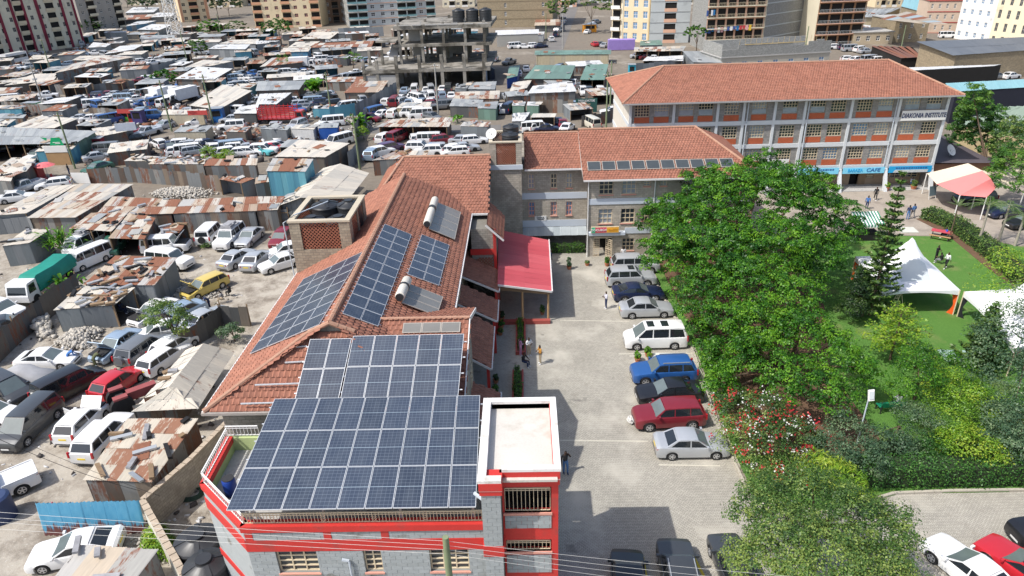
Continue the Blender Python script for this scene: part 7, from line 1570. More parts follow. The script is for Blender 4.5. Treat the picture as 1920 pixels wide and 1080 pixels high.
# red parasol with chairs
q = P(92, 335); o = thing('parasol', 'pink-red parasol beside the drinks kiosk', 'parasol', q); b = MB(); b.tube([(0,0,0), (0,0,2.3)], .03, 6); b.obj('mast', WHITE, o); n = 10; b = MB(); b.loft([[(r*math.cos(2*math.pi*i/n), r*math.sin(2*math.pi*i/n), z) for i in range(n)] for r, z in ((1.35, 1.95), (.7, 2.3), (.02, 2.45))], caps=False); b.obj('canopy', M('coral_canvas', (.72, .16, .17), .8), o)
RP = M('red_plastic', (.55, .04, .05), .45)
for k, (dx, dy) in enumerate(((-1.1, -.6), (.3, -1.1), (1.0, -.4))):
 ch = thing('plastic_chair', 'red plastic chair under the parasol, %s one' % ('left', 'middle', 'right')[k], 'chair', q+Vector((dx, dy, 0)), random.random()*3, 'red chairs by the parasol'); b = MB(); b.box(-.23, .23, -.23, .23, .42, .46); b.obj('seat', RP, ch); b = MB(); b.box(-.23, .23, .2, .24, .46, .85); b.obj('backrest', RP, ch)
 for x in (-.2, .2):
  for y in (-.2, .2): b = MB(); b.box(x-.02, x+.02, y-.02, y+.02, 0, .42); b.obj('leg', RP, ch)
q = P(155, 346); b = MB(); b.obox((0, 0, .95), (2.6, -.3, 0), (.02, .06, 0), (0, 0, 1.5)); tag(put('white_board', b.mesh('white_board', [WHITE]), None, q), 'large white board standing by the patchwork fence', 'board')
# ---------------------------------------------------------------- planting
BARK = M('bark', (.13, .09, .06), .9, var=.35, vsc=4, bump=.5); PALEBARK = M('pale_bark', (.34, .30, .25), .9, var=.25, vsc=3)
LV = dict(hedge=MLEAF('hedge_leaf', (.02, .08, .015), (.06, .18, .03), (.14, .30, .05)), bright=MLEAF('bright_leaf', (.016, .075, .008), (.06, .20, .012), (.175, .365, .02)), deep=MLEAF('deep_leaf', (.025, .085, .015), (.065, .175, .025), (.15, .28, .035)), olive=MLEAF('olive_leaf', (.03, .075, .02), (.09, .18, .04), (.27, .35, .08)), dark=MLEAF('dark_needle', (.012, .035, .012), (.03, .07, .018), (.08, .13, .03)), lime=MLEAF('lime_leaf', (.10, .22, .015), (.20, .36, .025), (.38, .46, .05)), grey=MLEAF('grey_green_leaf', (.04, .09, .045), (.09, .165, .08), (.19, .27, .13)), palm=MLEAF('palm_leaf', (.03, .075, .015), (.075, .155, .03), (.20, .28, .06)), pine=MLEAF('araucaria_leaf', (.035, .09, .02), (.085, .175, .035), (.20, .29, .06)), dry=MLEAF('yellow_leaf', (.16, .17, .03), (.28, .26, .05), (.40, .34, .08)))
def unit(n): d = rng.normal(size=(n, 3)); return d/np.linalg.norm(d, axis=1, keepdims=True)
def leafmesh(name, pts, nrm, size, mat, tint, asp=.5, bend=0., tang=None):
 """one kite-shaped leaf at each point"""
 n = len(pts); nrm = nrm/np.linalg.norm(nrm, axis=1, keepdims=True); t = tang if tang is not None else np.cross(nrm, unit(n)); t = t/(np.linalg.norm(t, axis=1, keepdims=True)+1e-9); b = np.cross(nrm, t)
 s = np.asarray(size).reshape(-1, 1)*np.ones((n, 1)); V = np.stack([pts-t*s*.5, pts+b*s*asp*.5+t*s*.05-nrm*s*bend, pts+t*s*.5-nrm*s*bend*2, pts-b*s*asp*.5+t*s*.05-nrm*s*bend], 1).reshape(-1, 3)
 return np_mesh(name, V, np.arange(4*n).reshape(-1, 4), [mat], col=np.clip(tint, 0, 1))
def cloud(lobes, dens, per, size, clump=.38, flat=.6, low=-.35, jag=.16):
 """leaf clumps on the skins of overlapping lobes, hollowed where lobes meet"""
 P_, N_, T_ = [], [], []
 C = np.array([l[0] for l in lobes], float); Rr = np.array([np.ones(3)*l[1] if not hasattr(l[1], '__len__') else l[1] for l in lobes], float)
 for i in range(len(C)):
  ar = 4*np.pi*(np.prod(Rr[i])**(2/3)); k = int(ar*dens*.72); per_ = int(per*4.4); cl_ = clump*1.3; lt_ = rng.normal(0, .12); d = unit(k); d = d[d[:, 2] > low]; k = len(d)
  ph = rng.uniform(0, 6.28, 3); wob = 1+jag*(np.sin(d[:, 0]*5+ph[0])*np.cos(d[:, 1]*4.3+ph[1])+.6*np.sin(d[:, 2]*7+ph[2]))
  p = C[i]+d*Rr[i]*(wob*np.where(rng.random(k) < .72, rng.uniform(.84, 1.03, k), rng.uniform(.45, .8, k)))[:, None]; keep = np.ones(k, bool)
  for j in range(len(C)):
   if j != i: keep &= np.linalg.norm((p-C[j])/Rr[j], axis=1) > .8
  p, d = p[keep], d[keep]; k = len(p); ct = rng.normal(.47+lt_, .24, k)
  u_ = unit(k*per_).reshape(k, per_, 3); u_[:, :, 2] = np.abs(u_[:, :, 2])*1.25-.25; o = u_*cl_*rng.uniform(.55, 1.05, (k, per_, 1))*rng.uniform(.6, 1.25, (k, 1, 1))*np.array([1, 1, flat*1.15]); P_.append((p[:, None]+o).reshape(-1, 3)); N_.append((d[:, None]*.35+u_*.75+np.array([0, 0, .35])+rng.normal(size=(k, per_, 3))*.4).reshape(-1, 3)); T_.append((ct[:, None]+rng.normal(0, .2, (k, per_))).ravel())
 return np.concatenate(P_), np.concatenate(N_), np.concatenate(T_)
def lob(px, py, z, r, sq=.85): q = P(px, py, z); return ((q.x, q.y, z), (r, r, r*sq))
def tree(label, lobes, base, leaf='bright', dens=2.6, per=12, size=.27, name='broadleaf_tree', trunk=.22, bark=None, clump=.4, flat=.6, low=-.4, flowers=None, cat='tree', group='garden trees', asp=.55, jag=.16, limbs=True):
 b0 = Vector(base); o = thing(name, label, cat, b0, 0, group); p, n, t = cloud(lobes, dens, per, size, clump, flat, low, jag); p[:, 2] = np.maximum(p[:, 2], .15)
 put('crown', leafmesh('crown', p-np.array(b0), n, rng.uniform(.6, 1.25, len(p))*size*.82, LV[leaf], t, asp, .06), o)
 if limbs:
  m = MB(); zc = np.mean([l[0][2] for l in lobes]); fork = Vector((0, 0, max(.5, zc*.45))); m.tube([(0, 0, 0), fork*.5+Vector((.05, .03, 0)), fork], [trunk*1.3, trunk, trunk*.85], 8);
  for l in lobes: e = Vector(l[0])-b0; m.tube([fork, fork.lerp(e, .5)+Vector((0, 0, .25)), e+Vector((0, 0, l[1][2]*.4))], [trunk*.6, trunk*.35, trunk*.1], 6)
  m.obj('trunk', bark or BARK, o, 60)
 for k, (fm, cnt, fs) in enumerate(flowers or ()):
  ix = rng.choice(len(p), cnt); fp = np.repeat(p[ix], 9, 0)+rng.normal(size=(cnt*9, 3))*.13; fp += np.repeat(n[ix]/np.linalg.norm(n[ix], axis=1, keepdims=True), 9, 0)*.2
  q = put('blossom', leafmesh('blossom', fp-np.array(b0), unit(len(fp))+np.array([0, 0, .8]), fs, fm, rng.random(len(fp)), .8), o); q['kind'] = 'stuff'
 return o
g0 = lambda px, py: P(px, py)
# the big trees beside the car park
tree('huge bright green tree overhanging the hostel and the car park', [lob(*a) for a in ((1300,425,5.2,3.6),(1385,375,7.2,4.0),(1480,385,7.0,3.8),(1555,425,5.4,2.8),(1260,480,4.0,2.8),(1350,480,5.4,3.6),(1450,470,5.4,3.4),(1530,490,4.0,2.6),(1320,360,6.6,2.8),(1430,335,7.6,2.8),(1520,360,6.6,2.4),(1235,410,4.2,2.2))], (18.5, 55.5, .06), 'bright', 3.4, 13, .27, trunk=.4)
tree('bushy green tree over the silver and white cars', [lob(*a) for a in ((1320,545,3.9,2.5),(1400,530,4.8,2.8),(1470,565,4.4,2.5),(1350,590,3.2,2.1),(1300,580,2.8,1.5),(1430,610,3.9,2.4),(1300,612,1.4,1.1),(1325,640,1.2,1.2))], (16.4, 47.5, .06), 'bright', 3.8, 12, .23, trunk=.28)
tree('leafy tree spreading above the flowering bush', [lob(*a) for a in ((1500,630,3.7,2.3),(1420,680,3.1,2.1),(1375,660,2.3,1.6),(1560,660,3.3,1.9),(1480,715,2.8,2.0),(1545,735,2.7,1.8),(1600,700,2.5,1.5),(1350,720,1.8,1.2),(1335,675,1.1,1.1),(1350,700,1.1,1.1),(1365,740,1.0,1.0))], (18.6, 41.2, .06), 'bright', 4.0, 12, .22, trunk=.26)
RF = MLEAF('red_blossom', (.32, .01, .02), (.46, .02, .03), (.55, .08, .07), .6, .2); WF = MLEAF('white_blossom', (.6, .6, .56), (.7, .7, .66), (.75, .74, .7), .6, .2)
tree('flowering shrub with red and white blossom beside the silver saloon', [lob(*a) for a in ((1380,770,1.5,1.3),(1430,780,1.9,1.5),(1390,820,1.4,1.3),(1450,830,1.8,1.4),(1500,820,1.7,1.3),(1420,860,1.3,1.2),(1480,880,1.4,1.2))], (15.4, 36.0, .06), 'olive', 5.0, 12, .17, name='flowering_shrub', flowers=((RF, 120, .15), (WF, 55, .13)), cat='shrub', trunk=.1)
tree('large grey-green tree filling the bottom right beside the dark saloon', [lob(*a) for a in ((1430,955,4.2,1.5),(1520,930,4.6,1.6),(1590,975,4.8,1.6),(1660,1000,4.4,1.5),(1480,1020,4.8,1.7),(1570,1050,5.0,1.7),(1660,1075,4.4,1.5),(1420,1060,4.0,1.4),(1510,1100,4.4,1.6))], (14.2, 25.4, .02), 'olive', 8.5, 13, .15, trunk=.2, clump=.38)
tree('silvery green shrub under the street lamp', [lob(*a) for a in ((1560,845,1.9,1.3),(1620,860,1.7,1.2),(1580,800,1.6,1.1))], (21.0, 34.6, .06), 'grey', 5, 11, .17, cat='shrub', name='shrub', trunk=.08)
tree('glossy fingered-leaf shrub left of the clipped hedge', [lob(1540,880,2.2,1.0),lob(1580,900,1.9,1.0),lob(1600,925,1.4,.8)], (19.0, 32.6, .06), 'lime', 5, 10, .34, cat='shrub', name='shrub', trunk=.08, asp=.24)
tree('bright lime feathery shrub above the clipped hedge', [lob(*a) for a in ((1810,832,1.8,1.2),(1850,845,1.5,1.0),(1780,835,1.4,.9))], (27.6, 33.6, .06), 'lime', 6, 12, .16, cat='shrub', name='shrub', trunk=.08)
tree('blue-green shrub behind the clipped hedge at the right edge', [lob(*a) for a in ((1890,830,1.8,1.4),(1925,850,1.5,1.2),(1870,790,1.6,1.2))], (31.5, 34.5, .06), 'grey', 5, 11, .18, cat='shrub', name='shrub', trunk=.08)
tree('yellowish loose shrub right of the green bench', [lob(*a) for a in ((1790,770,1.6,1.5),(1830,745,1.6,1.3),(1770,720,1.7,1.2),(1850,790,1.2,1.1))], (29.4, 38.6, .06), 'lime', 3.6, 11, .18, cat='shrub', name='shrub', trunk=.09)
tree('soft green young tree beside the green bench', [lob(*a) for a in ((1715,690,3.0,1.3),(1740,710,2.5,1.1),(1700,720,2.2,.9),(1720,660,2.9,.9))], (26.2, 38.4, .06), 'bright', 5, 11, .16, name='young_tree', trunk=.07)
tree('grey-green shrub between the lamp and the hedge', [lob(1665,835,1.3,1.1),lob(1700,842,1.1,.9),lob(1640,825,1.2,.9)], (23.4, 34.9, .06), 'grey', 6, 11, .15, cat='shrub', name='shrub', trunk=.07)
tree('dark shrub with small leaves above the middle of the hedge', [lob(1740,840,1.2,1.0),lob(1770,850,1.0,.8)], (26.0, 34.6, .06), 'deep', 6, 11, .15, cat='shrub', name='shrub', trunk=.07)
tree('loose green bushes right of the bench path', [lob(1680,740,1.5,.9),lob(1760,690,1.8,1.3),lob(1800,700,1.7,1.2)], (28.5, 40.8, .06), 'bright', 4, 11, .17, cat='shrub', name='shrub', trunk=.07)
tree('pale green feathery bush behind the green bench', [lob(1720,790,1.2,1.2),lob(1750,815,1.1,1.0),lob(1700,775,1.2,.8)], (25.2, 36.2, .06), 'grey', 6, 11, .14, cat='shrub', name='shrub', trunk=.07)
tree('wispy tree over the second marquee at the right edge', [lob(*a) for a in ((1890,640,3.6,2.4),(1930,600,4.0,2.4),(1880,700,2.6,2.0),(1925,720,2.6,2.2),(1900,760,1.8,1.6))], (37.0, 43.5, .06), 'grey', 1.7, 12, .2, trunk=.16, clump=.6)
tree('overhanging acacia sprays at the right of the lawn', [lob(*a) for a in ((1900,520,3.2,2.2),(1850,545,2.2,1.4),(1925,560,3.0,1.8),(1885,490,2.4,1.6))], (44.5, 54.2, .06), 'lime', .9, 12, .2, trunk=.14, clump=.7)
tree('tall upright green tree at the right end of the institute', [lob(*a, 1.5) for a in ((1830,255,4.5,2.7),(1826,215,7.2,2.1),(1822,190,9.4,1.3),(1850,240,5.0,2.0),(1805,250,4.0,1.8))], (58.0, 84.5, 0), 'deep', 2.2, 12, .34, trunk=.25)
tree('dark round tree behind the canopy at the right edge', [lob(*a) for a in ((1905,325,4.4,3.0),(1925,300,5.4,2.8),(1890,345,3.4,2.0))], (61.5, 76, 0), 'deep', 2.2, 12, .32, trunk=.22)
tree('olive tree at the right edge above the round tree', [lob(*a) for a in ((1905,265,5.5,2.6),(1925,250,5.8,2.6),(1890,285,4.4,1.8))], (68, 86, 0), 'olive', 2.2, 12, .32, trunk=.22)
# layered garden tree: flat tiers
def tiers(label, base, ts, leaf, size=.22):
 b0 = Vector(base); o = thing('layered_tree', label, 'tree', b0, 0, 'garden trees'); pp, nn = [], []
 for z, r, dx in ts:
  k = int(r*r*150); a = rng.uniform(0, 6.28, k); q = r*np.sqrt(rng.random(k))*(.8+.25*np.sin(a*5+z)); pp.append(np.stack([q*np.cos(a)+dx, q*np.sin(a), z+.18*q/r+rng.normal(0, .07, k)], 1)); nn.append(np.stack([rng.normal(0, .35, k), rng.normal(0, .35, k), np.ones(k)], 1))
 p, n = np.concatenate(pp), np.concatenate(nn); put('crown', leafmesh('crown', p, n, rng.uniform(.6, 1.3, len(p))*size, LV[leaf], rng.normal(.55, .25, len(p)), .55, .05), o); m = MB(); H = ts[-1][0]; m.tube([(0, 0, 0), (0, 0, H)], [.1, .04], 7)
 for z, r, dx in ts:
  for i in range(5): a = i*1.256+z; m.tube([(0, 0, z-.25), (r*.8*math.cos(a)+dx, r*.8*math.sin(a), z+.1)], [.035, .012], 5)
 m.obj('trunk', BARK, o, 60)
q = P(1668, 676); tiers('layered light green tree with flat tiers on the lawn', q, [(1.6, 2.1, -.5), (2.3, 2.3, 0), (3.0, 2.0, .3), (3.7, 1.6, .1), (4.3, 1.0, 0)], 'lime')
# araucarias
def arauc(label, base, H, R, leaf='pine', n=15, cut=.08):
 b0 = Vector(base); o = thing('norfolk_pine', label, 'pine tree', b0, 0, 'norfolk pines'); pp, nn, tt = [], [], []; m = MB(); m.tube([(0, 0, 0), (.04, 0, H*.5), (0, 0, H)], [.14, .09, .02], 7)
 for k in range(n):
  u = k/(n-1); z = H*(cut+(1-cut)*u); r = R*(1-u)**.85+.1; nb = 6
  for i in range(nb):
   a = i*6.283/nb+k*.5+rng.uniform(-.2, .2); L = r*rng.uniform(.8, 1.1); d = np.array([math.cos(a), math.sin(a), 0]); s = np.linspace(.12, 1, 7); e = [np.array([0, 0, z])+d*L*q_+np.array([0, 0, -.1*L*math.sin(q_*2.6)+.22*L*q_**2.5]) for q_ in s]; m.tube([e[0], e[3], e[-1]], [.03, .02, .008], 4, cap=False)
   kk = int(62*L)+12; q_ = rng.uniform(.15, 1, kk); c = np.array([0, 0, z])+d*(L*q_)[:, None]; c[:, 2] += -.1*L*np.sin(q_*2.6)+.22*L*q_**2.5; sd = np.array([-d[1], d[0], 0]); w = rng.normal(0, .16, kk)*(1.15-q_*.6); c = c+sd*w[:, None]; c[:, 2] += np.abs(w)*.4+rng.normal(0, .04, kk); pp.append(c); nn.append(np.stack([rng.normal(0, .5, kk), rng.normal(0, .5, kk), np.ones(kk)], 1)); tt.append(d*.9+sd*np.sign(w)[:, None]*.6+np.array([0, 0, .4]))
 p, n_, t_ = np.concatenate(pp), np.concatenate(nn), np.concatenate(tt); t_ = t_-n_*np.sum(t_*n_, 1, keepdims=True)/np.sum(n_*n_, 1, keepdims=True); put('crown', leafmesh('crown', p, n_, rng.uniform(.2, .36, len(p)), LV[leaf], rng.normal(.5, .25, len(p)), .5, .04, t_), o); m.obj('trunk', BARK, o, 60)
q = P(1630, 592); hh = PY(1692, 326, q.y).z; arauc('tall tiered norfolk pine standing before the marquee', q, hh, 1.85, n=19); q = P(1829, 690); arauc('dark norfolk pine right of the layered tree', q, PY(1866, 572, q.y).z, 1.9, n=13)
q = P(1612, 592); tree('dense dark conifer at the left of the marquee', [lob(1600,580,1.3,1.1,1.2), lob(1604,548,2.4,.9,1.3), lob(1607,522,3.4,.6,1.5)], q, 'dark', 7, 12, .18, name='conifer', cat='pine tree')
# palms
def palm(label, base, H, n=12, fl=2.4, leaf='palm', r=.11, droop=1.0, bark=PALEBARK, up=.9):
 b0 = Vector(base); o = thing('palm_tree', label, 'palm', b0, 0, 'palms'); m = MB(); m.tube([(0, 0, 0), (.05, .02, H*.5), (0, 0, H)], [r*1.3, r, r*.85], 8); m.obj('trunk', bark, o, 60); p, n_, t_ = [], [], []; rb = MB()
 for i in range(n):
  a = i*2.4+rng.uniform(-.2, .2); el = rng.uniform(.15, up); d = np.array([math.cos(a), math.sin(a), 0]); sd = np.array([-d[1], d[0], 0]); L = fl*rng.uniform(.8, 1.1); cur = lambda s: np.array([0, 0, H])+d*L*s*math.cos(el*.7)+np.array([0, 0, L*(s*math.sin(el)-droop*.55*s*s)]); rb.tube([cur(.0), cur(.35), cur(.7), cur(1)], [.025, .02, .014, .006], 4, cap=False)
  for s in np.linspace(.12, 1, 18):
   c = cur(s); tg = cur(min(1, s+.05))-cur(s-.05); tg /= np.linalg.norm(tg)
   for w in (-1, 1): l = L*.24*(1-.55*s)*(.6 if s < .2 else 1); dr = sd*w*.85+tg*.5+np.array([0, 0, -.25]); dr /= np.linalg.norm(dr); p.append(c+dr*l*.5); t_.append(dr*l); n_.append(np.cross(dr, tg)*w+np.array([0, 0, .05]))
 p, n_, t_ = map(np.array, (p, n_, t_)); put('fronds', leafmesh('fronds', p, n_, np.linalg.norm(t_, axis=1), LV[leaf], rng.normal(.5, .25, len(p)), .16, .03, t_), o); rb.obj('frond_ribs', LV[leaf] if False else POLEM, o, 60)
for k, (bs, tp, lb) in enumerate((((1832,462), (1846,385), 'left'), ((1872,452), (1882,385), 'middle'), ((1902,462), (1912,405), 'right'))): q = P(*bs); palm('slim palm by the drive, %s of three' % lb, q, max(2.5, PY(*tp, q.y).z), 11, 2.2, droop=1.1)
q = P(1778, 452); palm('spiky dracaena with thin leaning stem by the hedge', q, 3.9, 13, 1.0, 'olive', .06, .2, BARK, 1.1)
q = P(1560, 440); palm('feathery palm behind the big tree', q, 3.4, 16, 3.6, 'palm', .18, 1.0); q = P(1715, 690); palm('low palm with arching leaves right of the layered tree', q, .7, 14, 1.9, 'lime', .16, .8, BARK, 1.1)
q = P(1880, 790); palm('cycad-like palm with dark arching leaves at the right edge', q, .9, 15, 2.4, 'dark', .22, .9, BARK, .9); q = P(1905, 820); palm('brownish spiky palm at the right edge below the cycad', q, .5, 14, 1.6, 'dry', .14, .7, BARK, .8)
# hedges
def hedge(label, pts, w, h, leaf='deep', dens=95, size=.15, z=.06, cat='hedge'):
 W = [Vector((*xy(*q), 0)) if len(q) == 2 else Vector(q) for q in pts]; c = sum(W, Vector())/len(W); o = thing('hedge', label, cat, (c.x, c.y, 0), 0, 'clipped hedges'); P_, N_ = [], []; m = MB()
 for a, b in zip(W, W[1:]):
  d = b-a; L = d.length; d.normalize(); s = Vector((-d.y, d.x, 0)); m.bar(a+Vector((0, 0, h*.47+z)), b+Vector((0, 0, h*.47+z)), w*.82, h*.85); k = int(L*(w+2*h)*dens); u = rng.uniform(0, L, k); v = rng.uniform(-h, w+h, k)
  x = np.where(v < 0, -w/2, np.where(v > w, w/2, v-w/2)); zz = np.where(v < 0, -v-0, np.where(v > w, v-w, h)); zz = np.where(v < 0, h+v, np.where(v > w, h-(v-w), h)); bul = rng.normal(0, .05, k)+.07*np.sin(u*2.1)+.05*np.sin(u*5.3+x*4)
  nx = np.where(v < 0, -1., np.where(v > w, 1., 0.)); nz = np.where((v >= 0) & (v <= w), 1., .25); p = np.array(a)[None]+np.array(d)[None]*u[:, None]+np.array(s)[None]*(x+nx*bul)[:, None]; p[:, 2] = zz+nz*bul+z; P_.append(p); N_.append(np.array(s)[None]*nx[:, None]+np.array([0, 0, 1.])*nz[:, None]+rng.normal(size=(k, 3))*.5)
 p, n = np.concatenate(P_), np.concatenate(N_); put('foliage', leafmesh('foliage', p-np.array([c.x, c.y, 0]), n, rng.uniform(.6, 1.3, len(p))*size, LV[leaf], rng.normal(.45, .25, len(p)), .6, .05), o); wobj(m, 'inner_growth', M('hedge_inside', (.02, .035, .012), .95), o); return o
hedge('clipped dark green hedge along the lower car park', [(18.8, 30.6, 0), (70, 30.7, 0)], 1.5, 1.45, 'hedge', 120, .13); hedge('low yellow-green shrubs behind the clipped hedge', [(20.5, 32.7, 0), (34, 33, 0)], .9, .95, 'grey', 80); hedge('broad rounded hedge curving along the lawn and the drive', [(1735,408), (1790,430), (1850,475), (1930,545)], 1.8, 1.2, 'olive', 70, .19); hedge('short hedge in front of the hostel verandah', [(1.6, 64.6, 0), (6.0, 64.6, 0)], .8, .85, 'deep', 90)
hedge('narrow planter hedge beside the court, far piece', [(-.55, 45.6, 0), (-.65, 50.0, 0)], .35, .55, 'bright', 130, .13); hedge('narrow planter hedge beside the court, near piece', [(-.75, 36.4, 0), (-.85, 42.4, 0)], .4, .7, 'deep', 130, .15)
pk = thing('planter_kerb', 'red planter kerb beside the court', 'planter', (-.7, 43, 0))
for x0, x1, y0, y1 in ((-.98, -.86, 45.2, 50.4), (-.3, -.18, 45.2, 50.4), (-.98, -.18, 45.0, 45.18), (-1.2, -1.08, 36, 42.6), (-.5, -.38, 36, 42.6)): b = MB(); b.box(x0, x1, y0, y1, .02, .3); wobj(b, 'kerb_piece', MATS['red_oxide_kerb'], pk)
b = MB(); b.box(-.86, -.3, 45.2, 50.2, .02, .2); b.box(-1.08, -.5, 36, 42.6, .02, .2); each(b, 'planter_soil', SOIL, pk)
# yard greenery
def banana(label, base, n, h, leaf='bright', w=.28):
 b0 = Vector(base); o = thing('banana_plant', label, 'plant', b0, 0, 'yard plants'); P_, F_, T_ = [], [], []
 for i in range(n):
  a, x, y = rng.uniform(0, 6.28), rng.normal(0, .6), rng.normal(0, .6); L, el = h*rng.uniform(.5, .8), rng.uniform(.7, 1.3); z0_ = h*rng.uniform(.15, .5); d = np.array([math.cos(a), math.sin(a), 0]); sd = np.array([-d[1], d[0], 0]); base_ = len(P_)
  for s in np.linspace(0, 1, 6):
   c = np.array([x, y, z0_])+d*L*s*math.cos(el)+np.array([0, 0, L*(s*math.sin(el)-.55*s*s)]); ww = h*w*.42*math.sin(math.pi*min(1, .12+s*.86)); P_ += [c-sd*ww+np.array([0, 0, .3*ww]), c, c+sd*ww+np.array([0, 0, .3*ww])]
  for k in range(5):
   for j in range(2): q = base_+k*3+j; F_.append((q, q+1, q+4, q+3)); T_.append(rng.normal(.6, .25))
 put('leaves', np_mesh('leaves', np.array(P_), np.array(F_), [LV[leaf]], col=np.clip(T_, 0, 1), smooth=True), o); m = MB(); m.tube([(0, 0, 0), (0, 0, h*.5)], [.16, .1], 7); m.obj('stem', POLEM, o, 60)
for lb, bs, n, h, w in (('big banana clump above the grey-roofed shed', zp(2,450,720), 34, 5.0, .28), ('banana plants by the tall dark fence', zp(2,790,985), 26, 4.0, .28), ('small banana plant by the long rusty shelter', zp(2,1510,920), 14, 2.6, .28), ('tall reeds beside the pale lean-to hut', (118,478), 90, 4.2, .05), ('leafy weeds on the dark fence by the lorry', (128,548), 40, 2.0, .2), ('second patch of weeds by the dark fence', (112,556), 30, 1.6, .2)): banana(lb, P(*bs), n, h, w=w)
for lb, bs, h, r, lf, d in (('small feathery acacia behind the gabled roof', (335,652), 2.6, 1.5, 'olive', 5), ('green bush in the car jam', (395,300), .8, 1.6, 'lime', 3), ('second green bush in the car jam', (425,300), .6, 1.3, 'lime', 3), ('bushy mound beside the long open shed', (312,158), 1.4, 2.8, 'bright', 1.4), ('bush by the white hut', (380,108), 3.0, 2.6, 'deep', 1.4), ('pale bush beside the tiled roof', (440,640), .9, .9, 'grey', 5), ('round tree below the yellow block', (525,72), 3.5, 4.2, 'deep', 1), ('dark tree beside the galleried block', (1305,100), 4.5, 3.0, 'deep', 1.3), ('tree at the left of the street', (1050,60), 8, 4.0, 'olive', 1), ('spreading tree over the street', (1108,62), 9, 6.0, 'olive', .6), ('bush on the rusty roof corner', (532,130), 2, 2.2, 'bright', 1.2), ('weeds at the institute left corner', (1160,238), .6, 1.2, 'lime', 3), ('palmate bush in the far lot', (663,128), 2.4, 2.2, 'bright', 1.2), ('dark trees behind the yellow block', (430,30), 6, 7, 'dark', .5), ('tall trees by the mast', (280,28), 6, 6, 'dark', .5), ('second clump of trees by the mast', (305,20), 6, 6, 'dark', .5), ('hillside scrub right of the mast', (400,62), 1.6, 5, 'bright', .6), ('long scrub by the far shacks', (450,60), 1.4, 4, 'olive', .7), ('bush at the foot of the striped tower', (165,60), 3, 4, 'deep', .8), ('tall poplar-like trees on the far road', (410,36), 9, 5, 'dark', .6), ('grass patch by the cars', (385,462), .2, .8, 'olive', 4), ('weeds beside the boundary wall', (315,1035), .3, .7, 'lime', 9), ('weeds under the boundary wall', (292,1010), .2, .55, 'lime', 9), ('bush at the small fence by the cars', (682,262), 1.2, 1.2, 'lime', 3), ('dark trees behind the striped tower', (240,14), 7, 7, 'dark', .5)):
 q = P(*bs); big = r > 2.5; tree(lb, [((q.x+rng.normal(0, .4*r), q.y+rng.normal(0, .3*r), h*rng.uniform(.8, 1.2)), (r*.75, r*.75, r*.6)) for _ in range(4)]+[((q.x, q.y, h*1.15), (r*.7, r*.7, r*.7))], q, lf, d, 12, .5 if big else .2, name='bush' if h < 2 else 'yard_tree', cat='bush' if h < 2 else 'tree', group='yard plants', trunk=.14 if h > 2 else .05, clump=.3*max(1, r*.3))
# pots
TERR = M('terracotta_pot', (.42, .16, .08), .8, var=.15)
for k, (lb, bs, r, h, pl) in enumerate((('left one before the hostel steps', (1067,505), .24, .9, 'grey'), ('middle one before the hostel steps', (1101,498), .25, .15, 'olive'), ('right one before the hostel steps', (1138,499), .25, .6, 'bright'), ('beside the blue car, left one', (1195,678), .24, .5, 'bright'), ('beside the blue car, right one', (1214,668), .24, .45, 'bright'), ('small one behind the blue car pots', (1217,675), .15, .45, 'lime'), ('at the raking column left of the pine', (1661,358), .36, .5, 'lime'), ('at the institute door', (1712,356), .36, .7, 'olive'), ('by the red plinth corner', (1017,590), .2, .55, 'olive'), ('in the court, farthest of the row', (928,592), .3, .3, 'olive'), ('in the court, second of the row', (941,601), .24, .5, 'dark'), ('in the court, third of the row', (940,616), .24, .45, 'bright'), ('in the court, nearest of the row', (938,628), .24, .15, 'olive'), ('with spiky leaves in the court', (918,637), .25, .7, 'grey'), ('round dark one near the court roof', (930,718), .22, .35, 'dark'), ('leafy one by the front building', (929,742), .22, .6, 'deep'))):
 q = P(*bs); q.z = .02 if q.y < 64 else .05; o = thing('potted_plant', 'terracotta potted plant %s' % lb, 'pot plant', q, 0, 'potted plants'); n = 12; b = MB(); b.loft([[(rr*math.cos(2*math.pi*i/n), rr*math.sin(2*math.pi*i/n), z) for i in range(n)] for rr, z in ((r*.65, 0), (r*.95, r*1.2), (r*1.05, r*1.2), (r*1.05, r*1.4), (r*.9, r*1.4), (r*.88, r*1.2))]); b.obj('pot', TERR, o, 40)
 p, n_, t_ = cloud([((0, 0, r*1.3+h*.5), (r*.95, r*.95, h*.5+.05))], 60, 5, .1, .07, 1, -1); put('foliage', leafmesh('foliage', p, n_, rng.uniform(.08, .2, len(p)), LV[pl], t_, .4), o)
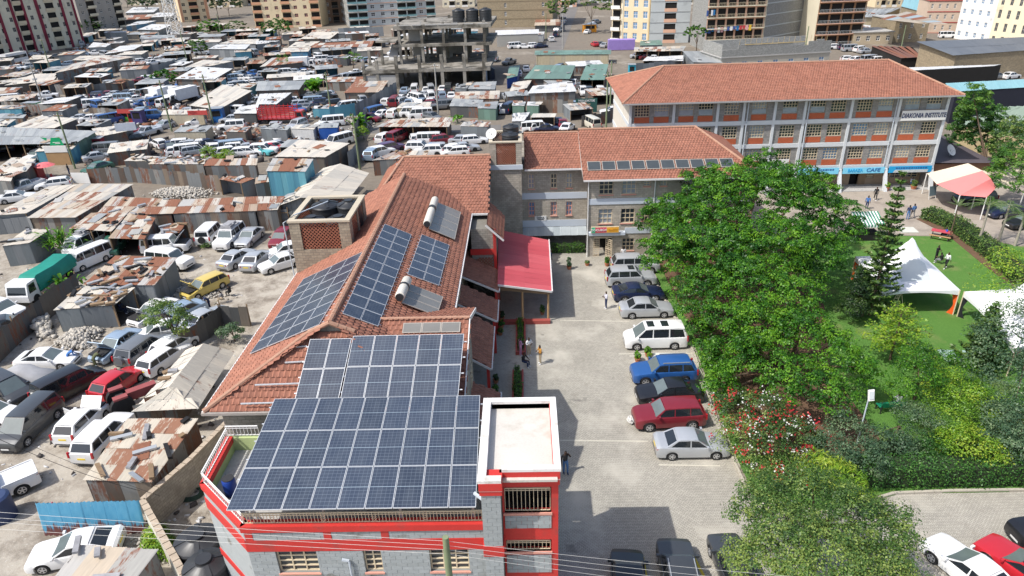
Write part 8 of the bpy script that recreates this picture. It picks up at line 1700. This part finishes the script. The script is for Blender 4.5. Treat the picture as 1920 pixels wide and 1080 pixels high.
# ---------------------------------------------------------------- tents, garden furniture
CANVAS = M('white_marquee_canvas', (.80, .80, .80), .7, var=.04); CLEAR = M('clear_panel', (.52, .56, .56), .3, var=.1)
def marquee(label, corners, ez, peaks, cloth=CANVAS, drapes=(), panel=None, sag=.25):
 """corners: four eave-corner points; bell-shaped peaks (u, v, height)"""
 A, B, C, D = map(Vector, corners); c = (A+B+C+D)/4; o = thing('marquee', label, 'tent', (c.x, c.y, .06)); n = 20; V = []; b = MB()
 bl = lambda u, v: A*(1-u)*(1-v)+B*u*(1-v)+C*u*v+D*(1-u)*v
 def hz(u, v):
  e = min(u, 1-u, v, 1-v); z = ez+.75*min(1, e*2.4)**.8
  for (pu, pv, ph) in peaks: d = math.hypot((u-pu)*1.0, (v-pv)*1.0); z = max(z, ez+ph*max(0, 1-d/.5)**2.1+.75*min(1, e*2.4)**.8)
  return z-(sag*(4*u*(1-u) if min(v, 1-v) < .001 else 4*v*(1-v) if min(u, 1-u) < .001 else 0) if e < .001 else 0)*-.0
 for j in range(n+1):
  for i in range(n+1): q = bl(i/n, j/n); b.v.append((q.x-c.x, q.y-c.y, hz(i/n, j/n)))
 for j in range(n):
  for i in range(n): k = j*(n+1)+i; b.f.append((k, k+1, k+n+2, k+n+1)); b.m.append(1 if panel and panel[0] < i/n < panel[1] and panel[2] < j/n < panel[3] else 0)
 b.obj('canopy', [cloth, CLEAR], o, 180); v = MB()
 for p, q in ((A, B), (B, C), (C, D), (D, A)):
  for i in range(8):
   f = lambda t_: .32+.3*(2*t_-1)**2-.15; a, d = p+(q-p)*(i/8), p+(q-p)*((i+1)/8); v.add([(a.x-c.x, a.y-c.y, ez), (d.x-c.x, d.y-c.y, ez), (d.x-c.x, d.y-c.y, ez-f((i+1)/8)), (a.x-c.x, a.y-c.y, ez-f(i/8))], [(0,1,2,3)])
 v.obj('valance', cloth, o)
 for p, m in zip((A, B, C, D), list(drapes)+[None]*4):
  t_ = MB(); t_.tube([(p.x-c.x, p.y-c.y, 0), (p.x-c.x, p.y-c.y, ez)], .05, 8); t_.obj('leg', CREAMF, o, 60)
  if m: r = MB(); d = (Vector((c.x, c.y, 0))-Vector((p.x, p.y, 0))).normalized()*.75; s_ = Vector((p.x-c.x, p.y-c.y, 0)); r.loft([[s_+d*k_+Vector((0, .0, z)), s_+d*k_+Vector((.04, .06, z)), s_+Vector((.06, .08, z)), s_+Vector((.02, 0, z))] for z, k_ in ((ez-.05, 1.1), (1.6, .55), (1.0, .3), (.75, .28), (.35, .45), (0, .7))]); r.obj('corner_drape', m, o, 60)
ODR = M('orange_drape', (.72, .10, .015), .7); BDR = M('black_drape', (.012, .014, .018), .8); TG = M('dark_teal_foot', (.02, .12, .09), .7)
marquee('white peaked marquee with orange corner drapes on the lawn', (P(1652,548,2.3), P(1800,545,2.3), P(1728,478,2.3), P(1604,482,2.3)), 2.3, ((.56, .6, 2.3),), drapes=(None, ODR, None, ODR), panel=(.28, .7, .12, .4))
marquee('second white marquee at the right edge beside the wispy tree', (P(1905,655,2.3), P(2030,610,2.3), P(1950,540,2.3), P(1808,548,2.3)), 2.3, ((.5, .5, 2.4),), drapes=(None, None, None, BDR))
q = P(1677, 585); st = thing('step_ladder', 'cream step ladder under the white marquee', 'ladder', (q.x, q.y, .06)); b = MB()
for x in (-.22, .22): b.bar((x-.35, 0, 0), (x*.7, 0, 1.7), .05); b.bar((x+.5, 0, 0), (x*.7+.05, 0, 1.7), .04)
[p_.obj('stile', CREAMF, st) for p_ in b.pieces()]
for k in range(6): b = MB(); u = (k+.5)/6; b.bar((-.57+.42*u, -.02, 1.7*u), (-.13+.28*u, -.02, 1.7*u), .09, .04); b.obj('tread', CREAMF, st)
# shade canopy
sc_ = thing('shade_canopy', 'red and cream tensioned shade canopy beside the institute', 'canopy', P(1800, 395)); c0 = sc_.location; CRM = M('cream_shade_cloth', (.70, .60, .46), .8, var=.06); RDC = M('coral_shade_cloth', (.70, .20, .19), .8, var=.06)
def sail(pts, m, sag=.35):
 A, B, C, D = [Vector(p)-c0 for p in pts]; n = 10; b = MB()
 for j in range(n+1):
  for i in range(n+1): u, v = i/n, j/n; p = A*(1-u)*(1-v)+B*u*(1-v)+C*u*v+D*(1-u)*v; b.v.append(tuple(p-Vector((0, 0, sag*16*u*(1-u)*v*(1-v)))))
 for j in range(n):
  for i in range(n): k = j*(n+1)+i; b.f.append((k, k+1, k+n+2, k+n+1)); b.m.append(0)
 b.obj('sail', m, sc_, 180)
a1, a2, a3, a4 = P(1738,325,2.6), P(1756,345,2.9), P(1842,320,4.6), P(1815,306,4.2); sail((a1, a2, a3, a4), CRM, .1); a5, a6 = P(1800,366,2.5), P(1850,370,2.6); a7 = P(1858,335,4.4); sail((a2, a5, a7, a3), RDC, .1); sail((a5, a6, P(1868,352,3.4), a7), RDC, .05); a8, a9 = P(1925,345,3.0), P(1925,316,4.0); sail((P(1868,352,3.4), a8, a9, a3), CRM, .1)
b = MB()
for p in (a1, a5, a3, a6, a8): d = Vector(p)-c0; b.tube([(d.x, d.y, 0), (d.x, d.y, d.z)], .06, 8)
[p_.obj('mast', WHITE, sc_, 60) for p_ in b.pieces()]
# striped stall
q = P(1618, 447); o = thing('striped_stall', 'small stall with a white and green striped awning behind the trees', 'stall', (q.x, q.y, .06)); STR = [CANVAS, M('green_stripe', (.04, .22, .12), .7)]
for k in range(18): b = MB(); x = -1.4+k*.156; b.add([(x, -1.1, 1.85), (x+.156, -1.1, 1.85), (x+.156, .9, 2.6), (x, .9, 2.6), (x, -1.12, 1.6), (x+.156, -1.12, 1.6)], [(0,1,2,3),(4,5,1,0)]); b.obj('awning_stripe', STR[k % 2], o)
for x in (-1.35, 1.35):
 for y, z in ((-1.05, 1.85), (.85, 2.55)): b = MB(); b.box(x-.03, x+.03, y-.03, y+.03, 0, z); b.obj('post', STEEL, o)
b = MB(); b.box(-1.2, 1.2, -.8, .5, 0, .85); b.obj('counter', DARK, o)
# picnic table, bench, lamp, board, grave slabs
q = P(1762, 447); o = thing('picnic_table', 'picnic table with a red cloth and brown benches on the lawn', 'table', (q.x, q.y, .06), rad(-35)); b = MB(); b.box(-.9, .9, -.4, .4, .72, .77); b.obj('tabletop', M('red_table_cloth', (.45, .06, .08), .7, var=.3, vsc=5), o)
for s in (-1, 1):
 b = MB(); b.box(-.95, .95, s*.75-.15, s*.75+.15, .42, .46); b.obj('bench_seat', M('tan_bench', (.40, .25, .12), .7), o)
 b = MB(); b.bar((s*.75, -.8, .0), (s*.75, .8, .0), .05); b.bar((s*.75, -.75, .02), (s*.75, -.3, .72), .05); b.bar((s*.75, .75, .02), (s*.75, .3, .72), .05); b.obj('leg_frame', TRIM, o)
q = P(1668, 772); o = thing('garden_bench', 'green slatted bench on the lawn edge', 'bench', (q.x, q.y, .06), rad(4)); GBN = M('bench_green', (.01, .22, .11), .5)
for k in range(4): b = MB(); b.box(-.85, .85, -.1+k*.13, 0+k*.13, .42, .45); b.obj('seat_slat', GBN, o); b = MB(); b.box(-.85, .85, -.24-.02*k, -.21-.02*k, .5+k*.1, .57+k*.1); b.obj('back_slat', GBN, o)
for x in (-.8, .8): b = MB(); b.box(x-.03, x+.03, -.3, .36, .38, .42); b.box(x-.03, x+.03, -.26, -.2, 0, .9); b.box(x-.03, x+.03, .3, .36, 0, .4); b.obj('end_frame', TRIM, o)
q = P(1606, 835); o = thing('lamp_post', 'white solar street lamp rising from the garden', 'lamp', q); zt = PY(1626, 745, q.y).z; b = MB(); b.tube([(0, 0, 0), (.02, 0, zt)], [.06, .04], 8); b.obj('post', PVC, o, 60); b = MB(); b.obox((.06, -.1, zt+.22), (.34, 0, .05), (0, .1, -.04), (0, .25, .62)); b.obj('lamp_head', WHITE, o); b = MB(); b.obox((.06, -.17, zt+.25), (.26, 0, .04), (0, .02, -.01), (0, .18, .42)); b.obj('solar_cell', CLEAR, o)
q = P(1745, 373); o = thing('chalk_board', 'easel board with a dark panel by the shade canopy', 'board', q, rad(20)); b = MB(); b.obox((0, 0, 1.0), (1.0, 0, 0), (0, .05, .02), (0, .25, 1.1)); b.obj('panel', M('chalk_panel', (.12, .17, .19), .6), o)
for x in (-.52, .52): b = MB(); b.bar((x, -.2, 0), (x, .18, 1.75), .05); b.obj('frame_leg', WHITE, o)
for lb, pp, w, d in (('white stone slab at the lawn edge by the pine', (1700,432), 2.0, 1.6), ('pale green tarpaulin sheet on the lawn by the dark pine', (1790,668), 2.2, 1.6), ('grey paving slabs beside the blue car', (1243,668), 1.6, .8)):
 q = P(*pp); b = MB(); b.prism([(-w/2, -d/2), (w*.42, -d*.55), (w/2, d*.4), (-w*.4, d/2)], 0, .05); tag(put('flat_slab', b.mesh('flat_slab', [M('slab_'+str(len(lb)), (.55, .56, .50) if 'green' not in lb else (.30, .42, .38), .8)]), None, (q.x, q.y, .064 if q.x > 13 else .024)), lb, 'slab')
q = P(1182, 793); b = MB(); p_, n_, t_ = cloud([((0, 0, .22), (.2, .25, .25))], 300, 3, .1, .03); tag(put('plastic_bag', leafmesh('plastic_bag', p_, n_, .12, WHITE, t_, .9), None, (q.x, q.y, .02)), 'crumpled white bag at the nose of the maroon car', 'bag')
q = P(1322, 856); b = MB(); b.loft([[(.16*math.cos(a*.7), .12*math.sin(a*.7), 0.0) for a in range(9)], [(.13*math.cos(a*.7), .1*math.sin(a*.7), .12) for a in range(9)], [(.05*math.cos(a*.7), .04*math.sin(a*.7), .16) for a in range(9)]]); tag(put('red_cloth', b.mesh('red_cloth', [RP]), None, (q.x, q.y, .022)), 'small red cloth by the front wheel of the near silver saloon', 'cloth')
# ---------------------------------------------------------------- people: one skinned body per pose, then dressed
def figure(pose):
 J = {'pel': (0, 0, .95), 'sp': (0, .0, 1.12), 'ch': (0, -.0, 1.32), 'nk': (0, .0, 1.46), 'hd': (0, .025, 1.56), 'hm': (0, .03, 1.64), 'tp': (0, .02, 1.71)}
 for s, k in ((-1, 'l'), (1, 'r')):
  J['sh'+k] = (.18*s, 0, 1.40); J['el'+k] = (.24*s, -.02, 1.13); J['wr'+k] = (.25*s, .05, .89); J['pa'+k] = (.25*s, .07, .81)
  J['hp'+k] = (.09*s, 0, .90); J['kn'+k] = (.10*s, .01, .50); J['an'+k] = (.10*s, -.02, .09); J['to'+k] = (.12*s, .15, .045)
 J.update(pose); names = list(J); E = [('pel', 'sp'), ('sp', 'ch'), ('ch', 'nk'), ('nk', 'hd'), ('hd', 'hm'), ('hm', 'tp')]
 R = dict(pel=.135, sp=.12, ch=.135, nk=.055, hd=.085, hm=.095, tp=.055); LAB = dict(pel=1, sp=0, ch=0, nk=2, hd=2, hm=2, tp=4)
 for k in 'lr':
  E += [('ch', 'sh'+k), ('sh'+k, 'el'+k), ('el'+k, 'wr'+k), ('wr'+k, 'pa'+k), ('pel', 'hp'+k), ('hp'+k, 'kn'+k), ('kn'+k, 'an'+k), ('an'+k, 'to'+k)]
  R.update({'sh'+k: .065, 'el'+k: .045, 'wr'+k: .03, 'pa'+k: .036, 'hp'+k: .095, 'kn'+k: .065, 'an'+k: .045, 'to'+k: .04}); LAB.update({'sh'+k: 0, 'el'+k: 0, 'wr'+k: 2, 'pa'+k: 2, 'hp'+k: 1, 'kn'+k: 1, 'an'+k: 3, 'to'+k: 3})
  w, pa = Vector(J['wr'+k]), Vector(J['pa'+k]); d = (pa-w).normalized(); sd = d.cross(Vector((1, 0, 0))).normalized()
  for i in range(5):
   off = sd*(.03*(i-1.5)/1.5) if i < 4 else sd*-.05; l = (.075, .085, .08, .065, .05)[i]; a, t_ = 'f%s%da' % (k, i), 'f%s%db' % (k, i); J[a] = tuple(pa+off+d*(l*.5 if i < 4 else .0)); J[t_] = tuple(pa+off*1.1+d*(l if i < 4 else .03)+Vector((0, .02, 0))); E += [('pa'+k, a), (a, t_)]; R[a] = .0095; R[t_] = .0085; LAB[a] = LAB[t_] = 2
 names = list(J); me = bpy.data.meshes.new('body'); me.from_pydata([J[n] for n in names], [(names.index(a), names.index(b)) for a, b in E], []); ob = bpy.data.objects.new('body', me); COL.objects.link(ob); ob.modifiers.new('s', 'SKIN'); sk = me.skin_vertices[0].data
 for i, n in enumerate(names): sk[i].radius = (R[n], R[n]); sk[i].use_root = n == 'pel'
 ss = ob.modifiers.new('u', 'SUBSURF'); ss.levels = 1; dg = bpy.context.evaluated_depsgraph_get(); out = bpy.data.meshes.new_from_object(ob.evaluated_get(dg)); bpy.data.objects.remove(ob)
 S, T = [], []
 for a, b in E:
  for u in (0, .25, .49, .51, .75, 1): S.append(np.array(J[a])*(1-u)+np.array(J[b])*u); T.append(LAB[a] if u < .5 else LAB[b])
  if a.startswith('el'): T[-3:] = [2, 2, 2]
  if a.startswith('kn'): T[-6:] = [1, 1, 1, 1, 1, 3]
 S, T = np.array(S), np.array(T); co = np.array([p.center for p in out.polygons]); ix = np.argmin(np.linalg.norm(co[:, None]-S[None], axis=2), axis=1); mi = T[ix]; hm = np.array(J['hm']); hd = np.linalg.norm(co-hm, axis=1) < .16; mi = np.where(hd & ((co[:, 2] > hm[2]+.03) | (co[:, 1] < hm[1]-.03)), 4, mi)
 out.materials.clear()
 for _ in range(5): out.materials.append(WHITE)
 out.polygons.foreach_set('material_index', mi.astype(np.int32)); out.polygons.foreach_set('use_smooth', [True]*len(out.polygons)); return out
POSE = dict(stand={}, armsup={'ell': (-.27, .05, 1.18), 'wrl': (-.12, .26, 1.22), 'pal': (-.05, .30, 1.22), 'elr': (.27, .05, 1.18), 'wrr': (.12, .26, 1.2), 'par': (.05, .30, 1.2)}, walk={'knl': (-.1, .16, .52), 'anl': (-.1, .22, .10), 'tol': (-.1, .38, .06), 'knr': (.1, -.03, .5), 'anr': (.1, -.28, .14), 'tor': (.12, -.14, .05), 'wrl': (-.26, -.12, .92), 'pal': (-.26, -.13, .84), 'wrr': (.26, .16, .92), 'par': (.26, .2, .85)}, phone={'ell': (-.32, .06, 1.2), 'wrl': (-.2, .12, 1.46), 'pal': (-.15, .11, 1.53), 'knl': (-.1, .1, .52), 'anl': (-.1, .12, .10), 'tol': (-.1, .28, .05)},
 sit={'pel': (0, -.1, .50), 'sp': (0, -.08, .68), 'ch': (0, -.04, .88), 'nk': (0, 0, 1.02), 'hd': (0, .03, 1.12), 'hm': (0, .04, 1.2), 'tp': (0, .03, 1.27), 'shl': (-.18, -.03, .96), 'shr': (.18, -.03, .96), 'ell': (-.25, .1, .74), 'elr': (.25, .1, .74), 'wrl': (-.15, .3, .68), 'wrr': (.15, .3, .68), 'pal': (-.1, .37, .68), 'par': (.1, .37, .68), 'hpl': (-.1, -.05, .49), 'hpr': (.1, -.05, .49), 'knl': (-.12, .36, .5), 'knr': (.12, .36, .5), 'anl': (-.12, .36, .09), 'anr': (.12, .36, .09), 'tol': (-.12, .52, .05), 'tor': (.12, .52, .05)},
 bend={'sp': (0, .12, 1.05), 'ch': (0, .32, 1.16), 'nk': (0, .45, 1.22), 'hd': (0, .54, 1.26), 'hm': (0, .60, 1.29), 'tp': (0, .66, 1.33), 'shl': (-.18, .38, 1.15), 'shr': (.18, .38, 1.15), 'ell': (-.22, .45, .9), 'elr': (.22, .45, .9), 'wrl': (-.16, .65, .78), 'wrr': (.16, .65, .78), 'pal': (-.14, .72, .75), 'par': (.14, .72, .75)})
PM = {}
SKIN = M('brown_skin', (.085, .045, .028), .55, var=.1, pos=False); HAIR = M('black_hair', (.012, .010, .009), .8, pos=False)
def cl(n, c): return M('cloth_'+n, c, .85, var=.12, pos=False)
K = dict(white=cl('white', (.72, .72, .72)), black=cl('black', (.018, .018, .02)), blue=cl('blue', (.05, .16, .42)), navy=cl('navy', (.025, .04, .10)), jeans=cl('jeans', (.08, .18, .38)), beige=cl('beige', (.45, .36, .25)), pink=cl('pink', (.52, .27, .42)), orange=cl('mustard', (.52, .24, .04)), grey=cl('grey', (.2, .2, .21)), green=cl('olive', (.10, .11, .05)), royal=cl('royal', (.03, .10, .5)), red=cl('red', (.4, .05, .05)), lav=cl('lavender', (.62, .62, .72)))
def person(label, feet, face, pose, shirt, trous, shoe='white', z=.0, h=1.0, world=None):
 if pose not in PM: PM[pose] = figure(POSE[pose])
 q = Vector(world) if world else P(*feet, z); o = thing('person', label, 'person', q, rad(face-90), 'people'); b = put('body', PM[pose], o, mats=[K[shirt], K[trous], SKIN, K[shoe], HAIR]); b.scale = (h, h, h)
for a in (('person in a white shirt and dark trousers standing by the navy car', (1136,579), 190, 'armsup', 'lav', 'navy'), ('person in a white shirt and beige trousers standing by the planter', (992,668), 300, 'armsup', 'white', 'beige'), ('person in a long pink top standing by the planter', (976,668), 20, 'armsup', 'pink', 'pink'), ('person in black with a yellow bag sitting on the planter edge', (983,687), -30, 'sit', 'black', 'navy'), ('person in a mustard top and beige trousers in the court', (1013,683), 200, 'armsup', 'orange', 'beige'), ('person in black top and blue jeans walking by the white roof', (1060,887), -75, 'phone', 'black', 'jeans', 'navy'), ('person in blue shirt and dark trousers standing before the cafe', (1624,393), 60, 'stand', 'blue', 'navy'), ('person dressed in black walking before the cafe', (1640,376), 250, 'walk', 'black', 'black'), ('person in navy shirt and jeans, left of the pair by the pine', (1701,412), 80, 'stand', 'navy', 'jeans', 'navy'), ('person in grey shirt and jeans, right of the pair by the pine', (1710,409), 100, 'walk', 'jeans', 'grey', 'black'), ('person in black standing behind the white marquee', (1753,490), -60, 'armsup', 'black', 'black'), ('person in black seated behind the white marquee', (1761,496), 120, 'sit', 'black', 'grey'), ('person in white shirt, cap and dark trousers near the marquee', (1772,504), 200, 'walk', 'white', 'black'), ('person in a royal blue top at the picnic table', (1771,447), 160, 'sit', 'royal', 'black'), ('person in dark clothes in the hostel entrance shade', (1033,498), 0, 'stand', 'navy', 'white'), ('person in white bending behind the far silver car', (1168,492), 90, 'stand', 'white', 'navy'), ('person seated at the institute entrance in light blue', (1708,350), -90, 'sit', 'lav', 'jeans'), ('person in blue overalls leaning over the white coupe', (133,684), 30, 'bend', 'blue', 'blue'), ('person in olive overalls at the open bonnet', (181,691), 60, 'bend', 'green', 'green', 'black'), ('person crouching by the yellow car', (432,556), 150, 'sit', 'black', 'black'), ('person in grey sitting near the yellow car', (418,568), 200, 'sit', 'grey', 'beige'), ('person in navy bending by the silver saloon', (394,578), 230, 'bend', 'navy', 'navy'), ('person in dark clothes, left of the pair on the dirt track', (277,270), 270, 'stand', 'black', 'navy'), ('person in dark clothes, right of the pair on the dirt track', (285,270), 200, 'armsup', 'grey', 'navy'), ('person leaning at the far end of the dirt track', (285,216), 60, 'walk', 'red', 'black'), ('person in white on the garden bench', (1680,764), 90, 'sit', 'white', 'navy'), ('person by the white board', (131,328), 60, 'stand', 'black', 'navy'), ('person in blue sitting inside the grey sheet workshop', (230,588), 0, 'sit', 'navy', 'navy'), ('person walking in the lane below the lattice tower', (660,228), 90, 'walk', 'black', 'navy')):
 person(*a[:6], *(a[6:7] or ('white',)))
# ---------------------------------------------------------------- sheds, scrap and blocks filling the distance
occ = [(Vector(o.location), o.get('label', ''), o.get('category', '')) for o in list(COL.objects) if o.parent is None and o.get('label') and o.get('kind') is None]
names = [q for q in occ if q[2] in ('shed', 'lorry', 'kiosk', 'building')]; used = set(); kf = 0; rf = random.Random(5)
for _ in range(5000):
 px, py = rf.uniform(0, 1130), 18+rf.random()**1.35*290; p = P(px, py)
 if p.y > 300 or (px > 640 and py > 230) or (960 < px and py < 130): continue
 s = pxm(p); w, d = rf.uniform(4, 9), rf.uniform(3, 6)
 if min((Vector((p.x, p.y, 0))-Vector((q[0].x, q[0].y, 0))).length-(4.5 if q[2] == 'shed' else 24 if q[2] == 'building' else 7 if q[2] == 'lorry' else 1.8) for q in occ) < max(w, d)*.62: continue
 nb = min(names, key=lambda q: (q[0]-p).length); a, b = pix(p), pix(nb[0]); rl = ('left of' if a[0] < b[0] else 'right of') if abs(a[0]-b[0]) > abs(a[1]-b[1])*1.5 else ('behind' if a[1] < b[1] else 'in front of')
 rt = rf.choice(('rust', 'mix', 'pale', 'rust', 'white', 'grey', 'mix', 'grey')); tone = dict(rust='rusty', mix='patchy', pale='pale', white='white', grey='grey')[rt]; nl = ' '.join(nb[1].split()[:9]).rstrip(',')
 while nl.split()[-1] in ('the', 'a', 'of', 'and', 'with', 'in', 'by', 'at', 'to', 'on', 'under', 'left', 'above', 'below', 'behind', 'beside', 'over', 'its', 'from', 'open', 'white', 'green'): nl = ' '.join(nl.split()[:-1])
 lb = 'small %s roof %s %s%s' % (tone, rl, '' if nl.split()[0] in ('left', 'right') else 'the ', nl)
 if lb in used: continue
 used.add(lb); an = rad(rf.choice((4, 12, 18, -8))+rf.uniform(-4, 4)); u, v = Vector((math.cos(an), math.sin(an), 0))*w/2, Vector((-math.sin(an), math.cos(an), 0))*d/2; h = rf.uniform(1.9, 2.5)
 shed(lb, [pix(p-u-v+Vector((0, 0, h))), pix(p+u-v+Vector((0, 0, h))), pix(p+u+v+Vector((0, 0, h+.3))), pix(p-u+v+Vector((0, 0, h+.3)))], h, h+.3, rt, rf.choice(('wall', 'wgrey', 'wdark', 'wdark', 'teal')), rf.choice(('', 'f', 'f'))); occ.append((p, lb, 'shed')); kf += 1
 if kf > 110: break
kf = 0
for _ in range(6000):
 px, py = rf.uniform(0, 1120), 40+rf.random()*255; p = P(px, py)
 if (px > 640 and py > 230) or (960 < px and py < 130) or p.y > 260 or min((Vector((p.x, p.y, 0))-Vector((q[0].x, q[0].y, 0))).length-(4.2 if q[2] == 'shed' else 20 if q[2] == 'building' else 5 if q[2] == 'lorry' else 1.0) for q in occ) < 1.3: continue
 nb = min(names, key=lambda q: (q[0]-p).length); nl = ' '.join(nb[1].split()[:8]).rstrip(','); cn = rf.choice(('white', 'white', 'white', 'silver', 'silver', 'grey', 'lightblue', 'navy', 'darkgrey', 'maroon', 'blue')); kd = rf.choice(list(CARS)); a, b = pix(p), pix(nb[0])
 while nl.split()[-1] in ('the', 'a', 'of', 'and', 'with', 'in', 'by', 'at', 'to', 'on', 'under', 'left', 'above', 'below', 'behind', 'beside', 'over', 'its', 'from', 'open', 'white', 'green'): nl = ' '.join(nl.split()[:-1])
 lb = '%s %s %s the %s' % (cn.replace('lightblue', 'pale blue').replace('darkgrey', 'dark grey'), kd, ('left of' if a[0] < b[0] else 'right of') if abs(a[0]-b[0]) > abs(a[1]-b[1])*1.5 else ('behind' if a[1] < b[1] else 'in front of'), nl)
 if lb in used: continue
 used.add(lb); car(kd, cn, lb, Vector((p.x, p.y, .01)), rad(rf.uniform(0, 360)), 1, group='cars crowded in the far yards'); occ.append((p, lb, 'car')); kf += 1
 if kf > 120: break
def scrap(label, n, f, smin, smax, m):
 V, Fc = [], []; cu = np.array([(-1,-1,0),(1,-1,0),(1,1,0),(-1,1,0),(-1,-1,1),(1,-1,1),(1,1,1),(-1,1,1)], float); cf = np.array([(4,5,6,7),(0,1,5,4),(1,2,6,5),(2,3,7,6),(3,0,4,7)])
 while len(V) < n:
  q = f(); a = rng.uniform(0, 6.28); s = rng.uniform(smin, smax)*np.array([rng.uniform(.4, 1.6), rng.uniform(.3, .8), rng.uniform(.2, 1.3)]); c, t_ = math.cos(a), math.sin(a); v = cu*s*rng.uniform(.6, 1.2, (8, 1)); V.append(np.stack([v[:, 0]*c-v[:, 1]*t_+q[0], v[:, 0]*t_+v[:, 1]*c+q[1], v[:, 2]+.002], 1)); Fc.append(cf+8*(len(V)-1))
 tag(put('scrap_litter', np_mesh('scrap_litter', np.concatenate(V), np.concatenate(Fc), [m])), label, 'scrap', kind='stuff')
far = lambda: xy(rng.uniform(0, 1130) if rng.random() < .85 else rng.uniform(1590, 1780), 25+rng.random()**1.2*(270 if rng.random() < .8 else 200)); cl_ = [xy(rng.uniform(0, 640), 60+rng.random()*240) for _ in range(140)]
clus = lambda: tuple(np.array(cl_[rng.integers(len(cl_))])+rng.normal(0, 1.6, 2)); near = lambda: xy(rng.uniform(0, 460), rng.uniform(440, 900)) if rng.random() < .8 else xy(rng.uniform(230, 420), rng.uniform(820, 980))
scrap('dark scrap and engine parts strewn between the far sheds', 4200, clus, .2, .6, M('dark_scrap', (.07, .06, .055), .8, var=.5, vsc=2)); scrap('pale panels and doors strewn between the far sheds', 1900, clus, .2, .6, M('pale_scrap', (.52, .52, .52), .6, var=.4, vsc=2)); scrap('rusty scrap strewn between the far sheds', 1800, clus, .2, .6, M('rust_scrap', (.22, .10, .06), .9, var=.4, vsc=2)); scrap('oil-dark litter on the near yard dirt', 260, near, .04, .2, MATS['dark_scrap']); scrap('pale litter and stones on the near yard dirt', 380, near, .03, .13, MATS['pale_scrap'])
for i, (px, py, w, fl, c) in enumerate(((250,10,60,6,0), (310,6,50,5,1), (395,14,60,6,2), (455,10,40,7,3), (620,16,50,7,4), (830,14,60,7,0), (965,12,60,6,2), (1045,14,36,6,3), (1110,6,44,7,1), (1180,20,50,8,4), (1250,10,60,8,0), (1440,16,60,8,3), (1640,14,50,5,2), (1690,4,60,6,1), (1760,14,60,6,0), (1590,6,50,6,4))):
 block('distant %s block, %s along the skyline' % (('cream', 'grey', 'yellow', 'peach', 'white')[c], ORD[i] if i < 12 else ('thirteenth', 'fourteenth', 'fifteenth', 'sixteenth')[i-12]), (px, py), (px+w, py-w*.03), 14, fl, 3.1, 5, (CR_, LGR, YLW, PCH, WHT)[c], balcony=((1, 3), WHT, 'solid', .6), ww=.4)
